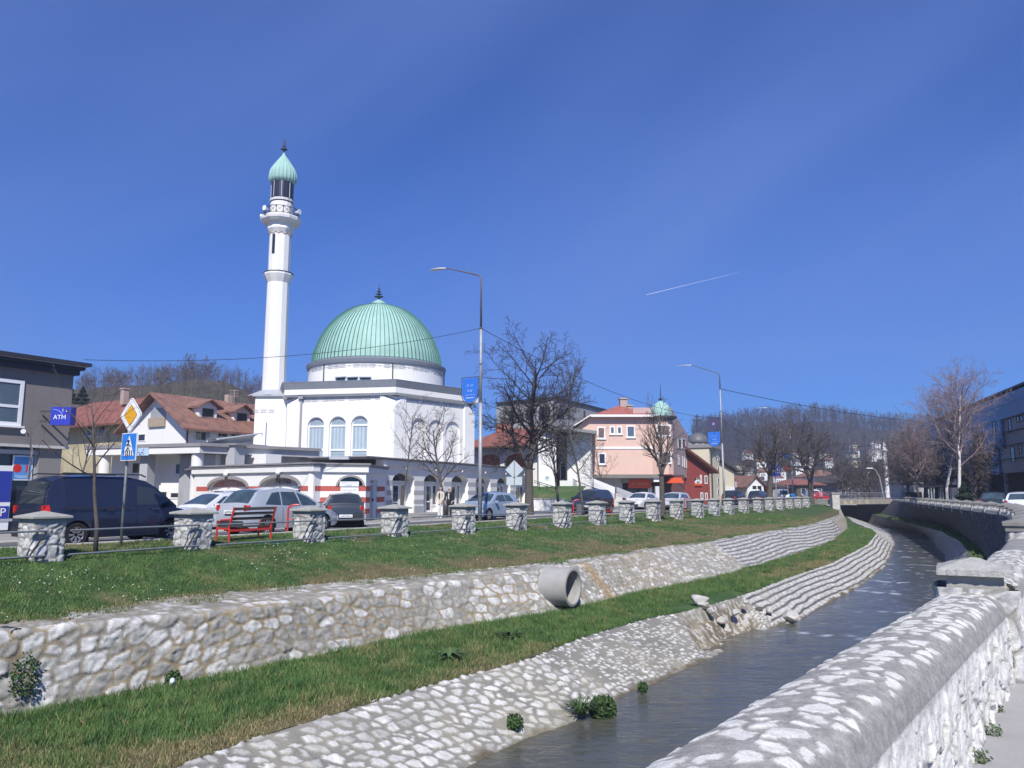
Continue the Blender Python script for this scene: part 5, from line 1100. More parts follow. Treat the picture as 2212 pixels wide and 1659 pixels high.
# ================================================================== right hand group of buildings
M_PINK = M('pink_render', (.70, .49, .40), .88, var=.05, scale=.6, bump=.1, bscale=30, streak=.12)
M_PINKSH = M('pink_shaded_render', (.50, .37, .34), .9, var=.1, scale=.8, streak=.3)  # greyer copy of the pink; the street side's shade is in its colour
M_CREAM = M('cream_render', (.66, .60, .44), .9, var=.06, streak=.2)
M_REDW = M('dark_red_render', (.30, .065, .055), .9, var=.08, scale=.7, streak=.15)
M_SAGE = M('sage_grey_render', (.36, .37, .32), .9, var=.08, streak=.2)
M_ORNG = M('orange_plastic', (.72, .10, .03), .4, var=.1)
M_BRICK = M('brick_wall', (.40, .16, .10), .9, var=.3, scale=9, bump=.4, bscale=30)
M_GREYC = M('grey_facade', (.36, .36, .35), .85, var=.05, streak=.2)
def pink_building():
    Y = 80.; p0, p1 = pt(1277, Y), pt(1414, Y); f = Fac(p0, p1); zs = f.hit(*Z3(1300, 1167))[1]; zt = f.hit(*Z3(1200, 716))[1]
    t = thing('pink_house', 'pink three storey house with red hipped roof and green domed corner turret', 'house', (*((p0 + p1) / 2), 0)); L_ = f.L
    tw = Fac(pt(1414, Y - .8), pt(1461, Y - .8)); q0, q1 = tw.p0, tw.p1; e = q1 + np.array([0, 1.4]); bk = pt(1490, Y + 15)
    a_l, z_l = f.hit(*Z3(890, 800)); 
    m = MB(); poly = [p0, p1, p1 + (0, 9), p0 + (0, 9)]; m.prism([tuple(p) for p in poly], zs, zt)
    # lean-to gable part on the left with sloping top
    m.add([f.P(a_l, zs, 0), f.P(0, zs, 0), f.P(0, zt, 0), f.P(a_l, z_l, 0), f.P(a_l, zs, -8), f.P(0, zs, -8), f.P(0, zt, -8), f.P(a_l, z_l, -8)], [(0, 1, 2, 3), (4, 5, 6, 7), (0, 3, 7, 4), (3, 2, 6, 7)]); m.build('wall', M_PINK, t)
    # street side wing
    g = Fac(e, bk); z2 = g.hit(*Z3(1700, 700))[1]; z3 = g.hit(*Z3(1775, 872))[1]; zb1 = zs - .1; m = MB(); c = np.array([-4, 0])
    m.add([(*e, zb1), (*bk, zb1), (*bk, z3), (*e, z2), (*(e + c), zb1), (*(bk + c), zb1), (*(bk + c), z3), (*(e + c), z2)], [(0, 1, 2, 3), (4, 5, 6, 7), (3, 2, 6, 7), (0, 1, 5, 4), (1, 2, 6, 5), (0, 3, 7, 4)]); m.build('side_wing', M_PINKSH, t)
    for b in ((1682, 880, 1708, 970), (1714, 880, 1740, 975), (1683, 1015, 1695, 1095), (1716, 1025, 1728, 1110), (1733, 1032, 1745, 1118), (1750, 1036, 1762, 1122)): pwin(g, t, *Z3(b[0], b[1]), *Z3(b[2], b[3]), gm=M_SHUT if b[1] < 900 else M_GLASS, fw=.12)
    # turret: half octagon bay
    ztt = tw.hit(*Z3(1580, 718))[1]; w = tw.L; c = tw.P(w / 2, 0, -w * .55); r = w / 2 * 1.04; m = MB(); m.lathe([(r, zs + .0), (r, ztt)], (c[0], c[1], 0), 8, R(22.5)); m.build('turret', M_PINKSH if 0 else M_PINK, t)
    m = MB(); m.lathe([(r + .05, ztt - .3), (r + .5, ztt - .05), (r + .5, ztt + .12), (r * .9, ztt + .2)], (c[0], c[1], 0), 8, R(22.5)); m.build('turret_cornice', M_DARKM, t)
    zd = at(*Z3(1580, 590), c[1])[2]; H = zd - ztt; rd = 80 / 3.615 / 1678 * c[1]
    m = MB(); m.lathe([(rd, ztt + .1), (rd * 1.02, ztt + .25 * H), (rd * .93, ztt + .48 * H), (rd * .74, ztt + .7 * H), (rd * .45, ztt + .87 * H), (rd * .15, ztt + .96 * H), (.05, zd)], (c[0], c[1], 0), 24, flute=lambda k, i: .03 * (k % 2)); dm = m.build('turret_dome', M_COPPER, t)
    m = MB(); m.tube([(c[0], c[1], zd - .2), (c[0], c[1], zd + 1.7)], [.07, .02], 6); m.lathe([(.05, zd), (.3, zd + .12), (.05, zd + .3)], (c[0], c[1], 0), 8); m.build('finial', M_DARKM, dm)
    fo = tw.shift(.0); oc = Fac((c[0] - r * math.sin(R(22.5)), c[1] - r * math.cos(R(22.5))), (c[0] + r * math.sin(R(22.5)), c[1] - r * math.cos(R(22.5))))
    for y0, y1 in ((778, 870), (988, 1085)): z1_ = oc.hit(*Z3(1535, y0))[1]; z0_ = oc.hit(*Z3(1535, y1))[1]; window(oc, t, oc.L / 2 - .75, oc.L / 2 + .75, z0_, z1_, fm=M_FRAME, gm=M_SHUT, fw=.14)
    for b in ((1052, 795, 1115, 890), (1150, 790, 1190, 855), (1205, 790, 1246, 855), (1280, 785, 1348, 880), (1060, 998, 1120, 1090)): pwin(f, t, *Z3(b[0], b[1]), *Z3(b[2], b[3]), fm=M_FRAME, gm=M_SHUT if b[0] in (1052,) else (M_GLASS if b[0] != 1060 else M_GLASSD), fw=.13, sill=True)
    a_, z_ = f.hit(*Z3(1200, 960)); m = MB(); f.box(m, a_l, L_, z_ - .12, z_ + .12, -.05, .07); m.build('string_course', M_FRAME, t)
    # roof
    zr = at(*Z3(1235, 628), Y + 4)[2]; o = .6; P_ = lambda a, d, z: f.P(a, z, -d); m = MB(); zo = zt + .02
    zl = zt + (z_l - zt)
    v = [P_(-o * .2, -o, zo), P_(L_ + o, -o, zo), P_(L_ + o, 9, zo), P_(-o * .2, 9, zo), P_(L_ * .55, 4, zr), P_(L_ * .62, 5, zr)]
    m.add(v, [(0, 1, 5, 4), (1, 2, 5), (2, 3, 4, 5), (3, 0, 4), (0, 1, 2, 3)]); rf = m.build('roof', M_TILEP, t)
    m = MB(); v = [P_(a_l - .5, -o, z_l - .1), P_(0, -o, zo), P_(0, 8.4, zo), P_(a_l - .5, 8.4, z_l - .1)]; m.add(v + [p + np.array([0, 0, .2]) for p in v], [(0, 1, 2, 3), (4, 5, 6, 7), (0, 1, 5, 4), (3, 0, 4, 7)]); m.build('lower_roof', M_TILEP, t)
    m = MB(); m.bar(P_(a_l - .6, -o - .03, z_l - .05), P_(0, -o - .03, zo + .08), .24, .12); f.box(m, 0, L_ + o, zo - .1, zo + .14, o + .0, o + .1); m.build('eaves_board', M_FRAME, t)
    for x, y, w_, h_ in ((1257, 640, .8, 2.2), (1302, 665, .6, 1.4), (1415, 690, .7, 1.3)): p = at(*Z3(x, y), Y + 4); m = MB(); m.box((p[0], p[1], p[2] - .3), (w_, .8, h_)); m.box((p[0], p[1], p[2] + h_ / 2 - .22), (w_ + .2, 1, .14)); m.build('chimney', M('chimney_render', (.42, .33, .28)), rf)
    # ground floor: recessed shopfront under the overhang
    m = MB(); h = f.shift(-1.2); aa = f.hit(*Z3(1260, 1200))[0]; h.box(m, a_l + 1, aa, 0, zs, -3, 0); m.build('stone_wall', M('pale_stone_blocks', (.55, .54, .52), .9, var=.18, scale=1.5, bump=.3), t)
    m = MB(); h.box(m, aa, L_ + 3.5, 0, zs, -3, -.6); m.build('shopfront', M('shop_dark_red', (.10, .045, .045), .6, var=.3, scale=1), t)
    m = MB(); f.box(m, a_l, L_ + .5, zs - .38, zs - .003, -6, .35); m.build('soffit_band', M('soffit_grey', (.20, .19, .17), .9), t)
    z1_ = h.hit(*Z3(1400, 1200))[1]; m = MB(); h.box(m, aa - .1, L_ - .2, z1_ - .45, z1_ + .25, 0, .12)
    c_ = h.hit(*Z3(1380, 1200))[0]; panel(m, h, arch_pts(c_ - 1.7, c_ + 1.7, z1_ - .4, z1_ + .2, z1_ + .75), [], .25, .1, .25); m.build('awning_board', M_SAGE, t)
    m = MB(); panel(m, h, arch_pts(c_ - 1.2, c_ + 1.2, z1_ - 1.0, z1_ - .3, z1_ - .05), [], .34, .1, .1); oa = m.build('orange_sign', M_ORNG, t); strokes('lettering', h, c_ - .8, c_ + .8, z1_ - .5, .2, .36, M_FRAME, oa, 9, (), .06)
    for a_, b_ in ((c_ - 1.3, c_ - .05), (c_ + .05, c_ + 1.3)): window(h.shift(-.5), t, a_, b_, .1, z1_ - 1.0, fm=M_DARKM, gm=M_GLASSD)
    x0, zz0 = h.hit(*Z3(1447, 1260)); x1, zz1 = h.hit(*Z3(1482, 1330)); window(h, t, x0, x1, zz1, zz0, gm=M_GLASSD, fw=.22)
    k0, _ = h.hit(*Z3(1495, 1300)); k1, _ = h.hit(*Z3(1555, 1300)); m = MB(); h.box(m, k0, k1, 0, zs - 1.2, 0, .9); m.build('pier', M('pale_tiles', (.60, .60, .60), .8, var=.08), t)
    ka, kz = h.hit(*Z3(1512, 1200)); m = MB(); h.box(m, ka - .5, ka + .5, kz - .35, kz + .35, .9, 1.35); m.build('air_conditioner', M_FRAME, t)
    # orange corner canopy
    s_ = at(*Z3(1675, 1215), Y - 1); m = MB(); m.add([(s_[0] - .9, s_[1], s_[2] - .25), (s_[0] + .6, s_[1], s_[2] - .25), (s_[0] + .5, s_[1], s_[2] + .3), (s_[0] - .35, s_[1], s_[2] + .3), (s_[0] - .9, s_[1] + 1.2, s_[2] - .25), (s_[0] + 1.2, s_[1] + 1.8, s_[2] - .15), (s_[0] + .5, s_[1] + 1.2, s_[2] + .3), (s_[0] - .35, s_[1] + 1.2, s_[2] + .3)], [(0, 1, 2, 3), (1, 5, 6, 2), (0, 3, 7, 4), (0, 1, 5, 4), (3, 2, 6, 7), (4, 5, 6, 7)]); m.build('orange_awning', M_ORNG, t)
pink_building()
def white_canopy_building():
    t = thing('white_wedge_building', 'white modern building with a wedge shaped overhanging roof beside the pink house', 'building', (*pt(1215, 77), 2)); f = Fac(pt(1163.6, 75), pt(1202, 75)); zt = f.hit(*Z3(660, 830))[1]; zb = .6
    m = MB(); f.box(m, 0, f.L, zb, zt, -4, 0); m.build('front_slab', M_WHITE, t); g = Fac(pt(1200, 79), pt(1277, 77.5)); zt2 = g.hit(*Z3(1000, 850))[1]; x, _ = g.hit(*Z3(817, 1000)); m = MB(); g.box(m, x, g.L, zb, zt2, -.5, 0); m.build('right_wall', M_WHITE, t)
    m = MB(); g.box(m, 0, x, zb, zt2, -1.5, -1.0); m.build('recess_wall', M('stone_cladding', (.25, .23, .22), .9, var=.35, scale=3, bump=.4), t)
    m = MB(); a, b, c = at(*Z3(588, 800), 74.6), at(*Z3(722, 787), 74.0), at(*Z3(1047, 826), 76.2); zz = [a[2], b[2], c[2]]; bl, br = pt(1168, 86), pt(1285, 86)
    top = [a, b, c, (*br, zz[2]), (*bl, zz[0])]; bot = [np.array(p) - (0, 0, .3) for p in top]; low = [(*f.p0, zt - .05), (*f.P(f.L, 0, 0)[:2], zt - .05), (*g.p1, zt2 - .05), (*br, zz[2] - 1), (*bl, zz[0] - 1)]
    V = [tuple(p) for p in top] + [tuple(p) for p in bot] + low; F_ = [(0, 1, 2, 3, 4)] + [(i, (i + 1) % 5, (i + 1) % 5 + 5, i + 5) for i in range(5)] + [(5 + i, 5 + (i + 1) % 5, 10 + (i + 1) % 5, 10 + i) for i in range(5)]; m.add(V, F_); m.build('roof', M('canopy_grey', (.26, .27, .26), .8, var=.06), t)
    a0, z1 = f.hit(*Z3(642, 1178)); a1, z0 = f.hit(*Z3(680, 1208)); window(f, t, a0, a1, z0, z1, gm=M_GLASSL)
    m = MB(); gy = f.shift(3); w = g.shift(2.5); x0, zz0 = w.hit(*Z3(760, 1215)); x1, _ = w.hit(*Z3(862, 1215)); w.box(m, x0, x1, .3, zz0, -1.2, 0); m.build('terrace_wall', M_WHITE2, t)
    x0, z1 = g.shift(-.9).hit(*Z3(762, 1150)); x1, z0 = g.shift(-.9).hit(*Z3(812, 1212)); window(g.shift(-.98), t, x0, x1, z0, z1 + 1, gm=M_GLASSD)
    # raised lawn and its low white wall
    L0, L1 = pt(1148, 61), pt(1200, 60); lf = Fac(L0, L1); zw = lf.hit(*Z3(650, 1360))[1]; wt = thing('low_white_wall', 'low white garden wall under the big bare tree', 'wall', (*L0, 0)); m = MB(); lf.box(m, 0, lf.L + .6, 0, zw, -.3, 0); m.build('wall', M_WHITE, wt); m = MB(); lf.box(m, -.05, lf.L + .65, zw + .002, zw + .07, -.36, .06); m.build('coping', M_KERB, wt)
    P = []; n = 14; k0, k1 = pt(1140, 61.5), pt(1245, 60); b0, b1 = pt(1140, 78), pt(1270, 77)
    i = np.linspace(0, 1, n)[:, None, None]; j = np.linspace(0, 1, n)[None, :, None]; XY = (k0 * (1 - i) + k1 * i) * (1 - j) + (b0 * (1 - i) + b1 * i) * j; z = (.35 + 1.75 * np.sin(j * math.pi / 2)) + 0 * i; Pn = np.concatenate([XY, z], -1); c_, d_ = grass_col(Pn[..., 0], Pn[..., 1], .05 + 0 * Pn[..., 0]); tag(mesh_np('lawn', Pn.reshape(-1, 3), grid_faces(n, n), M_TURF, c_), kind='structure')
    # stairs railing
    r = thing('stair_railing', 'white sloping stair railing with dark handrails in front of the pink house', 'railing', (*pt(1320, 70), 0)); 
    for (xa, ya, xb, yb) in ((1010, 1205, 1190, 1278), (1205, 1278, 1355, 1335)):
        for k in range(4):
            m = MB(); p, q = at(*Z3(xa, ya + k * 17), 71), at(*Z3(xb, yb + k * 11), 68 if xb > 1200 else 70); m.bar(p, q, .05, .24 if k == 0 else .14); m.build('rail', M_FRAME, r)
    for x, y, h_ in ((1020, 1200, 90), (1105, 1245, 80), (1192, 1280, 80), (1350, 1335, 50)): m = MB(); p = at(*Z3(x, y), 70.5); q = at(*Z3(x, y + h_), 70.5); m.bar(p, q, .08); m.build('post', M_DARKM, r)
    r2 = thing('handrail', 'thin dark handrail rising beside the lawn and white wall', 'railing', (*pt(1190, 72), 1))
    for o_ in (0, 14): m = MB(); m.tube([at(*Z3(560, 1215 + o_), 73), at(*Z3(735, 1268 + o_), 68)], .03, 5); m.build('rail', M_DARKM, r2)
    for x, y in ((600, 1228), (660, 1246), (725, 1266)): m = MB(); p = at(*Z3(x, y), 70); m.tube([p, p - (0, 0, 1.2)], .035, 5); m.build('post', M_DARKM, r2)
    m = MB(); m.tube([at(*Z3(862, 1205), 71), at(*Z3(1030, 1275), 68)], .035, 5); m.build('rail', M_DARKM, r2)
white_canopy_building()
def brick_arcade_building():
    P0, P1 = pt(1022, 84), pt(1166, 80); f = Fac(P0, P1); t = thing('brick_arch_building', 'red brick building with white arched pillars and red roof behind the arcade', 'building', (*((P0 + P1) / 2), 0)); ze = f.hit(*Z3(300, 940))[1]; zr = at(*Z3(300, 812), 88)[2]; zb = 0
    m = MB(); f.box(m, 0, f.L, zb, ze, -9, -.6); m.build('wall', M_BRICK, t)
    hs = []; sp = f.hit(*Z3(525, 1000))[0] - f.hit(*Z3(310, 1000))[0]; c0 = f.hit(*Z3(310, 1000))[0]; zs = f.hit(*Z3(310, 1050))[1]
    x = c0 - sp / 2 - sp
    while x < f.L + sp: hs.append((x - sp * .42, x + sp * .42)); x += sp
    hs = [arch_pts(max(a, .1), min(b, f.L - .1), 1.0, zs, ze - .9) for a, b in hs if min(b, f.L - .1) - max(a, .1) > .8]
    m = MB(); panel(m, f, rect(0, f.L, 1., ze), hs, 0, .5, .1); m.build('arch_wall', M_WHITE, t)
    m = MB(); v = [f.P(-1.2, ze - .15, 1.4), f.P(f.L + 1.2, ze - .15, 1.4), f.P(f.L - 1, zr, -5), f.P(1, zr, -5), f.P(-1.2, ze - .15, -11), f.P(f.L + 1.2, ze - .15, -11)]; m.add(v, [(0, 1, 2, 3), (3, 2, 5, 4), (0, 3, 4), (1, 5, 2), (0, 1, 5, 4)]); rf = m.build('roof', M_TILE, t)
    m = MB(); f.box(m, -1.2, f.L + 1.2, ze - .34, ze - .16, .2, 1.4); m.build('eaves_board', M_BROWN, t)
    for x, y in ((292, 805), (338, 800)): p = at(*Z3(x, y + 30), 87); m = MB(); m.box((p[0], p[1], p[2] - .2), (.9, .8, 2)); m.build('chimney', M_BRICK, rf)
brick_arcade_building()
def modern_block():
    A, B, C = pt(1072, 107), pt(1198, 100), pt(1311, 116); f, g = Fac(A, B), Fac(B, C); za = f.hit(*Z3(265, 615))[1]; zb_ = f.hit(*Z3(720, 574))[1]; zc = g.hit(*Z3(1130, 660))[1]; t = thing('modern_block', 'grey flat roofed modern block with dark square windows behind the big tree', 'building', (*B, 0))
    m = MB(); D = A + (C - B); zt = (za + zb_) / 2; m.prism([tuple(A), tuple(B), tuple(C), tuple(D)], 0, zt); m.build('wall', M_GREYC, t)
    m = MB(); q = [A + (-.2, -.2), B + (0, -.4), C + (.3, 0), D]; m.prism([tuple(p) for p in q], zt + .003, zt + .22); m.build('roof_edge', M_DARKM, t)
    for b in ((365, 672, 402, 745), (495, 660, 535, 740), (598, 645, 680, 745)): pwin(f, t, *Z3(b[0], b[1]), *Z3(b[2], b[3]), fm=M_DARKM, gm=M_GLASSD)
    for b in ((752, 648, 790, 730), (828, 665, 840, 735), (945, 668, 958, 750)): pwin(g, t, *Z3(b[0], b[1]), *Z3(b[2], b[3]), fm=M_DARKM, gm=M_GLASSD)
    m = MB(); a0, z1 = f.hit(*Z3(300, 770)); f.box(m, 0, f.L, z1 - 2, z1 - 1.2, 0, .05); m.build('band', M_CREAM, t)
modern_block()
def right_row():
    # red house
    f = Fac(pt(1475, 92), pt(1534, 96)); t = thing('red_house', 'dark red house with sloping tiled roof and orange sign', 'house', (*f.p0, 0)); z0 = f.hit(*Z4(65, 940))[1]; z1 = f.hit(*Z4(290, 1105))[1]; m = MB()
    m.add([f.P(0, 0, 0), f.P(f.L, 0, 0), f.P(f.L, z1, 0), f.P(0, z0, 0), f.P(0, 0, -9), f.P(f.L, 0, -9), f.P(f.L, z1, -9), f.P(0, z0, -9)], [(0, 1, 2, 3), (4, 5, 6, 7), (1, 2, 6, 5), (0, 3, 7, 4)]); m.build('wall', M_REDW, t)
    m = MB(); v = [f.P(-.3, z0 + .25, .7), f.P(f.L + 1.1, z1 - .35, .7), f.P(f.L + 1.1, z1 - .35, -9.5), f.P(-.3, z0 + .25, -9.5)]; m.add(v + [p + np.array([0, 0, .3]) for p in v], [(0, 1, 2, 3), (4, 5, 6, 7), (0, 1, 5, 4), (1, 2, 6, 5)]); m.build('roof', M_TILE, t)
    for b in ((212, 1285, 233, 1345), (250, 1288, 270, 1350), (207, 1140, 222, 1210), (245, 1145, 268, 1215)): pwin(f, t, *Z4(b[0], b[1]), *Z4(b[2], b[3]), gm=M_GLASSD, fw=.14)
    a0, zz1 = f.hit(*Z4(160, 1211)); a1, zz0 = f.hit(*Z4(218, 1231)); m = MB(); f.box(m, a0, a1, zz0, zz1, .02, .14); m.build('orange_sign', M_ORNG, t)
    a0, zz1 = f.hit(*Z4(163, 1170)); a1, zz0 = f.hit(*Z4(207, 1209)); m = MB(); f.box(m, a0, a1, zz0, zz1, .02, .1); s_ = m.build('black_sign', M_DARKM, t); strokes('lettering', f, a0 + .25, a1 - .2, zz0 + .45, .7, .12, M_FRAME, s_, 12, ((.42, .55),), .14)
    m = MB(); n = 14; cx = (a0 + a1) / 2; cz_ = zz1 - .45; panel(m, f, [(cx + .75 * math.cos(2 * math.pi * k / n), cz_ + .30 * math.sin(2 * math.pi * k / n)) for k in range(n)], [[(cx + .35 * math.cos(2 * math.pi * k / 8), cz_ + .12 * math.sin(2 * math.pi * k / 8)) for k in range(8)]], .13, .02, .02); m.build('eye_emblem', M_FRAME, s_)
    # sage gable and church
    f = Fac(pt(1490, 110), pt(1543, 110.6)); t = thing('sage_building', 'sage grey gabled building behind the red house', 'building', (*f.p0, 0)); z0 = f.hit(*Z4(125, 890))[1]; z1 = f.hit(*Z4(325, 995))[1]; m = MB(); m.add([f.P(0, 0, 0), f.P(f.L, 0, 0), f.P(f.L, z1, 0), f.P(0, z0, 0), f.P(0, 0, -8), f.P(f.L, 0, -8), f.P(f.L, z1, -8), f.P(0, z0, -8)], [(0, 1, 2, 3), (1, 2, 6, 5), (3, 2, 6, 7), (0, 3, 7, 4)]); m.build('wall', M_SAGE, t)
    m = MB(); v = [f.P(-.3, z0 + .1, .5), f.P(f.L + .6, z1 - .1, .5), f.P(f.L + .6, z1 - .1, -8), f.P(-.3, z0 + .1, -8)]; m.add(v + [p + np.array([0, 0, .3]) for p in v], [(0, 1, 2, 3), (4, 5, 6, 7), (0, 1, 5, 4), (1, 2, 6, 5)]); m.build('roof', M_ROOFG, t)
    g = Fac(pt(1535, 107), pt(1556, 112)); t = thing('cream_building', 'narrow cream building with dark downpipe beside the sage gable', 'building', (*g.p0, 0)); z1 = g.hit(*Z4(340, 925))[1]; m = MB(); g.box(m, 0, g.L, 0, z1, -6, 0); m.build('wall', M_CREAM, t); m = MB(); g.box(m, -.2, g.L + .5, z1 + .003, z1 + .5, -6.2, .5); m.build('cornice', M_ROOFG, t); m = MB(); m.tube([g.P(.6, 0, .15), g.P(.6, z1 - 1, .15), g.P(2, z1 - .3, .3)], .09, 6); m.build('downpipe', M_DARKM, t)
    for y in (1000, 1100, 1190, 1280): pwin(g, t, *Z4(352, y - 25), *Z4(366, y + 25), gm=M_GLASSD)
    c = pt(1511, 135); t = thing('domed_church', 'cream church tower with a dark metal dome and cross', 'church', (*c, 0)); zt = at(*Z4(205, 858), 135)[2]; zd = at(*Z4(205, 790), 135)[2]; r = 88 / 3.84 / 1678 * 135; m = MB(); m.lathe([(r * .92, 0), (r * .92, zt)], (*c, 0), 8, R(22.5)); m.build('tower', M_CREAM, t)
    H = zd - zt; m = MB(); m.lathe([(r * 1.04, zt - .3), (r * 1.04, zt), (r * .97, zt + .02), (r * .9, zt + .4 * H), (r * .66, zt + .72 * H), (r * .35, zt + .92 * H), (.1, zd)], (*c, 0), 20); dm = m.build('dome', M('dark_zinc', (.13, .13, .13), .5, var=.1), t, smooth=True, auto=40)
    m = MB(); m.bar((*c, zd - .2), (*c, zd + 3.2), .22); m.bar((c[0] - .8, c[1], zd + 2.2), (c[0] + .8, c[1], zd + 2.2), .2); m.bar((c[0] - .4, c[1], zd + 2.8), (c[0] + .4, c[1], zd + 2.8), .16); m.build('cross', M_DARKM, dm)
    # cream house with slanting dark roof, orange house, white gabled house
    def slant(name, label, cat, u0, u1, d, ya, yb, wm, rm, wins=(), Z=Z4, x0=0, x1=0):
        f = Fac(pt(u0, d), pt(u1, d + 2)); t = thing(name, label, cat, (*f.p0, 0)); z0 = f.hit(*Z(x0, ya))[1]; z1 = f.hit(*Z(x1, yb))[1]; m = MB(); m.add([f.P(0, 0, 0), f.P(f.L, 0, 0), f.P(f.L, z1, 0), f.P(0, z0, 0), f.P(0, 0, -8), f.P(f.L, 0, -8), f.P(f.L, z1, -8), f.P(0, z0, -8)], [(0, 1, 2, 3), (1, 2, 6, 5), (0, 3, 7, 4)]); m.build('wall', wm, t)
        m = MB(); v = [f.P(-.3, z0 + .1, .6), f.P(f.L + .8, z1 - .1, .6), f.P(f.L + .8, z1 - .1, -9), f.P(-.3, z0 + .1, -9)]; m.add(v + [p + np.array([0, 0, .35]) for p in v], [(0, 1, 2, 3), (4, 5, 6, 7), (0, 1, 5, 4), (1, 2, 6, 5)]); m.build('roof', rm, t)
        for b in wins: pwin(f, t, *Z(b[0], b[1]), *Z(b[2], b[3]), gm=M_GLASSD)
        return t, f
    t, f = slant('cream_house', 'cream house with a steep dark roof next to the lamp post', 'house', 1553, 1587, 120, 1025, 1115, M_CREAM, M_TILED, ((500, 1200, 512, 1240),), x0=365, x1=495)
    a0, z1 = f.hit(*Z4(425, 1240)); a1, z0 = f.hit(*Z4(490, 1300)); m = MB(); f.box(m, a0, a1, z0, z1, .02, .2); m.build('white_board', M_FRAME, t)
    for lab, u0, u1, d, ve, vr, wm, rm, nm in (('yellow ochre house with a red hipped roof behind the stone pillars', 1588, 1613, 130, 1035, 1022, M('ochre_render', (.66, .44, .20), .9, var=.08), M_TILE, 'ochre_house'),
            ('low brown house with a wide red hipped roof near the bridge', 1722, 1778, 150, 1047, 1036, M('brown_render', (.12, .10, .085), .9, var=.2), M_TILE, 'brown_house'),
            ('long low house with a dull red roof behind the white vans', 1680, 1700, 140, 1052, 1041, M_BRICK, M_TILED, 'low_house'),
            ('dark timbered house standing left of the bridge lamp', 1810, 1858, 165, 1042, 1026, M('grey_timber', (.13, .13, .15), .9, var=.2), M_TILED, 'timber_house'),
            ('white two storey house between the bare trees', 1782, 1812, 175, 1028, 1015, M_WHITE2, M_TILEB, 'white_house')):
        p0, p1 = pt(u0, d), pt(u1, d + 2); w = float(np.linalg.norm(p1 - p0)); t, f, _, _ = house(nm, lab, 'house', p0, p1 - p0, w, 8, at(u0, ve, d)[2], at(u0, vr, d + 4)[2], wm, rm, .6, ridge='a', hip=w * .3)
        for k in range(3): window(f, t, w * (.15 + .3 * k), w * (.15 + .3 * k) + 1.1, 1.0, 2.3, gm=M_GLASSD)
    p0, p1 = pt(1614, 125), pt(1650, 126); w = float(np.linalg.norm(p1 - p0)); t, f, _, _ = house('white_gabled_house', 'white gabled house with rusty brown roof between ochre house and tree', 'house', p0, p1 - p0, w, 12, at(1650, 1048, 125)[2], at(1620, 1029, 125)[2], M_WHITE2, M_TILEB, .5)
    for k in range(2): window(f, t, w * (.3 + .3 * k), w * (.3 + .3 * k) + .9, 1.2, 2.6, gm=M_GLASSD)
right_row()
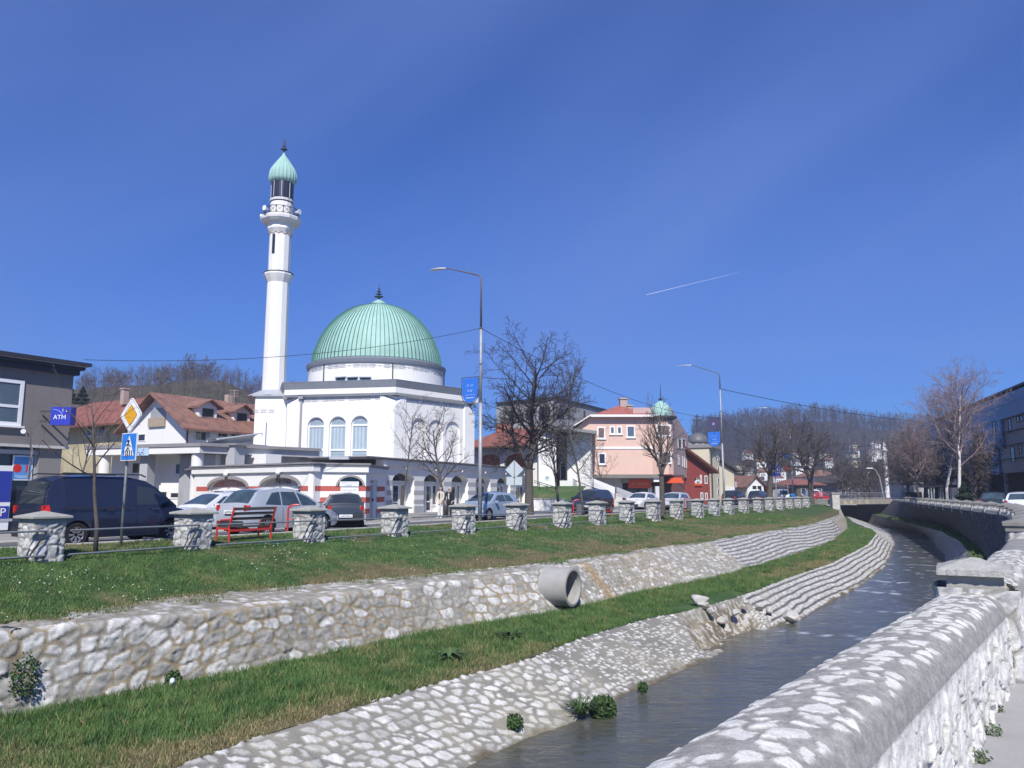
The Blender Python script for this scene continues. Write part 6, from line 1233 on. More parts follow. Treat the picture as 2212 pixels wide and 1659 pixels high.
def blue_building():
    u0, D0 = 2212, 66.; A = pt(2027, 97.5); B = pt(2212, 66.); dirv = (B - A) / np.linalg.norm(B - A); B2 = B + dirv * 14; f = Fac(A, B2)   # left as seen = far end
    zt = f.hit(2212, 838)[1]; zs = f.hit(*RR(1000, 1078))[1]; print('blue b', zt, zs)
    t = thing('blue_clad_building', 'long building clad in blue and grey metal panels above a dark ground floor', 'building', (*B, 0)); bl = M('blue_cladding', (.11, .24, .44), .45, var=.06, scale=.4, metal=.2); gr = M('grey_cladding', (.24, .25, .31), .5, var=.05, scale=.4, metal=.1); br = M('brown_cladding', (.15, .10, .10), .8, var=.15)
    m = MB(); f.box(m, 0, f.L, zs, zt, -14, 0); m.build('upper_storeys', gr, t); m = MB(); f.box(m, 0, f.L, 0, zs, -14, -2.5); m.build('ground_floor', M('dark_ground_floor', (.045, .045, .055), .7, var=.3), t)
    def bx(x0, y0, x1, y1, mat, o, nm):
        a0, z1 = f.hit(*RR(x0, y0)); a1, z0 = f.hit(*RR(x1, y1)); m = MB(); f.box(m, a0, a1, min(z0, z1), max(z0, z1), 0, o); m.build(nm, mat, t)
    ztb = f.hit(*RR(1000, 455))[1]; m = MB(); f.box(m, 0, f.L, ztb, zt + .003, 0, .25); m.build('blue_band', bl, t)
    a0, _ = f.hit(*RR(672, 700)); a1, _ = f.hit(*RR(885, 700)); a2, _ = f.hit(*RR(845, 1000)); zm = f.hit(*RR(860, 815))[1]; m = MB(); f.box(m, a0, a1, zm, ztb, 0, .22); m.build('blue_panel', bl, t); m = MB(); f.box(m, a0, a2, zs - .1, zm, 0, .2); m.build('blue_panel', bl, t)
    ab, _ = f.hit(*RR(550, 700)); m = MB(); f.box(m, ab, a0 - .05, zs, ztb - .5, 0, .12); m.build('brown_panel', br, t); ac, _ = f.hit(*RR(440, 700)); m = MB(); f.box(m, ac, ab, zs, ztb, 0, .18); m.build('blue_panel', bl, t)
    for b in ((780, 510, 812, 665), (925, 470, 955, 640), (1012, 435, 1045, 520), (1050, 428, 1085, 512), (950, 795, 995, 960), (1042, 780, 1072, 870), (255, 680, 315, 790), (385, 640, 415, 780)): pwin(f, t, *RR(b[0], b[1]), *RR(b[2], b[3]), o=.22 if b[0] == 780 else 0, fm=M_DARKM, gm=M_GLASSD, fw=.08)
    # panel joints
    m = MB()
    for z in np.arange(zs + 1.2, zt, 1.2): f.box(m, a0, f.L, z - .012, z + .012, 0, .262)
    m.build('panel_joints', M_DARKM, t)
    pk = f.hit(*RR(575, 250)); m = MB(); a_, z_ = pk; m.add([f.P(a_ - 2.2, zt, -.5), f.P(a_ + 2.6, zt, -.5), f.P(a_, z_, -2), f.P(a_ - 2.2, zt, -4), f.P(a_ + 2.6, zt, -4)], [(0, 1, 2), (1, 4, 2), (4, 3, 2), (3, 0, 2)]); m.build('roof_peak', bl, t)
    for a_ in np.arange(3, f.L, 6): m = MB(); q = f.P(a_, 0, -.4); m.lathe([(.22, 0), (.22, zs)], q, 10); m.build('column', M_GREYC, t)
    m = MB(); f.box(m, 0, f.L, zt + .25, zt + .4, -14, .3); m.build('roof_edge', M_DARKM, t)
    # low cafe pavilion to its left
    p0, p1 = at(*RR(20, 1245), 92), at(*RR(275, 1215), 84); g = Fac(p0[:2], p1[:2]); c = thing('pavilion', 'dark roofed open pavilion with pale posts by the river wall', 'pavilion', (*p0[:2], 0)); zt = p1[2]; m = MB(); g.box(m, -.5, g.L + .5, zt - .25, zt, -6, .8); m.build('roof', M_DARKM, c); m = MB(); g.box(m, 0, g.L, 0, zt - .3, -6, -5.6); m.build('wall', M_GLASSD, c)
    for k in range(9): m = MB(); g.box(m, g.L * k / 8 - .06, g.L * k / 8 + .06, 0, zt - .25, -.1, .05); m.build('post', M_FRAME if k % 3 else M_DARKM, c)
    # concrete kiosk left of it
    p = at(*Z5(645, 1150), 108); k = thing('concrete_kiosk', 'grey concrete kiosk with a dark opening beyond the river bend', 'kiosk', (p[0], p[1], 0)); z = at(*Z5(645, 1080), 108)[2]; m = MB(); m.box((p[0], p[1], z / 2), (4.6, 3, z)); m.build('body', M_PLINTH, k); m = MB(); m.box((p[0] - .6, p[1] - 1.5, z * .3), (2.2, .1, z * .55)); m.build('opening', M_GLASSD, k); m = MB(); m.box((p[0], p[1], z + .1), (5, 3.4, .2)); m.build('roof', M_ROOFG, k)
blue_building()
def bridge():
    b0, b1 = at(1806, 1085, 97)[:2], at(1930, 1085, 104)[:2]; f = Fac(b0, b1); t = thing('road_bridge', 'concrete road bridge with painted symbols and thin steel railings', 'bridge', (*((b0 + b1) / 2), 0)); Zb = zoomer(1755, 1026, 2212 / 500 * 1.852)
    zb = f.hit(*Zb(800, 520))[1]; zt = f.hit(*Zb(800, 432))[1]; zr = f.hit(*Zb(800, 318))[1]; print('bridge', zb, zt, zr)
    m = MB(); f.box(m, -1.5, f.L + .3, zb + .1, zt, -8, 0); f.box(m, -1.5, f.L + .6, zb, zb + .1, -8.1, .06); m.build('deck', M('bridge_concrete', (.33, .31, .27), .9, var=.2, scale=1.5, bump=.3, stain=.4), t)
    for z, r in ((zt + .18, .03), (zt + .55, .022), (zr, .045)): m = MB(); m.tube([f.P(-1.2, z, -.1), f.P(f.L + 2, z, -.1)], r, 6); m.build('rail', M('pale_metal', (.5, .5, .52)), t)
    for k in range(9): m = MB(); a = f.L * k / 8; m.tube([f.P(a, zt, -.1), f.P(a, zr, -.1)], .035, 6); m.build('post', M_DARKM, t)
    ye = M('yellow_paint', (.62, .55, .33), .7, var=.2)
    for i, x in enumerate((580, 690, 843, 970)):
        a, z = f.hit(*Zb(x, 485)); m = MB(); n = 12; r = .26; ring = [(a + r * math.cos(2 * math.pi * k / n), z + r * math.sin(2 * math.pi * k / n)) for k in range(n)]; inn = [(a + (.03 if i % 2 else 0) + r * .45 * math.cos(2 * math.pi * k / 8), z + r * .45 * math.sin(2 * math.pi * k / 8)) for k in range(8)]
        if i == 2: ring = [(a - r, z - r), (a, z + r), (a + r, z - r)]; inn = [(a - r * .4, z - r * .65), (a, z + r * .25), (a + r * .4, z - r * .65)]
        panel(m, f, ring, [inn], .012, .01, .012); m.build('painted_symbol', ye, t)
    strokes('painted_letters', f, f.hit(*Zb(612, 485))[0], f.hit(*Zb(655, 485))[0], f.hit(*Zb(640, 485))[1], .35, .02, ye, t, 3, (), .05)
    for a in (-.2, f.L + .1): m = MB(); m.box(f.P(a, (zb - 2.6) / 2 - .4, -4), (.6, 8, abs(zb + 2.9)), ax=(f.ex, f.nr)); m.build('abutment', M_PLINTH, t)
    e = Fac(b0 + np.array([4, 14]), b1 + np.array([10, 12])); m = MB(); e.box(m, -12, e.L + 14, -2.7, zb + .25, -1, 0); m.build('far_abutment', M_PLINTH, t)
    p = thing('bridge_end_pillar', 'stone pillar at the left end of the bridge', 'pillar', (*b0, 0)); c = at(*Zb(392, 440), 95.5); m = MB(); m.box((c[0], c[1], (zr - .2) / 2 - .4), (.9, .9, zr + .6)); m.build('shaft', M('pale_rubble', (.50, .49, .46), .9, var=.4, scale=5, bump=.6, bscale=6), p); m = MB(); m.box((c[0], c[1], zr - .02), (1.1, 1.1, .12)); m.build('cap', M_KERB, p)
    # rusty yellow handrail and a lamp on the bridge
    la = thing('street_lamp', 'small curved street lamp standing on the bridge', 'lamp', (*f.P(f.L * .8, zt, -.3)[:2], 0)); b = f.P(f.L * .87, zt, -.3); u, v = Z5(418, 1195); tp = at(*Z5(402, 962), 102.5); m = MB(); m.tube([b, (b[0] - .4, b[1], tp[2] - 1.2), (b[0] - .9, b[1], tp[2] - .2), (b[0] - 1.3, b[1], tp[2])], [.09, .07, .05, .05], 6); m.build('pole', M('pale_metal', (.5, .5, .52)), la); m = MB(); m.box((b[0] - 1.7, b[1], tp[2]), (.8, .3, .12)); m.build('lamp_head', M_FRAME, la)
bridge()
# ================================================================== hills and far village
def hill(name, us, vs, Y0, Y1, zb, seed, c1, c2, N_trees, hmin, hmax, wide=.5, ext_=0):
    us = np.array(us, float); vs = np.array(vs, float); nu, nd = 120, 26; u = np.linspace(us[0], us[-1], nu)[:, None]; t = np.linspace(0, 1, nd)[None, :]; crest = np.interp(u, us, vs); Y = Y0 + (Y1 - Y0) * t + 0 * u
    zc = np.array([at(float(a), float(b), Y1)[2] for a, b in zip(u[:, 0], crest[:, 0])])[:, None]; k = (u - 1106) / 1678
    prof = np.where(t < .85, sstep(-.15, .85, t) * 1.0, 1 - .3 * ((t - .85) / .15) ** 2); z0_ = sstep(-.15, .85, np.array(0.)); prof = (prof - z0_) / (1 - z0_)
    X = k * Y; z = zb + (zc - zb) * prof + (vnoise(X, Y, Y1 * .06, seed, 3) - .5) * (Y1 * .018) * np.sin(t * math.pi); P = np.stack([X, Y, z], -1)
    C = mixc(c1, c2, sstep(.4, .6, vnoise(X, Y, Y1 * .05, seed + 3, 3))); tag(mesh_np(name, P.reshape(-1, 3), grid_faces(nu, nd), vcol_mat('hill_soil', .95, .15, .3, 0), C, smooth=True), kind='structure')
    return u[:, 0], Y, P, zb
def zat(H, uq, tq):
    u, Y, P, zb = H; i = np.interp(uq, u, np.arange(len(u))); j = tq * (P.shape[1] - 1); i0 = np.clip(i.astype(int), 0, P.shape[0] - 2); j0 = np.clip(j.astype(int), 0, P.shape[1] - 2); fi = (i - i0)[:, None]; fj = (j - j0)[:, None]
    return (P[i0, j0] * (1 - fi) + P[i0 + 1, j0] * fi) * (1 - fj) + (P[i0, j0 + 1] * (1 - fi) + P[i0 + 1, j0 + 1] * fi) * fj
def woods(name, H, N, hmin, hmax, label, ntw=26, sd=3, tlo=.1, thi=1., w=.004, mask=None, col=(.085, .065, .062)):
    r = np.random.default_rng(sd); uq = r.uniform(H[0][0], H[0][-1], N); tq = tlo + (thi - tlo) * r.random(N) ** .8
    if mask is not None: k = mask(uq, tq, r); uq, tq = uq[k], tq[k]; N = len(uq)
    B = zat(H, uq, tq); h = r.uniform(hmin, hmax, N); cols = np.array(col) * r.uniform(.6, 1.5, (N, 1)) * np.array([1, 1, 1.]) + r.normal(0, .006, (N, 3)); V = []; C = []
    wv = h[:, None] * w
    def tri(a, b, wd):
        ang = r.uniform(0, math.pi, len(a)); s = np.stack([np.cos(ang), np.sin(ang) * .6, 0 * ang], -1) * wd; V.append(np.stack([a - s, a + s, b], 1)); C.append(np.repeat(np.clip(cols, .01, 1)[:, None, :], 3, 1))
    top = B + np.stack([r.normal(0, .06, N) * h, r.normal(0, .06, N) * h, h], -1); tri(B - [0, 0, .5], top, wv * 2)
    for q in range(ntw):
        s = r.uniform(.25, .98, N)[:, None]; a = B * (1 - s) + top * s; az = r.uniform(0, 2 * math.pi, N); rad = h * r.uniform(.12, .34, N) * np.sqrt(np.clip(1.12 - s[:, 0], 0, 1)) * 1.1; up = h * r.uniform(-.02, .22, N); b = a + np.stack([np.cos(az) * rad, np.sin(az) * rad, up], -1); tri(a, b, wv * 1.4)
        for _ in range(2): a2 = a * .5 + b * .5; az2 = az + r.uniform(-1.2, 1.2, N); b2 = a2 + np.stack([np.cos(az2) * rad * .6, np.sin(az2) * rad * .6, up * r.uniform(.3, 1.2, N)], -1); tri(a2, b2, wv * .9)
    V = np.concatenate(V).reshape(-1, 3); C = np.concatenate(C).reshape(-1, 3); o = mesh_np(name, V, np.arange(len(V)).reshape(-1, 3), M_GRASS, C); return tag(o, label, 'woods', kind='stuff')
HL = hill('left_hill', [-400, 0, 150, 215, 300, 420, 480, 540, 620, 900, 1500], [905, 880, 862, 858, 852, 846, 852, 868, 890, 960, 1040], 105, 210, -1, 7, (.070, .066, .040), (.095, .075, .055), 0, 0, 0)
woods('hillside_woods', HL, 5200, 2.6, 5.4, 'leafless brown woods and scrub covering the hill behind the left houses', 15, 4, .2, 1., .006, mask=lambda u, t, r: (u > 150) & (u < 640) & ((t > .35) | (r.random(len(u)) < .5)), col=(.105, .085, .078))
HR = hill('right_hill', [1380, 1480, 1565, 1640, 1700, 1800, 1850, 1900, 1960, 2020, 2120, 2250, 2700], [1000, 965, 944, 934, 930, 926, 936, 944, 948, 955, 975, 990, 1020], 260, 620, 0, 9, (.035, .032, .03), (.055, .045, .035), 0, 0, 0)
woods('hillside_woods', HR, 5200, 7, 12.5, 'dark leafless forest covering the far hill on the right', 16, 6, .16, 1., .010, mask=lambda u, t, r: (u > 1500) & (u < 2180) & ~((u > 1790) & (u < 1960) & (t > .3) & (t < .52) & (r.random(len(u)) < .8)), col=(.060, .050, .056))
def village():
    r = random.Random(11); proto = None; spots = []
    for k in range(22): spots.append((r.uniform(1590, 1900), r.uniform(.05, .30)))
    for k in range(9): spots.append((r.uniform(1845, 1900), r.uniform(.22, .40)))
    B = zat(HR, np.array([s[0] for s in spots]), np.array([s[1] for s in spots])); labs = ['tiny white hillside house with a brown roof far up the valley', 'tiny cream hillside house with a dark roof far up the valley', 'tiny pale hillside house with a grey roof far up the valley']
    pr = []
    for k, (wm, rm) in enumerate(((M_WHITE, M_TILEB), (M_CREAM, M_TILED), (M_WHITE2, M_ROOFG))): 
        t, f, _, _ = house('hillside_house', labs[k], 'house', (-4.5, -3.5), (1, 0), 9, 7, 5, 7.5, wm, rm, .5, ridge='a', group='houses scattered on the far hillside', zb=-3)
        t_, z_ = t.location.copy(), 0
        for a in (1, 3.5, 6): window(f, t, a, a + 1.2, 1.5, 3, gm=M_GLASSD)
        pr.append(t)
    for i, b in enumerate(B):
        o = pr[i % 3] if i < 3 else dup(pr[i % 3]); o.location = (float(b[0]), float(b[1]), float(b[2])); o.rotation_euler = (0, 0, r.uniform(-.6, .6)); o.scale = (.42,) * 3
village()
def far_minaret():
    d = 230.; c = pt(1917, d); t = thing('far_minaret', 'small distant white minaret beyond the bridge', 'minaret', (*c, 0)); z = lambda y: at(*Z5(462, y), d)[2]; r = 13 / 3.413 / 1678 * d; m = MB(); m.lathe([(r * 1.15, 0), (r * 1.05, z(845)), (r * 1.7, z(838)), (r * 1.7, z(828)), (r * .95, z(826)), (r * .9, z(768))], (*c, 0), 12); m.build('shaft', M_WHITE, t); m = MB(); m.lathe([(r, z(770)), (r * .9, z(764)), (.05, z(705))], (*c, 0), 12); m.build('spire', M_DARKM, t)
far_minaret()

def haze():
    m = bpy.data.materials.new('air_haze'); m.use_nodes = True; nt_ = m.node_tree; nt_.nodes.remove(nt_.nodes['Principled BSDF']); v = nt_.nodes.new('ShaderNodeVolumePrincipled'); v.inputs['Color'].default_value = (.74, .84, 1, 1); v.inputs['Density'].default_value = .0007; v.inputs['Anisotropy'].default_value = .2
    nt_.links.new(v.outputs['Volume'], nt_.nodes['Material Output'].inputs['Volume']); b = MB(); b.box((0, 330, 65), (1500, 780, 150)); tag(b.build('haze', m), kind='stuff')
haze()
# ================================================================== stone pillars, railings
M_CAP = M('cap_concrete', (.34, .335, .30), .9, var=.18, scale=4, bump=.35, bscale=40, stain=.3)
M_RAIL = M('galvanised_pipe', (.30, .31, .32), .45, metal=.5, var=.15, scale=3)
def shaft_mesh(seed, side=.72, z0=-.85, z1=.76, step=.028, name='stone_shaft'):
    hs_ = side / 2; rc = .06; per = []; n_ = int(side / step)
    for k, (cx, cy, dx, dy) in enumerate(((-1, -1, 1, 0), (1, -1, 0, 1), (1, 1, -1, 0), (-1, 1, 0, -1))):
        for i in range(n_): t = i / n_; per.append((cx * hs_ + dx * side * t, cy * hs_ + dy * side * t))
    per = np.array(per); c = np.clip(per, -hs_ + rc, hs_ - rc); d = per - c; l = np.linalg.norm(d, axis=1, keepdims=True); per = np.where(l > 1e-6, c + d / np.maximum(l, 1e-6) * rc, per)
    nrm = np.where(np.abs(per) >= hs_ - .03, np.sign(per), 0); nrm = nrm / np.maximum(np.linalg.norm(nrm, axis=1, keepdims=True), 1e-6)
    zz = np.arange(z0, z1 + .001, step); m = len(per); A = (np.arange(m) * step)[None, :] + 0 * zz[:, None]; B = zz[:, None] + 0 * A
    # wrap: use 3d noise-ish by side offset
    h, r1, r2 = masonry(A, B, .27, .22, seed, .09, .09, .85)
    P = np.zeros((len(zz), m, 3)); P[..., :2] = per[None]; P[..., 2] = B
    disp = h * (.010 + .02 * r2 + .09 * masonry.tilt) + (vnoise(A, B, .05, seed, 3) - .5) * .03 * h - .01
    P[..., :2] += nrm[None] * disp[..., None]; P[..., :2] *= (1 + .02 * (z1 - B) / (z1 - z0))[..., None]
    mort = mixc((.22, .21, .19), (.32, .31, .28), vnoise(A, B, .07, seed)); white = mixc((.40, .395, .37), (.72, .71, .68), np.clip(vnoise(A, B, .07, seed + 5, 3) * 1.7 - .3, 0, 1)); white = white * (.75 + .3 * r1)[..., None]
    C = mort * (1 - h[..., None]) + white * h[..., None]
    i = np.arange(len(zz) - 1)[:, None] * m; j = np.arange(m)[None, :]; F_ = np.stack([i + j, i + (j + 1) % m, i + m + (j + 1) % m, i + m + j], -1).reshape(-1, 4)
    return P.reshape(-1, 3), F_, C
def cap_bm(side=.90, z=.86):
    h = side / 2; mb = MB(); s2 = .36
    mb.add([(sx * s2, sy * s2, zz) for zz in (.74, z) for sx, sy in ((-1, -1), (1, -1), (1, 1), (-1, 1))], [(0, 1, 5, 4), (1, 2, 6, 5), (2, 3, 7, 6), (3, 0, 4, 7)])
    mb.add([(sx * q, sy * q, zz) for q, zz in ((s2, z - .002), (h, z), (h, z + .055)) for sx, sy in ((-1, -1), (1, -1), (1, 1), (-1, 1))] + [(0, 0, z + .175)], [(i + 4 * k, (i + 1) % 4 + 4 * k, (i + 1) % 4 + 4 * k + 4, i + 4 * k + 4) for k in range(2) for i in range(4)] + [(8 + i, 8 + (i + 1) % 4, 12) for i in range(4)])
    return mb
PU = [98.4, 422, 670.7, 853.6, 1002, 1115.7, 1213.7, 1289, 1353, 1410, 1460, 1505.5, 1541, 1573, 1605]
PIL = []
def pillars():
    protos = []
    for q in range(4):
        t = thing('stone_pillar', 'x', 'pillar', (0, 0, 0), 0, 'stone pillars along the far bank'); V, F_, C = shaft_mesh(101 + q * 7); mesh_np('stone_shaft', V, F_, M_STONE, C, t, smooth=True)
        c = cap_bm(.90 + .02 * (q % 2)).build('cap', M_CAP, t)
        bm = bmesh.new(); bm.from_mesh(c.data); bmesh.ops.bevel(bm, geom=[e for e in bm.edges if e.calc_face_angle(0) > .5], offset=.008, segments=1, affect='EDGES'); bm.to_mesh(c.data); bm.free(); protos.append(t)
    def lab(k):
        b = {0: 'leftmost stone pillar with a wide concrete cap, in front of the van tail', 1: 'stone pillar between the dark van and the red bench', 2: 'stone pillar right of the red bench, beside the red bin frame', 3: 'stone pillar in front of the striped arcade corner', 4: 'stone pillar left of the tall street lamp, below the two people', 5: 'stone pillar just right of the tall street lamp, before the blue hatchback', 6: 'stone pillar under the big bare tree', 7: 'stone pillar right of the litter bin post near the dark people carrier', 8: 'stone pillar under the lower end of the white stair rail'}
        return b.get(k, 'small capped rubble pillar in the receding row, number %d counted from the left' % (k + 1))
    for k in range(-1, 22):
        s = 0
        if 0 <= k < len(PU): p = pt(PU[k], 18.05 * (1 + .1946 * k))
        else: u = (98.4 + 420.9 * k) / (1 + .1946 * k); p = pt(u, 18.05 * (1 + .1946 * k))
        s_, n_ = p @ TT, p @ NN; PIL.append((s_, n_))
        if k >= 21: break
        o = protos[k % 4] if 0 <= k < 4 else dup(protos[k % 4]); o.location = (p[0], p[1], 0); o.rotation_euler = (0, 0, ROT_T + ((k * 37) % 7 - 3) * .012 + (0 if k % 3 else .0)); o['label'] = lab(k) if k >= 0 else 'stone pillar just beyond the left edge of the row'
    t = thing('pipe_railing', 'x', 'railing', (0, 0, 0), 0, 'pipe railings between the stone pillars')
    L_ = 4.13
    for z in (.61, .06): m = MB(); m.tube([(.42, 0, z), (L_ - .12, 0, z)], .024, 8); m.build('rail', M_RAIL, t)
    m = MB(); m.bar((L_ - .13, 0, .60), (L_ - .52, .0, -.03), .035, .018, up=(0, 1, 0)); m.build('brace', M_DARKM, t); m = MB(); m.bar((L_ - .13, 0, .05), (L_ - .26, .0, -.22), .035, .018, up=(0, 1, 0)); m.build('brace', M_DARKM, t)
    for k in range(len(PIL) - 1):
        (s0, n0), (s1, n1) = PIL[k], PIL[k + 1]; o = t if k == 0 else dup(t); p = SN(s0, n0 - .43); q = SN(s1, n1 - .43); d = q - p; o.location = (p[0], p[1], -.02 - .012 * k * (k < 8)); o.rotation_euler = (0, 0, math.atan2(d[1], d[0])); sc = np.linalg.norm(d) / L_; o.scale = (sc, 1, 1)
        o['label'] = ['two grey pipe rails left of the leftmost stone pillar', 'two grey pipe rails in front of the dark van', 'two grey pipe rails in front of the red bench', 'two grey pipe rails in front of the small dark hatchback', 'two grey pipe rails below the standing couple', 'two grey pipe rails crossing the foot of the tall lamp'][k] if k < 6 else 'pipe rails of bay %d counted from the left in the receding row' % (k + 1)
pillars()
def near_pillar():
    t = thing('stone_pillar', 'nearest white stone pillar with a low pitched concrete cap in the parapet wall', 'pillar', (0, 0, 0)); V, F_, C = shaft_mesh(301, .56, -.3, .70, .012); V[:, 2] -= 0; o = mesh_np('stone_shaft', V, F_, M_STONEN, C, t, smooth=True)
    c = at(2108, 1300, 6.5); n = 40; mb = MB()
    # weathered slab cap with chipped edge
    h = .265; z0, z1, z2 = .79, .835, .925; g = 26; rr = random.Random(5)
    mb.add([(sx * .20, sy * .20, zz) for zz in (.66, z0) for sx, sy in ((-1, -1), (1, -1), (1, 1), (-1, 1))], [(0, 1, 5, 4), (1, 2, 6, 5), (2, 3, 7, 6), (3, 0, 4, 7)])
    mb.build('neck', M_CAP, t)
    A = np.linspace(-1, 1, g); X, Y = np.meshgrid(A, A, indexing='ij'); m_ = np.maximum(abs(X), abs(Y)); Z = z1 + (z2 - z1) * (1 - m_) ** .9 + (vnoise(X * .4, Y * .4, .08, 5, 3) - .5) * .012; ed = (vnoise(X * .4 + 3, Y * .4, .05, 9, 3) - .5) * .02 * (m_ > .98)
    P = np.stack([X * (h + ed), Y * (h + ed), Z], -1); Fm = grid_faces(g, g); b = P.reshape(-1, 3).copy(); b[:, 2] = z0 + (b[:, 2] - z1) * .0; ring = [i * g for i in range(g)] + [(g - 1) * g + i for i in range(1, g)] + [i * g + g - 1 for i in range(g - 2, -1, -1)] + [i for i in range(g - 2, 0, -1)]
    mb = MB(); mb.add(P.reshape(-1, 3), [tuple(q) for q in Fm]); mb.add([P.reshape(-1, 3)[i] for i in ring] + [tuple(b[i]) for i in ring], [(i, (i + 1) % len(ring), (i + 1) % len(ring) + len(ring), i + len(ring)) for i in range(len(ring))] + [tuple(range(len(ring), 2 * len(ring)))[::-1]])
    cp = mb.build('cap', M('cap_concrete_near', (.37, .365, .335), .92, var=.22, scale=9, bump=.5, bscale=60, stain=.25), t)
    t.location = (c[0], c[1], 0); t.rotation_euler = (0, 0, ROT_T + .03)
near_pillar()
def right_pillars():
    t = thing('wall_pillar', 'x', 'pillar', (0, 0, 0), 0, 'capped pillars on the river wall'); V, F_, C = shaft_mesh(401, .66, .2, .86, .06); mesh_np('stone_shaft', V, F_, M_STONE_F, C, t); cap_bm(.80, .84).build('cap', M('dull_cap_concrete', (.20, .195, .18), .9, var=.2, scale=4), t)
    for i, s in enumerate(np.arange(17.5, 100, 4.15)):
        n = ln('rwall', s)[0] - .25; p = SN(s, n); o = t if i == 0 else dup(t); o.location = (p[0], p[1], .0); o.rotation_euler = (0, 0, ROT_T); o['label'] = 'capped pillar on the far river wall, number %d counted from the camera' % (i + 1)
right_pillars()
# ================================================================== vehicles
def car(name, label, cat, L_, W_, H_, wb, fo, belt, hood, roof, paint, glass, wr=.31, side=(), rear_w=None, front_w=None, sill=.23, tail=None, group=None, dark_trim=True, plate=None, rims='rim'):
    """x forward, origin on the ground under the middle. hood/roof: profiles [(x,z)] measured from the rear bumper (0) to L"""
    t = thing(name, label, cat, group=group); x0 = -L_ / 2; hx = np.array([p[0] for p in hood]) + x0; hz = np.array([p[1] for p in hood]); wx = (x0 + (L_ - fo - wb), x0 + L_ - fo); ar = wr + .05; hw = W_ / 2
    xs = set(np.linspace(x0 + .005, -x0 - .005, 46)); 
    for c in wx: xs |= set(c + ar * np.cos(np.linspace(0, math.pi, 15)))
    xs = np.array(sorted(xs)); zhi = np.interp(xs, hx, hz)
    def zlo(x):
        z = sill + .10 * max(0, (abs(x) - L_ / 2 + .25) / .25)
        for c in wx:
            if abs(x - c) < ar: z = max(z, wr + math.sqrt(ar * ar - (x - c) ** 2))
        return z
    def w(x, z):
        e = max(0, (abs(x) - (L_ / 2 - .7)) / .7); k = 1 - .17 * e ** 2.4; zz = (z - .55) / .5; k2 = 1 - .045 * zz * zz if zz > 0 else 1 - .03 * zz * zz
        for c in wx:
            d = abs(x - c)
            if d < ar + .07 and z < wr + ar + .1: k2 += .012 * (1 - max(0, d - ar) / .07)
        return hw * k * k2
    ns, nt_ = 7, 7; P = []
    for x, zh in zip(xs, zhi):
        zl = min(zlo(x), zh - .02); row = []
        for i in range(ns): z = zl + (zh - zl) * i / (ns - 1); row.append((x, -w(x, z), z))
        wt = w(x, zh)
        for i in range(1, nt_ - 1): y = -wt + 2 * wt * i / (nt_ - 1); row.append((x, y, zh + .035 * (1 - (y / wt) ** 2)))
        for i in range(ns): z = zh - (zh - zl) * i / (ns - 1); row.append((x, w(x, z), z))
        P.append(row)
    m = MB(); nc = len(P[0]); m.add([p for r in P for p in r], [tuple(q) for q in grid_faces(len(P), nc)] + [tuple(range(nc))[::-1], tuple((len(P) - 1) * nc + k for k in range(nc))]); body = m.build('body', paint, t, smooth=True, auto=38)
    m = MB(); m.box((0, 0, sill + .12), (L_ - .5, W_ - .5, .24)); m.build('underbody', M('tyre_rubber', (.02, .02, .02), .9, var=.1), t)
    # cabin
    rx = np.array([p[0] for p in roof]) + x0; rz = np.array([p[1] for p in roof]); beltz = lambda x: float(np.interp(x, hx, hz)); rtop = rz.max()
    cx = np.unique(np.concatenate([np.linspace(rx[0], rx[-1], 40), rx])); tz = np.interp(cx, rx, rz); tz2 = tz.copy()
    for _ in range(2): tz2[1:-1] = (tz2[:-2] + 2 * tz2[1:-1] + tz2[2:]) / 4
    tum = .15 * W_
    def wg(x, z): b = beltz(x); return (w(x, b) - .015) - tum * max(0, (z - b) / max(rtop - b, .1)) ** 1.15
    def rfz(x): return float(np.interp(x, cx, tz2))
    P = []; a_, b_ = 7, 7
    for x in cx:
        b = beltz(x) - .01; z1 = max(rfz(x), b + .005); row = []
        for i in range(a_): z = b + (z1 - b) * i / (a_ - 1); row.append((x, -wg(x, z), z))
        wt = wg(x, z1)
        for i in range(1, b_ - 1): y = -wt + 2 * wt * i / (b_ - 1); row.append((x, y, z1 + .045 * (1 - (y / wt) ** 2)))
        for i in range(a_): z = z1 - (z1 - b) * i / (a_ - 1); row.append((x, wg(x, z), z))
        P.append(row)
    nc = len(P[0]); m = MB(); m.add([p for r in P for p in r], [tuple(q) for q in grid_faces(len(P), nc)] + [tuple(range(nc))[::-1], tuple((len(P) - 1) * nc + k for k in range(nc))]); m.build('cabin', paint, t, smooth=True, auto=50)
    def patch(quad, sgn, mat, nm, par, off=.006, n=8):
        q = [(p[0] + x0, p[1]) for p in quad]; pts = []; m = MB()
        for i in range(n + 1):
            for j in range(4):
                s_, r_ = i / n, j / 3; x = (q[0][0] * (1 - s_) + q[1][0] * s_) * (1 - r_) + (q[3][0] * (1 - s_) + q[2][0] * s_) * r_; z = (q[0][1] * (1 - s_) + q[1][1] * s_) * (1 - r_) + (q[3][1] * (1 - s_) + q[2][1] * s_) * r_
                ww = wg(x, z) if z > beltz(x) else w(x, z); pts.append((x, sgn * (ww + off), z))
        m.add(pts, [tuple(k) for k in grid_faces(n + 1, 4)]); return m.build(nm, mat, par, smooth=True)
    for sgn in (-1, 1):
        for q in side: patch(q, sgn, glass, 'side_window', t)
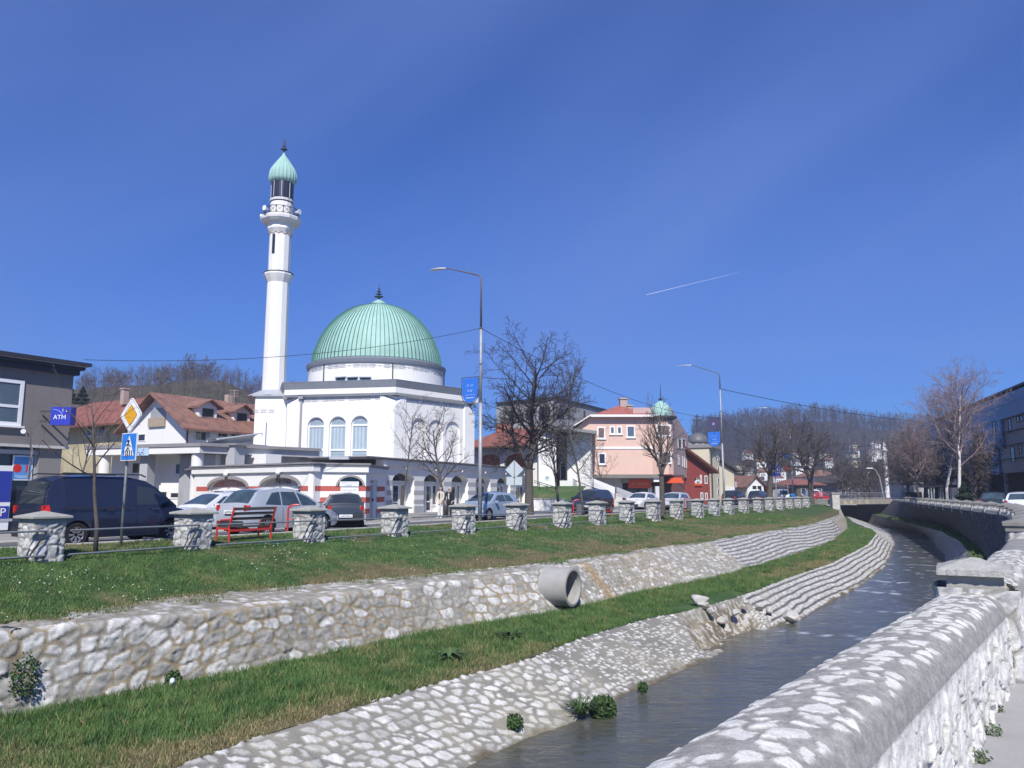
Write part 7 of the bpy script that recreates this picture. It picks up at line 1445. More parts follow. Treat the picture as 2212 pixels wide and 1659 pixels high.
    def screen(xa, xb, nm, ins=.09):
        pts = []; n = 8
        for i in range(n + 1):
            x = x0 + xa + (xb - xa) * i / n; z = max(rfz(x), beltz(x)); wt = max(wg(x, z) - ins, .2); dz = .012
            for j in range(8): y = -wt + 2 * wt * j / 7; pts.append((x + (.008 if xb > L_ / 2 else -.008), y, z + .045 * (1 - (y / (wt + ins)) ** 2) + dz))
        m = MB(); m.add(pts, [tuple(k) for k in grid_faces(n + 1, 8)]); m.build(nm, glass, t, smooth=True)
    if front_w: screen(*front_w, 'windscreen')
    if rear_w: screen(*rear_w, 'rear_window', .12)
    # wheels
    wt_ = MB(); prof = [(wr * .62, -.10), (wr * .92, -.105), (wr, -.07), (wr, .07), (wr * .92, .105), (wr * .62, .10)]
    def rev(mb, prof, n=24):
        P_ = []; 
        for r, y in prof:
            for k in range(n): a = 2 * math.pi * k / n; P_.append((r * math.cos(a), y, r * math.sin(a)))
        mb.add(P_, [(i * n + k, i * n + (k + 1) % n, (i + 1) * n + (k + 1) % n, (i + 1) * n + k) for i in range(len(prof) - 1) for k in range(n)])
    for c in wx:
        for sgn in (-1, 1):
            m = MB(); rev(m, prof); wh = m.build('wheel', M('tyre_rubber', (.02, .02, .02)), t, smooth=True, auto=40, world=False); wh.location = (c, sgn * (hw - .115), wr)
            m = MB(); r_ = wr * .64; rev(m, [(r_, sgn * .10), (r_ * .9, sgn * .085), (r_ * .86, sgn * .03), (.03, sgn * .02)])
            for k in range(8):
                a = 2 * math.pi * k / 8
                for da in (-.11, .11): m.bar((0.05 * math.cos(a), sgn * .085, .05 * math.sin(a)), (r_ * .93 * math.cos(a + da), sgn * .095, r_ * .93 * math.sin(a + da)), .026, .02, up=(0, 1, 0))
            ri = m.build('rim', M('alloy_silver', (.50, .50, .52), .3, metal=.7, var=.05), wh, world=False)
    for c in wx:
        m = MB(); m.box((c, 0, wr + .05), (ar * 2, W_ - .12, .5)); m.build('wheel_well', M('tyre_rubber', (.02, .02, .02)), t)
    # lamps, mirrors, plates, trim
    tl = tail or [(0.02, .78), (.22, .78), (.16, 1.0), (.03, 1.0)]
    for sgn in (-1, 1):
        patch(tl, sgn, M('tail_lamp_red', (.5, .02, .015), .25, var=.1), 'tail_lamp', t, .01, 3)
        zz = (tl[0][1] + tl[2][1]) / 2; m = MB(); m.box((x0 + .03, sgn * (w(x0 + .05, zz) - .06), zz), (.07, .10, (tl[2][1] - tl[0][1]) * .9)); m.build('tail_lamp', M('tail_lamp_red', (.5, .02, .015)), t)
        hzf = beltz(-x0 - .12) - .14; patch([(L_ - .42, hzf - .02), (L_ - .04, hzf - .06), (L_ - .06, hzf + .07), (L_ - .45, hzf + .12)], sgn, M('headlamp_glass', (.55, .57, .6), .1, var=.1), 'headlamp', t, .01, 3); m = MB(); m.box((-x0 - .05, sgn * (w(-x0 - .1, hzf) - .16), hzf), (.1, .3, .13)); m.build('headlamp', M('headlamp_glass', (.55, .57, .6)), t)
        xm = side[-1][1][0] + x0 - .12 if side else .6; zb_ = beltz(xm) + .07; m = MB(); m.box((xm, sgn * (w(xm, zb_ - .1) + .10), zb_), (.12, .20, .14)); mm = m.build('mirror', paint, t)
        for q in side[:-1] if len(side) > 1 else []: pass
    if dark_trim:
        m = MB(); m.box((x0 + .02, 0, sill + .16), (.10, W_ * .72, .22)); m.build('bumper', M('black_plastic', (.03, .03, .032), .7, var=.1), t)
        m = MB(); m.box((-x0 - .02, 0, sill + .18), (.08, W_ * .66, .18)); m.build('grille', M('black_plastic', (.03, .03, .032)), t)
    f1 = Fac((x0 - .03, .4), (x0 - .03, -.4)); m = MB(); zp = plate or .72; f1.box(m, .13, .67, zp - .06, zp + .06, 0, .035); pl = m.build('number_plate', M_FRAME, t); strokes('lettering', f1, .2, .62, zp, .07, .037, M_DARKM, pl, 4, (), .02)
    for sgn in (-1, 1):
        for q in side:
            xd = q[0][0]; zt_ = beltz(xd + x0) - .02
            m = MB(); pts = []
            for i in range(8): z = sill + .12 + (zt_ - sill - .12) * i / 7; pts += [(xd + x0 - .008, sgn * (w(xd + x0, z) + .003), z), (xd + x0 + .008, sgn * (w(xd + x0, z) + .003), z)]
            if not any(abs(xd + x0 - c) < ar + .02 for c in wx): m.add(pts, [(2 * i, 2 * i + 1, 2 * i + 3, 2 * i + 2) for i in range(7)]); m.build('door_gap', M('gap_black', (.008, .008, .008), .9, var=0), t)
    return t
def paint(name, c, rough=.22): return M(name, c, rough, var=.04, scale=2, spec=.5, coat=.6)
def put(t, s, n, hd, z=0): p = SN(s, n); t.location = (p[0], p[1], z); t.rotation_euler = (0, 0, hd)
HT = math.atan2(TT[1], TT[0])
G_T = M('car_glass', (.028, .036, .042), .05, var=.2, scale=1.5, spec=.9)
G_B = M('car_glass_light', (.045, .07, .085), .06, var=.5, scale=2.2, spec=.9)
van = car('panel_van', 'dark navy panel van with silver wheels parked behind the leftmost pillars', 'van', 4.6, 1.83, 1.9, 2.85, .92, 1.05,
          [(0, .95), (.1, 1.02), (3.55, 1.03), (3.95, .98), (4.35, .86), (4.6, .62)], [(.03, 1.0), (.10, 1.35), (.28, 1.78), (.5, 1.86), (1.2, 1.90), (2.4, 1.89), (2.95, 1.78), (3.3, 1.55), (3.85, 1.06)],
          paint('navy_paint', (.014, .018, .040)), G_T, .33, side=[[(2.55, 1.10), (3.62, 1.09), (3.12, 1.58), (2.62, 1.66)], ], front_w=(3.0, 3.8), rear_w=(.06, .26), tail=[(.02, .90), (.16, .92), (.14, 1.12), (.04, 1.12)], plate=.8)
van.children[0]
patchm = MB()
for sgn in (-1, 1): m = MB(); m.tube([(-1.9, sgn * .66, 1.93), (-1.8, sgn * .66, 1.97), (.45, sgn * .66, 1.965), (.6, sgn * .66, 1.9)], .022, 6); m.build('roof_rail', M_DARKM, van, world=False)
m = MB(); m.box((-2.3 + 1.35, -.925, 1.02), (1.9, .02, .025)); m.build('slide_track', M('black_plastic', (.03, .03, .032)), van, world=False)
for x in (1.42, .02): m = MB(); m.box((x - .62, -.94, .98), (.2, .035, .035)); m.build('door_handle', M_DARKM, van, world=False)
put(van, 11.97 + 2.3 - .83, 21.72, HT)
silver = car('hatchback_car', 'silver grey hatchback with dark windows parked behind the red bench', 'car', 4.35, 1.8, 1.58, 2.65, .88, .98,
             [(0, .78), (.08, .98), (.6, 1.0), (2.6, .95), (3.3, .93), (3.9, .80), (4.35, .60)], [(.12, 1.0), (.5, 1.42), (.75, 1.53), (1.5, 1.60), (2.2, 1.57), (2.9, 1.3), (3.45, .95)],
             paint('silver_blue_paint', (.36, .39, .44)), G_B, .33, side=[[(.75, 1.05), (1.45, 1.02), (1.5, 1.48), (1.15, 1.44)], [(1.5, 1.01), (2.35, 1.0), (2.2, 1.47), (1.55, 1.48)], [(2.4, 1.0), (3.25, .99), (2.75, 1.30), (2.28, 1.46)]], front_w=(2.35, 3.35), rear_w=(.18, .68), tail=[(.02, .84), (.16, .87), (.16, 1.04), (.06, 1.0)], plate=.80)
m = MB(); m.tube([(-1.55, .0, 1.58), (-1.8, 0, 1.85)], .008, 5); m.build('aerial', M_DARKM, silver, world=False)
put(silver, 18.55 + 2.175 - .80, 21.8, HT)
polo = car('hatchback_car', 'small dark grey hatchback seen from behind beside the striped shop', 'car', 3.9, 1.66, 1.40, 2.45, .75, .95,
           [(0, .75), (.06, .92), (.5, .93), (2.4, .9), (3.0, .87), (3.5, .75), (3.9, .55)], [(.08, .93), (.3, 1.22), (.5, 1.34), (1.2, 1.40), (2.0, 1.36), (2.9, .92)], paint('charcoal_paint', (.04, .048, .058)), G_T, .29,
           side=[[(.6, .98), (1.4, .96), (1.4, 1.27), (.85, 1.26)], [(1.45, .96), (2.6, .93), (2.05, 1.26), (1.48, 1.28)]], front_w=(2.1, 2.85), rear_w=(.13, .46), tail=[(.03, .70), (.16, .72), (.14, .92), (.06, .92)], plate=.48)
p = pt(740, 34.4); polo.location = (p[0], p[1], 0); polo.rotation_euler = (0, 0, R(90) + R(17))
golf = car('hatchback_car', 'pale blue grey hatchback facing left behind the tall lamp post', 'car', 4.15, 1.74, 1.46, 2.55, .85, .95,
           [(0, .78), (.08, .94), (.6, .95), (2.7, .90), (3.2, .88), (3.75, .76), (4.15, .55)], [(.08, .95), (.35, 1.28), (.65, 1.40), (1.5, 1.46), (2.2, 1.40), (3.1, .93)], paint('pale_blue_paint', (.27, .34, .44)), G_B, .31,
           side=[[(.75, 1.0), (1.5, .98), (1.5, 1.33), (.95, 1.30)], [(1.55, .98), (2.8, .95), (2.2, 1.30), (1.58, 1.34)]], front_w=(2.3, 3.02), rear_w=(.13, .5), plate=.6)
put(golf, 34.1 + 1.24, 22.75, HT + math.pi)
mpv = car('people_carrier', 'dark people carrier facing left behind the red bin post', 'car', 4.6, 1.85, 1.68, 2.8, .95, 1.02,
          [(0, .85), (.1, 1.02), (3.2, 1.0), (3.7, .92), (4.2, .8), (4.6, .6)], [(.1, 1.03), (.4, 1.5), (.7, 1.64), (2.0, 1.68), (2.8, 1.55), (3.6, 1.0)], paint('dark_plum_paint', (.035, .036, .055)), G_T, .32,
          side=[[(.7, 1.08), (1.6, 1.06), (1.6, 1.55), (.95, 1.53)], [(1.65, 1.06), (2.5, 1.05), (2.4, 1.53), (1.68, 1.56)], [(2.55, 1.05), (3.35, 1.02), (2.85, 1.38), (2.48, 1.52)]], front_w=(2.7, 3.5), rear_w=(.15, .6))
put(mpv, 50.6, 23.8, HT + math.pi)
white = dup(golf, label='white car half hidden between the dark van and the silver hatchback'); navy = dup(golf, label='dark blue car whose roof shows behind the white car')
def repaint(t, mat):
    for c in t.children:
        if c.name.split('.')[0] in ('body', 'cabin', 'mirror'): c.data = c.data.copy(); c.data.materials[0] = mat
repaint(white, paint('white_paint', (.72, .73, .74))); repaint(navy, paint('dark_blue_paint', (.03, .04, .11)))
put(white, 20.4, 26.0, HT + math.pi); put(navy, 24.2, 29.2, HT + math.pi + .1)
for lab, u, d, col, src, hd in (('silver car with an arched roof in front of the orange awning', 1455, 62, (.5, .52, .54), golf, HT + math.pi), ('white car parked below the white stair rail', 1384, 66, (.7, .7, .7), golf, HT + math.pi), ('dark car right of the slim second lamp post', 1585, 88, (.02, .025, .04), mpv, HT),
                        ('small red car near the bridge end', 1779, 118, (.4, .03, .04), golf, 0.), ('dark car behind the white billboard near the ochre house', 1638, 100, (.05, .06, .09), mpv, HT), ('dark car on the right bank road beside the river wall', 2150, 51, (.03, .035, .04), golf, HT - .1), ('white car at the right edge on the far bank road', 2208, 46, (.7, .72, .74), golf, HT - .1)):
    c = dup(src, label=lab); repaint(c, paint('car_paint_%d' % u, col)); p = pt(u, d); c.location = (p[0], p[1], 0); c.rotation_euler = (0, 0, hd)
for lab, u, d in (('white box van right of the leaning tree trunk', 1683, 108), ('small white van further along the road by the bridge', 1752, 125)):
    c = dup(van, label=lab); repaint(c, paint('white_paint', (.72, .73, .74))); p = pt(u, d); c.location = (p[0], p[1], 0); c.rotation_euler = (0, 0, HT + .5)
# ================================================================== street lamps with banners, signs
M_POLE = M('pole_galvanised', (.40, .40, .40), .6, metal=.3, var=.2, scale=3, streak=.4); M_POLED = M('pole_dark_steel', (.15, .13, .14), .6, metal=.3, var=.2, scale=5)
M_BAN = M('banner_blue', (.035, .17, .62), .5, var=.04); M_BAND = M('banner_plum', (.07, .06, .13), .6, var=.08)
def lamp(label, s, n, H, banners, zfit, arm=1.95, rise=.62, hl=1.0):
    p = SN(s, n); t = thing('street_lamp', label, 'street lamp', p, 0, 'street lamps along the river road'); a = NN; e = lambda d, z: (p[0] + a[0] * d, p[1] + a[1] * d, z)
    m = MB(); m.tube([e(0, 0), e(0, H * .48)], [.10, .08], 12); m.build('lower_pole', M_POLE, t, smooth=True); m = MB(); m.tube([e(0, H * .48), e(0, zfit)], [.066, .06], 12); m.build('middle_pole', M_POLE, t, smooth=True)
    m = MB(); m.tube([e(0, zfit), e(0, H - .2), e(.06, H - .06), e(.2, H + .03), e(arm, H + rise), e(arm + .25, H + rise + .03)], [.055, .042, .04, .038, .03, .03], 10); m.build('arm', M_POLED, t, smooth=True)
    z = H + rise + .03; V = []; x = arm + .2
    sec = [(0, .05, .05), (.12, .08, .07), (.3, .15, .09), (.6, .17, .07), (.85, .12, .045), (hl, .02, .015)]; m = MB(); b = np.array([TT[0], TT[1], 0])
    for d, w_, h_ in sec:
        c = np.array(e(x + d, z + .015 * d * 4))
        for k in range(8): an = 2 * math.pi * k / 8; V.append(c + b * w_ * math.cos(an) + np.array([0, 0, 1]) * (h_ * math.sin(an) if math.sin(an) > 0 else .03 * math.sin(an)))
    m.add(V, [(i * 8 + k, i * 8 + (k + 1) % 8, (i + 1) * 8 + (k + 1) % 8, (i + 1) * 8 + k) for i in range(len(sec) - 1) for k in range(8)] + [tuple(range(8))]); m.build('lamp_head', M('lamp_head_grey', (.55, .56, .57), .4, var=.05), t, smooth=True)
    for z_, r_ in ((zfit, .085), (zfit * .81, .075), (H * .48, .10)): m = MB(); m.tube([e(0, z_ - .04), e(0, z_ + .04)], r_, 12); m.build('clamp', M_POLED, t)
    m = MB(); m.tube([e(0, 1.25), e(0, 1.31)], .115, 12); m.build('clamp', M_POLED, t)
    for i, (z0, z1, w_, mat, kind) in enumerate(banners):
        f = Fac(e(.12 + w_, 0)[:2], e(.12, 0)[:2]); bt = thing('pole_banner', label.split(' with')[0].replace('lamp', 'lamp') + ' ' + kind, 'banner', (*f.P(f.L / 2, 0)[:2], 0))
        bt['label'] = {'a': 'large blue shield banner hanging on the tall nearest lamp post', 'b': 'dark plum shield banner on the second lamp post, above the blue one', 'c': 'blue shield banner on the second lamp post, below the plum one', 'd': 'faded small blue banner on the third lamp behind bare branches'}[kind]
        h = z1 - z0; r = w_ / 2
        def shield(k): 
            ww, c_ = r - k, w_ / 2; pts = [(c_ - ww, z1 - k)]; zc = z0 + h * .42
            pts += [(c_ - ww * math.cos(an), zc - (zc - z0 - k) * math.sin(an)) for an in np.linspace(0, math.pi, 18)]; return pts + [(c_ + ww, z1 - k)]
        m = MB(); sh = shield(0.0 if kind != 'b' else 0)
        for q0, q1 in zip(sh, sh[1:] + sh[:1]): m.bar(f.P(*q0), f.P(*q1), .028)
        m.build('frame', M_DARKM, bt)
        m = MB(); panel(m, f, shield(.05 if kind != 'b' else .09), [], .01, .01, .02); pn = m.build('banner_panel', mat, bt)
        ink = M('banner_white', (.75, .82, .9), .6, var=0)
        if kind != 'b':
            strokes('lettering', f, w_ * .34, w_ * .46, z1 - h * .30, h * .10, .02, ink, pn, 3, (), w_ * .03); strokes('lettering', f, w_ * .56, w_ * .64, z1 - h * .31, h * .10, .02, ink, pn, 5, (), w_ * .03); strokes('lettering', f, w_ * .38, w_ * .66, z1 - h * .51, h * .08, .02, ink, pn, 6, (), w_ * .03)
            strokes('lettering', f, w_ * .24, w_ * .78, z1 - h * .67, h * .035, .02, ink, pn, 7, (), w_ * .02); m = MB(); f.box(m, w_ * .26, w_ * .72, z1 - h * .79, z1 - h * .77, .01, .022); m.build('line', ink, pn)
        else:
            m = MB(); c = f.P(w_ / 2, z1 - h * .5, .02); panel(m, f, [(w_ / 2 + .11 * math.cos(q), z1 - h * .5 + .13 * math.sin(q)) for q in np.linspace(0, 6.0, 12)], [], .022, .01, .01); m.build('emblem', M('emblem_grey', (.32, .31, .42), .6, var=.3, scale=9), pn)
        m = MB()
        for z_ in (z1 - .28, z0 + h * .5): m.bar(e(-.02, z_), e(.16, z_), .035)
        m.build('bracket', M_DARKM, bt)
    return t
D1 = 36.7; q = pt(1037, D1); s1, n1 = q @ TT, q @ NN; H1 = at(1037, 594, D1)[2]; zf1 = at(1037, 709, D1)[2]
zb0, zb1 = at(1015, 872, D1 + .3)[2], at(1015, 815, D1 + .3)[2]
lamp('tall grey street lamp with a shield banner near the arcade', s1, n1, H1, [(zb0, zb1, 1.0, M_BAN, 'a')], zf1)
D2 = 70.; q = pt(1564, D2); s2, n2 = q @ TT, q @ NN; H2 = at(1560, 806, D2)[2]; zz = lambda v: at(1560, v, D2)[2]
lamp('slim street lamp with two stacked banners beside the cream buildings', s2, n2, H2, [(zz(932), zz(898), 1.22, M_BAND, 'b'), (zz(965), zz(931), 1.22, M_BAN, 'c')], zz(840), 2.4, .9, 1.5)
D3 = 104.; q = pt(1713, D3); s3, n3 = q @ TT, q @ NN; H3 = at(1712, 892, D3)[2]
lamp('distant thin street lamp seen through the bare trees', s3, n3, H3, [(at(1705, 992, D3)[2], at(1705, 975, D3)[2], 1.2, M_BAN, 'd')], H3 - 2.2, 2.6, .8, 1.6)
M_WIRE = M('cable_black', (.03, .03, .035), .7, var=0)
def cable(label, a, b, sag, r=.012, n=24):
    a, b = np.array(a, float), np.array(b, float); pts = [a + (b - a) * k / n - np.array([0, 0, sag * 4 * (k / n) * (1 - k / n)]) for k in range(n + 1)]; m = MB(); m.tube(pts, r, 5); tag(m.build('overhead_cable', M_WIRE), label, 'cable')
L1 = (*SN(s1, n1)[:2], zf1); L2 = (*SN(s2, n2)[:2], zz(840)); L2b = (*SN(s2, n2)[:2], zz(904))
cable('overhead cable from the tall lamp to the roof of the grey corner building', L1, at(182, 777, 29.2), .55); cable('overhead cable sloping from the tall lamp towards the second lamp', L1, L2b, 1.0, .015)
cable('overhead cable from the second lamp across to the blue clad building', L2, at(2020, 914, 92), .4, .03); cable('overhead cable between the second and third lamps', L2b, (*SN(s3, n3)[:2], H3 - 4), 1.2, .02)
cable('dark overhead cable from the bridge area up to the blue clad building', at(1835, 966, 125), at(2130, 886, 78), .8, .035)
def road_signs():
    b = gz(261, 1178, .06); t = thing('road_sign', 'leaning post with yellow diamond priority sign above a blue pedestrian crossing sign', 'road sign', b); Y = b[1]; top = at(284, 862, Y - .1)
    m = MB(); m.tube([b - (0, 0, .2), top], .036, 10); m.build('post', M('sign_post_grey', (.30, .32, .31), .6, metal=.3, var=.1), t, smooth=True)
    # plates face along the street, turned well away from the viewer
    ex = SP
    def plate(c, w_, pts, mats): pass
    c = at(284.5, 897, Y - .16); f = Fac(c[:2] - ex * .5, c[:2] + ex * .5); h = at(284, 857, Y - .16)[2] - c[2]; wd = h * .98; r_ = .06
    def dia(k, o, mat, nm, par):
        m = MB(); pts = [(.5 - k * wd, c[2]), (.5, c[2] + k * h), (.5 + k * wd, c[2]), (.5, c[2] - k * h)]; m2 = []
        for i in range(4):
            a0, a1, a2 = np.array(pts[i - 1]), np.array(pts[i]), np.array(pts[(i + 1) % 4]); m2 += [tuple(a1 + (a0 - a1) * .08), tuple(a1 + (a2 - a1) * .08)]
        panel(m, f, m2, [], o, .01, .02); return m.build(nm, mat, par)
    wp = dia(1, .02, M_FRAME, 'diamond_plate', t); dia(.95, .024, M_DARKM, 'black_border', wp); dia(.92, .028, M_FRAME, 'white_field', wp); dia(.60, .032, M_DARKM, 'black_line', wp); dia(.57, .036, M('sign_yellow', (.72, .36, .02), .4, var=.05), 'yellow_field', wp)
    z1, z0 = at(278, 937, Y)[2], at(278, 996, Y)[2]; g = Fac(b[:2] + (.10, -.25) - ex * .33, b[:2] + (.10, -.25) + ex * .33); H_ = z1 - z0; cc = g.hit(279, 965)[0]; w_ = .66
    m = MB(); g.box(m, cc - w_ / 2, cc + w_ / 2, z0, z1, -.01, .01); bp = m.build('blue_plate', M_FRAME, t); m = MB(); g.box(m, cc - w_ / 2 + .02, cc + w_ / 2 - .02, z0 + .02, z1 - .02, .0, .014); m.build('blue_field', M('sign_blue_road', (.03, .20, .62), .35, var=.04), bp)
    m = MB(); panel(m, g, [(cc - w_ * .36, z0 + .13), (cc, z1 - .06), (cc + w_ * .36, z0 + .13)], [], .02, .01, .006); m.build('white_triangle', M_FRAME, bp)
    ink = M_DARKM; m = MB(); zc = z0 + .13; 
    for k in range(5): g.box(m, cc - w_ * .3 + k * w_ * .13, cc - w_ * .3 + k * w_ * .13 + .035, zc, zc + .14, .02, .026)
    m.build('zebra_stripes', ink, bp); m = MB(); m.lathe([(.001, -.045), (.04, -.02), (.045, .02), (.001, .045)], g.P(cc, zc + H_ * .52, .022), 8)
    for a, b_ in (((0, .47), (.0, .30)), ((0, .30), (.09, .15)), ((0, .30), (-.10, .15)), ((0, .44), (.10, .33)), ((0, .44), (-.09, .36))): m.bar(g.P(cc + a[0], zc + a[1] * H_, .024), g.P(cc + b_[0], zc + b_[1] * H_, .024), .045, .006)
    m.build('walking_figure', ink, bp)
    # grey backs of a diamond sign further on
    b = gz(1111, 1103, .06); Y = b[1]; t = thing('road_sign', 'pale grey back of a diamond sign over two plates by the arcade end', 'road sign', b); z = lambda v: at(1112, v, Y)[2]; m = MB(); m.tube([(b[0], b[1], 0), (b[0], b[1], z(996))], .035, 8); m.build('post', M('sign_post_grey', (.30, .32, .31)), t)
    bk = M('sign_back', (.48, .54, .56), .5, var=.05); f = Fac((b[0] - .6, b[1] + .05), (b[0] + .6, b[1] + .05)); r = 20 / 1678 * Y; zc = z(1014); m = MB(); panel(m, f, [(.6 - r, zc), (.6, zc + r), (.6 + r, zc), (.6, zc - r)], [], 0, .01, .02); m.build('diamond_plate', bk, t)
    for k in (0,): m = MB(); f.box(m, .6 - r * .85, .6 + r * .85, z(1048), z(1030), -.02, 0); m.build('plate', bk, t)
    # blue crossing signs near the leaning tree
    Y = 88.; c = at(1676, 1017, Y); t = thing('road_sign', 'tall blue sign board with white symbols beside the leaning tree', 'road sign', (c[0], c[1], 0)); f = Fac((c[0] - .9, c[1]), (c[0] + .9, c[1] + .3)); z1, z0 = at(1676, 1003, Y)[2], at(1676, 1028, Y)[2]; m = MB(); f.box(m, .25, 1.5, z0, z1, -.03, .03); bd = m.build('board', M('sign_blue', (.03, .05, .32)), t); strokes('symbols', f, .4, 1.35, (z0 + z1) / 2, .7, .035, M_FRAME, bd, 5, (), .09); m = MB(); m.tube([(c[0], c[1] + .2, 0), (c[0], c[1] + .2, z1)], .05, 6); m.build('post', M_POLE, t)
    for u, v, lab, mat in ((1704, 1075, 'round white sign on a thin post', M_FRAME), (1712, 1073, 'small round blue sign on a thin post', M('sign_blue_road', (.03, .20, .62))), (1700, 1012, 'small red and white round sign', M('sign_red', (.5, .04, .03), .4))):
        Y = 100.; c = at(u, v, Y); t = thing('road_sign', lab + ' near the bridge approach', 'road sign', (c[0], c[1], 0)); f = Fac((c[0] - .5, c[1]), (c[0] + .5, c[1])); r = .42; m = MB(); panel(m, f, [(.5 + r * math.cos(q_), c[2] + r * math.sin(q_)) for q_ in np.linspace(0, 6.1, 14)], [], 0, .01, .03); m.build('disc', mat, t); m = MB(); m.tube([(c[0], c[1] + .06, 0), (c[0], c[1] + .06, c[2] + .3)], .035, 6); m.build('post', M_POLE, t)
road_signs()
# ================================================================== benches and bins
M_REDP = M('red_steel_paint', (.52, .04, .03), .4, var=.08, scale=5); M_SLAT = M('dark_bench_slat', (.075, .065, .05), .7, var=.25, scale=8)
def bench(label):
    t = thing('park_bench', label, 'bench', (0, 0, 0), 0, 'red framed benches facing the road')
    for x in (-.80, .80):
        m = MB(); m.tube([(x, -.22, 0), (x, -.20, .42), (x, -.28, .66), (x, -.39, 1.02)], .032, 8); m.build('leg', M_REDP, t); m = MB(); m.tube([(x, .34, 0), (x, .32, .40), (x, .30, .52), (x, .15, .64), (x, -.25, .66)], .028, 8); m.build('leg', M_REDP, t); m = MB(); m.bar((x, -.22, .38), (x, .34, .40), .05); m.build('seat_bearer', M_REDP, t)
    m = MB(); m.bar((-.8, -.23, .34), (.8, -.23, .34), .035, .07); m.build('crossbar', M_REDP, t)
    for i, (y, z) in enumerate(((-.405, .97), (-.36, .83), (-.305, .68))): m = MB(); m.box((0, y + .035, z), (1.62, .03, .085)); m.build('back_slat', M_SLAT, t)
    for y in (-.14, -.01, .12, .25): m = MB(); m.box((0, y, .43), (1.62, .105, .035)); m.build('seat_slat', M_SLAT, t)
    return t
b1 = bench('red framed bench with dark wooden slats between the second and third pillars'); g0 = gz(530, 1166, .03); b1.location = (g0[0], g0[1], .0); b1.rotation_euler = (0, 0, ROT_T + R(90) + .02)
b2 = dup(b1, label='red framed bench seen behind the pillar in front of the dark people carrier'); g1 = pt(1300, 46.5); b2.location = (g1[0], g1[1], 0)
def bin_(label, u, d):
    t = thing('litter_bin', label, 'bin', (0, 0, 0), 0, 'litter bins on red hooped posts')
    m = MB(); m.tube([(-.33, 0, 0), (-.33, 0, .86)] + [(-.33 + .28 * (1 - math.cos(a)), 0, .86 + .14 * math.sin(a)) for a in np.linspace(.3, 1.9, 7)], .034, 8); m.build('hooped_post', M_REDP, t)
    m = MB(); m.lathe([(.17, .16), (.21, .78), (.22, .80)], (.02, 0, 0), 16); m.build('bin_body', M('bin_grey', (.13, .14, .14), .6, var=.15), t); m = MB(); m.lathe([(.20, .70), (.215, .80), (.18, .805)], (.02, 0, 0), 16, closed=False); m.build('liner_rim', M_DARKM, t)
    m = MB(); m.tube([(-.33, 0, .5), (-.14, 0, .5)], .02, 6); m.build('bracket', M_REDP, t)
    p = pt(u, d); t.location = (p[0], p[1], .03); t.rotation_euler = (0, 0, .1); return t
bin_('litter bin on a red hooped post behind the third pillar', 645, 27.0); bin_('litter bin on a tall red hooped post left of the dark people carrier', 1250, 45.5); bin_('litter bin on a red post before the dark red house', 1487, 58.)
# ================================================================== trees
M_BARK = M('bark_grey_brown', (.10, .085, .075), .95, var=.3, scale=6, bump=.5, bscale=25); M_TWIG = M('twig_bark', (.095, .078, .072), .95, var=.2, scale=3); M_BIRCH = M('birch_bark', (.55, .53, .50), .9, var=.5, scale=7); M_TWIGB = M('birch_twigs', (.24, .18, .18), .95, var=.2)
def tree_meshes(seed, H, r0, trunk, kids, ang, ratio, up=.25, wob=.12, fork=0, droop=0, sides=(8, 6, 4, 3, 3), lean=0, rmin=.006, tstart=.35, width=1.):
    rr = random.Random(seed); tm, cm = MB(), MB()
    def grow(p, d, L_, r, lev):
        n = 5 if lev < 2 else 3; pts = [p]; rad = [r]; q = p.copy(); dd = d.copy()
        for i in range(n):
            w = wob * (1 + .5 * lev); dd = dd + np.array([rr.gauss(0, w), rr.gauss(0, w), rr.gauss(0, w) + up * (.25 if lev else .1) - droop * (lev >= 2) * .4 * (i / n)]); dd /= np.linalg.norm(dd); q = q + dd * L_ / n; pts.append(q.copy()); rad.append(max(r * (1 - .72 * (i + 1) / n), rmin * .7))
        (tm if lev == 0 else cm).tube(pts, rad, sides[min(lev, 4)], caps=(lev == 0))
        if lev >= len(kids): return
        k = kids[lev]; ga = rr.uniform(0, 6.28)
        for c in range(k):
            t0 = tstart if lev == 0 else .22; t = t0 + (1 - t0) * (c + rr.uniform(.2, .8)) / k; f = t * n; i = min(int(f), n - 1); pp = pts[i] + (pts[i + 1] - pts[i]) * (f - i); bd = pts[i + 1] - pts[i]; bd /= np.linalg.norm(bd)
            ga += 2.4 + rr.uniform(-.5, .5); x = np.cross(bd, [.3, .1, 1.]); x /= max(np.linalg.norm(x), 1e-6); y = np.cross(bd, x); a = R(ang[lev]) * rr.uniform(.75, 1.2) * (1.15 - .45 * t if lev == 0 else 1); nd = bd * math.cos(a) + (x * math.cos(ga) + y * math.sin(ga)) * math.sin(a)
            if lev == 0: nd[:2] *= width; nd /= np.linalg.norm(nd)
            LL = L_ * ratio[lev] * rr.uniform(.75, 1.15) * ((1.15 - .55 * t) if lev else (1.1 - .45 * max(0, t - .4))); rad_c = max(rad[i] * (1 - (f - i)) + rad[i + 1] * (f - i), rmin) * rr.uniform(.5, .7); grow(pp, nd, LL, max(rad_c, rmin), lev + 1)
    base = np.array([0., 0, -.1]); d0 = np.array([lean, 0, 1.]); d0 /= np.linalg.norm(d0)
    if fork:
        z = trunk; tm.tube([base, base + d0 * z * .5, base + d0 * z], [r0 * 1.25, r0, r0 * .95], 10, False); p = base + d0 * z
        for i, (dx, dy, fr, rf) in enumerate(fork): d = np.array([dx, dy, 1.]); d /= np.linalg.norm(d); grow(p - d * .15, d, (H - z) * fr, r0 * rf, 0)
    else: grow(base, d0, H, r0, 0)
    return tm, cm
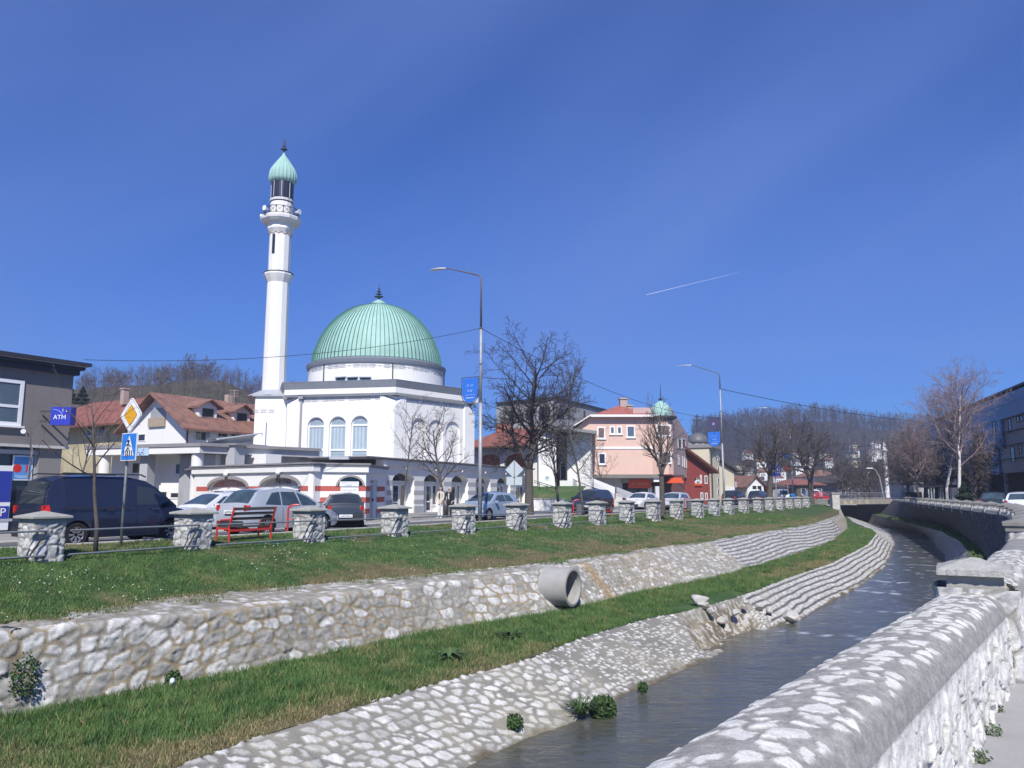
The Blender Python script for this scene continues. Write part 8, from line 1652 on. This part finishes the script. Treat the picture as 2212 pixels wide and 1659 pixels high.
def tree(name, label, u, d, z0, args, mats=(None, None), group=None, rz=0, cat='tree'):
    p = pt(u, d); t = thing(name, label, cat, (p[0], p[1], z0), rz, group); tm, cm = tree_meshes(**args); tm.build('trunk', mats[0] or M_BARK, t, smooth=True, world=False); cm.build('crown', mats[1] or M_TWIG, t, world=False, rn=False); return t
# big spreading tree by the arcade
tree('bare_tree', 'large spreading leafless tree with a forked trunk by the arcade end', 1143, 49., 0, dict(seed=14, H=9.7, r0=.27, trunk=3.0, kids=(16, 8, 6, 4), ang=(66, 44, 42, 45), ratio=(.60, .50, .44, .45), fork=((.04, 0, 1, .78), (-.34, .05, .58, .5), (.40, -.1, .62, .5)), up=.06, wob=.08, rmin=.011, tstart=.22), (M_BARK, M('dark_twigs', (.055, .046, .048), .95, var=.2)))
tree('young_tree', 'young leafless tree with a slim trunk in front of the dark van', 216, 19.1, 0, dict(seed=5, H=3.75, r0=.06, trunk=1, kids=(9, 4, 2), ang=(60, 40, 40), ratio=(.40, .4, .4), up=.10, wob=.05, rmin=.004, tstart=.50, lean=.07))
tree('sapling', 'thin leaning sapling in front of the poster window', 63, 26., 0, dict(seed=6, H=3.6, r0=.03, trunk=1, kids=(4, 2), ang=(45, 40), ratio=(.3, .4), up=.1, wob=.06, rmin=.004, tstart=.5))
tree('sapling', 'vase shaped sapling beside the canopy building', 158, 38., 0, dict(seed=8, H=5.0, r0=.06, trunk=1, kids=(11, 3), ang=(35, 30), ratio=(.5, .4), up=.3, wob=.06, rmin=.006, tstart=.5))
tree('young_tree', 'young leafless tree leaning before the mosque corner', 870, 37., 0, dict(seed=9, H=5.3, r0=.06, trunk=1, kids=(12, 5, 2), ang=(60, 42, 40), ratio=(.34, .42, .4), up=.15, wob=.05, rmin=.006, tstart=.55, lean=.06))
tree('small_tree', 'small round headed bare tree behind the two people', 962, 46., 0, dict(seed=10, H=5.3, r0=.12, trunk=1, kids=(13, 7, 5, 3), ang=(58, 42, 42, 45), ratio=(.42, .52, .45, .45), up=.25, wob=.1, rmin=.007, tstart=.38))
tree('small_tree', 'slim bare tree in front of the white wedge building', 1206, 56., .6, dict(seed=11, H=5.2, r0=.11, trunk=1, kids=(14, 6, 4), ang=(52, 40, 40), ratio=(.40, .45, .42), up=.3, wob=.07, rmin=.008, tstart=.35))
tree('young_tree', 'young bare tree on the verge between two pillars below the white wall', 1260, 46., 0, dict(seed=12, H=5.8, r0=.085, trunk=1, kids=(13, 5, 3), ang=(58, 42, 40), ratio=(.38, .42, .4), up=.2, wob=.06, rmin=.007, tstart=.42))
tree('bare_tree', 'upright bare tree with a stout trunk in front of the pink turret', 1430, 51., 0, dict(seed=13, H=6.9, r0=.17, trunk=2.6, kids=(12, 7, 4), ang=(42, 38, 38), ratio=(.46, .44, .42), fork=((.1, 0, 1, .75), (-.28, 0, .8, .6), (.35, .1, .7, .5)), up=.25, wob=.06, rmin=.008, tstart=.2))
tree('bare_tree', 'wide bare tree with a leaning trunk before the far hill', 1660, 88., 0, dict(seed=24, H=9.2, r0=.32, trunk=3.4, kids=(15, 8, 5, 3), ang=(66, 44, 42, 42), ratio=(.55, .50, .42, .45), fork=((.02, 0, 1, .8), (-.5, 0, .6, .5), (.5, 0, .6, .5)), up=.1, wob=.08, rmin=.014, tstart=.2, lean=.09))
tree('bare_tree', 'dense bare twin trunked tree left of the bridge', 1752, 98., 0, dict(seed=25, H=9.2, r0=.34, trunk=3.0, kids=(16, 9, 6, 3), ang=(60, 44, 42, 42), ratio=(.56, .50, .44, .45), fork=((-.15, 0, 1, .8), (.3, 0, .9, .75)), up=.1, wob=.09, rmin=.016, tstart=.15))
tree('bare_tree', 'dense twiggy tree rising behind the grey modern block', 1222, 122., 2, dict(seed=26, H=16.5, r0=.35, trunk=3, kids=(20, 9, 6, 3), ang=(45, 42, 40, 40), ratio=(.36, .46, .44, .45), up=.3, wob=.07, rmin=.02, tstart=.3))
tree('garden_shrub', 'small bare shrub against the pink wall', 1300, 76., 1.5, dict(seed=27, H=4.2, r0=.06, trunk=1, kids=(14, 6, 4), ang=(42, 40, 40), ratio=(.6, .45, .4), up=.3, wob=.1, rmin=.01, tstart=.1))
BA = dict(trunk=1, kids=(26, 9, 6, 3), ang=(50, 40, 40, 40), ratio=(.44, .46, .46, .55), up=.3, wob=.08, rmin=.009, tstart=.36, droop=.5)
tree('birch_tree', 'white trunked birch with a fine reddish crown before the blue building', 2071, 66., 0, dict(seed=31, H=10.2, r0=.16, **BA), (M_BIRCH, M_TWIGB)); tree('birch_tree', 'second slimmer birch just left of the tallest one', 2044, 70., 0, dict(seed=32, H=9.4, r0=.15, **BA), (M_BIRCH, M_TWIGB))
tree('birch_tree', 'small drooping birch at the bend of the river wall', 1985, 82., 0, dict(seed=33, H=7.6, r0=.13, **BA), (M_BARK, M_TWIGB))
k = 0
for u, d, H_, lab in ((1822, 118, 7, 'bare tree behind the left end of the bridge'), (1868, 125, 8, 'bare tree behind the middle of the bridge'), (1950, 112, 9, 'dark bare tree right of the far minaret'), (1962, 104, 10, 'dark bushy tree at the right bridge end'), (1998, 100, 9, 'dark dense tree above the kiosk'), (2022, 88, 8, 'low branching tree beside the pavilion'), (2105, 68, 6.5, 'dark low tree before the blue building'), (1600, 140, 8, 'bare tree behind the ochre house'), (1878, 150, 8, 'far bare tree left of the far minaret'), (1843, 160, 9, 'far bare tree behind the bridge railing'), (1945, 130, 10, 'tall dark tree behind the kiosk')):
    tree('bare_tree', lab, u, d, 0, dict(seed=50 + k, H=H_ * .8, r0=.2, trunk=1.5, kids=(16, 8, 6, 3), ang=(60, 45, 42, 42), ratio=(.55, .52, .46, .45), fork=((0, 0, 1, .8), (.4, 0, .8, .6)), up=.15, wob=.1, rmin=.02, tstart=.1)); k += 1
for i, (u, t_) in enumerate(((232, .9), (262, .95), (300, .93), (335, .9), (362, .94), (388, .9), (405, .95), (430, .9), (470, .93), (520, .95), (175, .9))):
    b = zat(HL, np.array([u]), np.array([t_]))[0]
    if i < 3: tp = tree('hill_tree', 'x', 1106, 50, 0, dict(seed=80 + i, H=9, r0=.2, trunk=2, kids=(16, 8, 5, 3), ang=(55, 45, 42, 42), ratio=(.5, .5, .45, .45), fork=((0, 0, 1, .8), (.3, 0, .8, .6)), up=.15, wob=.1, rmin=.028, tstart=.1)); HTP = (globals().get('HTP') or []) + [tp]; o = tp
    else: o = dup(HTP[i % 3], rz=i * 1.3)
    sc = (.75, .6, .55, .7, .7, .95, 1.0, .85, .7, .8, .6)[i]; o.location = (b[0], b[1], b[2] - .3); o.scale = (sc,) * 3; o['group'] = 'bare trees on the left hill crest'; o['label'] = 'bare tree on the left hill crest, number %d counted from the left' % (sorted((232, 262, 300, 335, 362, 388, 405, 430, 470, 520, 175)).index(u) + 1)
M_NEEDLE = M('dark_needles', (.022, .040, .028), .9, var=.4, scale=4)
def conifer(label, p, H, w, seed, name='conifer_tree'):
    r = np.random.default_rng(seed); t = thing(name, label, 'tree', p); m = MB(); m.tube([(p[0], p[1], p[2] - .3), (p[0], p[1], p[2] + H * .95)], [w * .08, .02], 6); m.build('trunk', M_BARK, t); N = 2600; h = r.random(N) ** .8; a = r.uniform(0, 6.28, N); lay = .75 + .25 * np.sin(h * 26); R_ = w * (1.02 - h) * r.uniform(.35, 1.05, N) * lay; c = np.stack([p[0] + R_ * np.cos(a), p[1] + R_ * np.sin(a), p[2] + .06 * H + h * H * .94], -1); s = .10 + .14 * (1 - h); d = np.stack([np.cos(a) * s, np.sin(a) * s, -s * .4], -1); e = np.stack([-np.sin(a) * s * .6, np.cos(a) * s * .6, s * .5 * r.uniform(-1, 1, N)], -1)
    V = np.stack([c - e, c + e, c + d * 1.6], 1).reshape(-1, 3); o = mesh_np('crown', V, np.arange(3 * N).reshape(-1, 3), M_NEEDLE, None, t)
for i, (u, v, lab) in enumerate(((150, 832, 'dark small conifer just right of the grey building roof'), (177, 834, 'dark pointed conifer above the yellow house roof'))): p = at(u, v + 40, 100); conifer(lab, (p[0], p[1], p[2]), 40 / 1678 * 100, 1.1, i)
p = pt(2083, 58); conifer('dark conical clipped evergreen beside the pavilion on the right bank', (p[0], p[1], 0), 2.2, 1.1, 7)
# ================================================================== pipe, drain, rocks, plants, bag
def big_pipe():
    ax = np.array([SP[0], SP[1], 0]); Y = 23.9; c = at(1238, 1269, Y); t = thing('concrete_pipe', 'large grey concrete outfall pipe sticking out of the stone wall', 'pipe', c); ro, ri = .575, .475; up = np.array([0, 0, 1.]); x = np.cross(up, ax); n = 48; V = []; prof = [(ro, -.9), (ro, -.0), (ro - .02, .012), (ri + .02, .012), (ri, -.02), (ri - .0, -.12), (ri - .035, -.14), (ri - .035, -.9)]
    for r, d in prof:
        for k in range(n): a = 2 * math.pi * k / n; V.append(c + ax * d + (x * math.cos(a) + up * math.sin(a)) * r)
    m = MB(); m.add(V, [(i * n + k, i * n + (k + 1) % n, (i + 1) * n + (k + 1) % n, (i + 1) * n + k) for i in range(len(prof) - 1) for k in range(n)]); m.build('pipe', M('pipe_concrete', (.33, .325, .30), .85, var=.12, scale=2.5, bump=.25, bscale=50, stain=.35), t, smooth=True, auto=35)
    c = on_line(40, 1374, 'top', -.02); t = thing('drain_pipe', 'small broken drain pipe opening in the wall top at the left edge', 'pipe', c); V = []; prof = [(.13, -.5), (.13, -.03), (.11, -.03), (.11, -.5)]; m = MB()
    for r, d in prof:
        for k in range(20): a = 2 * math.pi * k / 20; V.append(c + ax * d + (x * math.cos(a) + up * math.sin(a)) * r)
    m.add(V, [(i * 20 + k, i * 20 + (k + 1) % 20, (i + 1) * 20 + (k + 1) % 20, (i + 1) * 20 + k) for i in range(3) for k in range(20)]); m.build('pipe', M_DARKM, t)
big_pipe()
def rock(label, p, r, seed, sq=(1, .8, .6), mat=None):
    bm = bmesh.new(); bmesh.ops.create_icosphere(bm, subdivisions=3, radius=1); V = np.array([v.co[:] for v in bm.verts]); rr = np.random.default_rng(seed)
    for _ in range(9): n = rr.normal(size=3); n /= np.linalg.norm(n); d = V @ n; k = rr.uniform(.45, .8); V -= np.maximum(d - k, 0)[:, None] * n
    V += (vnoise(V[:, 0] * 2 + seed, V[:, 1] * 2 + V[:, 2], .5, seed, 3)[:, None] - .5) * .15 * V; V = V * np.array(sq) * r; a = rr.uniform(0, 6.28); c, s = math.cos(a), math.sin(a); V[:, :2] = V[:, :2] @ np.array([[c, s], [-s, c]])
    F_ = np.array([[v.index for v in f.verts] for f in bm.faces]); bm.free(); g = vnoise(V[:, 0] / r + 5, V[:, 1] / r + V[:, 2] / r, .4, seed, 3); C = mixc((.30, .28, .24), (.62, .61, .57), g); o = mesh_np('boulder', V, F_, M_STONE, C); o.location = tuple(float(q) for q in p); return tag(o, label, 'rock', 'loose rocks in the washed out bank')
RK = [(1509, 1293, 25.6, .38, 'rounded boulder at the upper left of the washed out bank'), (1521, 1306, 25.4, .28, 'pale stone just below the rounded boulder'), (1707, 1331, 28.0, .40, 'tan boulder at the waterline where the coursed paving begins'), (1640, 1310, 27.5, .22, 'stone under the broken paving edge'), (1662, 1318, 27.6, .20, 'small stone at the foot of the broken edge'), (1560, 1340, 25.6, .22, 'flat stone in the washed out hollow'), (1536, 1318, 25.3, .20, 'small white stone in the rubble slope'), (1590, 1322, 26.2, .24, 'slanting white slab in the middle of the rubble'), (1612, 1300, 26.9, .15, 'little stone high in the washed out bank'), (1240, 1552, 16.9, .16, 'small tan stone at the water edge below the shrub')]
for i, (u, v, d, r, lab) in enumerate(RK): rock(lab, at(u, v, d), r, 200 + i)
def leafy(label, c, w, h, N, name='water_shrub', col=((.035, .07, .025), (.08, .135, .05)), leaf=.035, seed=1, mode='bush', cat='plant'):
    r = np.random.default_rng(seed); c = np.array(c, float); t = r.random(N); a = r.uniform(0, 6.28, N)
    if mode == 'bush':
        k = r.normal(size=(N, 3)); k /= np.linalg.norm(k, axis=1)[:, None]; k *= (r.uniform(.5, 1.0, N) * (.8 + .4 * vnoise(k[:, 0] * 2 + 9, k[:, 1] * 2 + k[:, 2], .5, seed, 2)))[:, None]; P = c + k * np.array([w, w, h]); P[:, 2] = np.maximum(P[:, 2], c[2] - h * .7); u = r.normal(size=(N, 3)); u /= np.linalg.norm(u, axis=1)[:, None]; v = np.cross(u, r.normal(size=(N, 3))); v /= np.linalg.norm(v, axis=1)[:, None]; V = np.stack([P - u * leaf, P + v * leaf * .6, P + u * leaf, P - v * leaf * .6], 1)
        F_ = np.arange(4 * N).reshape(-1, 4)
    else:
        L_ = h * r.uniform(.6, 1.2, N); d = np.stack([np.cos(a), np.sin(a), 0 * a], -1); s = np.stack([-np.sin(a), np.cos(a), 0 * a], -1) * leaf; b = c + d * r.uniform(0, .12, N)[:, None] * w; mid = b + d * (w * .45 * r.uniform(.5, 1, N))[:, None] + np.array([0, 0, 1]) * L_[:, None] * .8; tip = mid + d * (w * .45) + np.array([0, 0, 1]) * (L_ * r.uniform(-.3, .3, N))[:, None]; V = np.stack([b - s * .4, b + s * .4, mid + s, mid - s], 1); V2 = np.stack([mid - s, mid + s, tip + s * .1, tip - s * .1], 1); V = np.concatenate([V, V2]); F_ = np.arange(8 * N).reshape(-1, 4); t = np.r_[t, t]
    C = mixc(col[0], col[1], np.repeat(t, 4)); o = mesh_np(name, V.reshape(-1, 3), F_, M_GRASS, C); return tag(o, label, cat)
def onb(u, v, z): return gz(u, v, z)
g = gz(1303, 1530, -3.05); leafy('round green leafy shrub growing at the water edge', g, .30, .26, 2600, seed=3); g = gz(1255, 1545, -3.12); leafy('tuft of long green blades left of the waterside shrub', g, .5, .32, 160, 'water_tuft', leaf=.010, seed=4, mode='tuft'); g = gz(1388, 1486, -3.05); leafy('small green tuft on the paving further along', g, .12, .14, 500, seed=5)
g = gz(1112, 1560, -2.95); leafy('sparse green weeds in the paving joints near the bottom', g, .16, .16, 500, seed=6); g = gz(1530, 1345, -2.75); leafy('patch of green plants in the washed out bank', g, .55, .16, 2200, seed=8)
g = on_line(372, 1466, 'bot', -.08); leafy('small leafy plant at the foot of the wall above the white bag', g, .16, .16, 600, 'wall_plant', seed=9); g = on_line(52, 1462, 'bot', .0); leafy('trailing green ivy on the stone wall at the left edge', g, .24, .40, 650, 'ivy', seed=10, leaf=.03)
g = gz(970, 1424, -2.2); leafy('broad leaved weed rosette in the berm grass', g, .5, .20, 26, 'weed_rosette', leaf=.045, seed=11, mode='tuft'); g = gz(1100, 1378, -2.2); leafy('second broad leaved weed further right in the berm grass', g, .6, .18, 34, 'weed_rosette', leaf=.04, seed=12, mode='tuft')
g = gz(2135, 1575, .02); leafy('dusty grey green weed at the foot of the near wall', g, .09, .06, 260, 'wall_weed', seed=13, col=((.08, .12, .06), (.18, .22, .13)), leaf=.012); g = gz(2110, 1635, .02); leafy('small weed at the base of the near wall by the frame corner', g, .07, .045, 160, 'wall_weed', seed=14, col=((.08, .12, .06), (.18, .22, .13)), leaf=.012); g = gz(2152, 1530, .02); leafy('tiny weed further along the near wall foot', g, .05, .035, 120, 'wall_weed', seed=15, col=((.08, .12, .06), (.18, .22, .13)), leaf=.012)
b_ = on_line(371, 1476, 'bot', -.22); bm_ = rock('crumpled white plastic bag lying at the wall foot', b_, .11, 400, (.8, .6, 1.)); bm_.name = 'plastic_bag'; bm_['category'] = 'bag'; del bm_['group']; bm_.data.materials[0] = M('bag_white', (.75, .77, .85), .4, var=.1, scale=20)
# floodlight on the shop roof, contrail
t = thing('floodlight', 'small floodlight on a short stem on the shop roof', 'light', at(*Z2(905, 970), 44)); m = MB(); m.tube([at(*Z2(905, 975), 44), at(*Z2(905, 948), 44)], .03, 6); m.build('stem', M_DARKM, t); p = at(*Z2(897, 942), 44); m = MB(); m.box(p, (1.1, .5, .16)); m.build('lamp_head', M_FLASH, t)
a, b = at(1396, 637, 3200), at(1597, 588, 3600); m = MB(); m.tube([a, a * .6 + b * .4, b], [1.1, .9, .3], 6); tag(m.build('contrail', M('contrail_white', (.9, .9, .95), 1, var=0)), 'thin white aircraft contrail in the blue sky', 'contrail')
# ================================================================== people
def skin(name, pts, edges, mat, parent, sub=2, mirror=False):
    me = bpy.data.meshes.new(name); me.from_pydata([p[:3] for p in pts], edges, []); o = bpy.data.objects.new('tmp', me); COL.objects.link(o); md = o.modifiers.new('s', 'SKIN'); md.use_smooth_shade = True
    for i, p in enumerate(pts): sv = me.skin_vertices[0].data[i]; sv.radius = (p[3], p[4] if len(p) > 4 else p[3]); sv.use_root = (i == 0)
    o.modifiers.new('u', 'SUBSURF').levels = sub; dg = bpy.context.evaluated_depsgraph_get(); m2 = bpy.data.meshes.new_from_object(o.evaluated_get(dg)); bpy.data.objects.remove(o, do_unlink=True); m2.name = name; m2.materials.clear(); m2.materials.append(mat); m2.polygons.foreach_set('use_smooth', [True] * len(m2.polygons)); return link(name, m2, parent, world=False)
def person(label, loc, rz, H, woman, top, bottom, shoe, hairc, coat_len, scarf=None):
    t = thing('person', label, 'person', loc, rz); k = H / 1.75; s = .9 if woman else 1.0; SK = M('skin_tone', (.52, .33, .25), .6, var=.05)
    pts = [(0, 0, .95, .12, .09), (0, 0, 1.15, .11, .08), (0, 0, 1.34, .14 * s, .09), (0, 0, 1.45, .07, .06), (0, .01, 1.51, .045), (0, .015, 1.57, .062, .066), (0, .02, 1.64, .074, .086), (0, .015, 1.71, .055, .065)]; ed = [(i, i + 1) for i in range(7)]
    for sg in (-1, 1):
        b = len(pts); sh = .19 * s; pts += [(sg * sh, 0, 1.41, .05), (sg * (sh + .05), .02, 1.15, .038), (sg * (sh + .03), .12, .93, .028), (sg * (sh + .025), .16, .86, .034, .018)]; ed += [(2, b), (b, b + 1), (b + 1, b + 2), (b + 2, b + 3)]; hb = b + 3
        for q in range(4): c = len(pts); ox = (q - 1.5) * .018; pts += [(sg * (sh + .025) + ox, .175, .815, .008), (sg * (sh + .022) + ox, .17, .775 + (.01 if q in (0, 3) else 0), .007)]; ed += [(hb, c), (c, c + 1)]
        c = len(pts); pts += [(sg * (sh - .01), .19, .84, .009), (sg * (sh - .015), .195, .80, .008)]; ed += [(hb, c), (c, c + 1)]
        b = len(pts); pts += [(sg * .09, 0, .88, .08), (sg * .10, .02, .48, .055), (sg * .10, -.01, .09, .038), (sg * .105, .06, .035, .03), (sg * .11, .15, .025, .026)]; ed += [(0, b), (b, b + 1), (b + 1, b + 2), (b + 2, b + 3), (b + 3, b + 4)]
    pts = [(p[0] * k, p[1] * k, p[2] * k, *[q * k for q in p[3:]]) for p in pts]; body = skin('body', pts, ed, SK, t, 1)
    # face: nose, eyes, brow, mouth, ears
    m = MB(); m.tube([(0, .10 * k, 1.655 * k), (0, .122 * k, 1.625 * k), (0, .105 * k, 1.615 * k)], [.008 * k, .014 * k, .012 * k], 6); 
    for sg in (-1, 1): m.lathe([(.001, -.03), (.014, -.01), (.014, .015), (.001, .03)], (sg * .078 * k, .01 * k, 1.63 * k), 6)
    m.build('face_features', SK, t, smooth=True, world=False); m = MB()
    for sg in (-1, 1): m.box((sg * .03 * k, .098 * k, 1.652 * k), (.022, .012, .01))
    m.box((0, .092 * k, 1.59 * k), (.045, .012, .009)); m.build('eyes_and_mouth', M('dark_features', (.12, .05, .045), .7, var=0), t, world=False)
    T = M('cloth_' + label.split()[1] + '_top', top, .9, var=.1, scale=6); Bm = M('cloth_' + label.split()[1] + '_low', bottom, .9, var=.08, scale=6)
    q = [(0, 0, coat_len + .02, .17 * s, .13), (0, 0, 1.05, .155 * s, .12), (0, 0, 1.2, .145 * s, .115), (0, 0, 1.35, .165 * s, .115), (0, 0, 1.46, .075, .07)]; ed = [(i, i + 1) for i in range(4)]
    for sg in (-1, 1): b = len(q); sh = .19 * s; q += [(sg * sh, 0, 1.405, .068), (sg * (sh + .055), .02, 1.15, .06), (sg * (sh + .035), .115, .945, .048)]; ed += [(3, b), (b, b + 1), (b + 1, b + 2)]
    skin('coat', [(p[0] * k, p[1] * k, p[2] * k, *[z * k for z in p[3:]]) for p in q], ed, T, t, 2)
    q = [(0, 0, .93, .145, .115)]; ed = []
    for sg in (-1, 1): b = len(q); q += [(sg * .085, 0, .84, .095), (sg * .10, .02, .48, .085 if woman else .078), (sg * .10, -.005, .10, .085 if woman else .065)]; ed += [(0, b), (b, b + 1), (b + 1, b + 2)]
    skin('trousers', [(p[0] * k, p[1] * k, p[2] * k, *[z * k for z in p[3:]]) for p in q], ed, Bm, t, 2)
    for sg in (-1, 1): m = MB(); m.tube([(sg * .10 * k, -.07, .045), (sg * .105 * k, .04, .05), (sg * .11 * k, .14, .035), (sg * .112 * k, .19, .03)], [.04, .048, .042, .02], 8); m.build('shoe', M('shoe_' + label.split()[1], shoe, .6, var=.05), t, smooth=True, world=False)
    if woman: q = [(0, -.005, 1.70, .078, .082), (0, -.04, 1.62, .078, .06), (0, -.06, 1.48, .075, .04), (0, -.07, 1.36, .06, .03)]
    else: q = [(0, .0, 1.705, .074, .082), (0, -.03, 1.66, .07, .05)]
    skin('hair' if woman else 'cap', [(p[0] * k, p[1] * k, p[2] * k, *[z * k for z in p[3:]]) for p in q], [(i, i + 1) for i in range(len(q) - 1)], M('hair_' + label.split()[1], hairc, .8, var=.1), t, 2)
    m = MB(); m.box((0, .118 * k * .9, 1.22 * k), (.07, .03, .34)); m.build('shirt_front', M('shirt_' + label.split()[1], scarf, .9, var=.05), t, world=False); return t
g = gz(951, 1119, .05); person('a woman in a cream jacket and white trousers standing before the arcade', g, R(150), 1.74, True, (.58, .54, .44), (.74, .73, .70), (.75, .75, .73), (.03, .022, .02), .72, (.02, .02, .022))
g = gz(970, 1117.5, .05); person('elderly man in a long dark coat and pale cap beside the woman', g, R(165), 1.72, False, (.018, .02, .028), (.025, .025, .03), (.03, .03, .03), (.55, .52, .47), .62, (.55, .53, .45))
g = pt(1701, 104); 
person('distant pedestrian in a pink top near the bridge railing', (*pt(1773, 112), .02), R(180), 1.7, True, (.65, .15, .22), (.05, .05, .07), (.1, .1, .1), (.03, .02, .02), .8, (.6, .5, .5))
# white billboard over a dark car near the ochre house
p0, p1 = pt(1616, 104), pt(1640, 104); f = Fac(p0, p1); t = thing('billboard', 'white slanted billboard above the dark parked car', 'billboard', (*p0, 0)); z1 = f.hit(1628, 1057)[1]; z0 = f.hit(1628, 1070)[1]; m = MB(); f.box(m, 0, f.L, z0, z1, -.1, .1); bo = m.build('board', M_FRAME, t); strokes('lettering', f, .4, f.L - .4, (z0 + z1) / 2, .18, .11, M_PLINTH, bo, 3, (), .05)
for a in (.05, f.L - .05): m = MB(); m.bar(f.P(a, 0), f.P(a, z1), .14); m.build('post', M_FRAME, t)
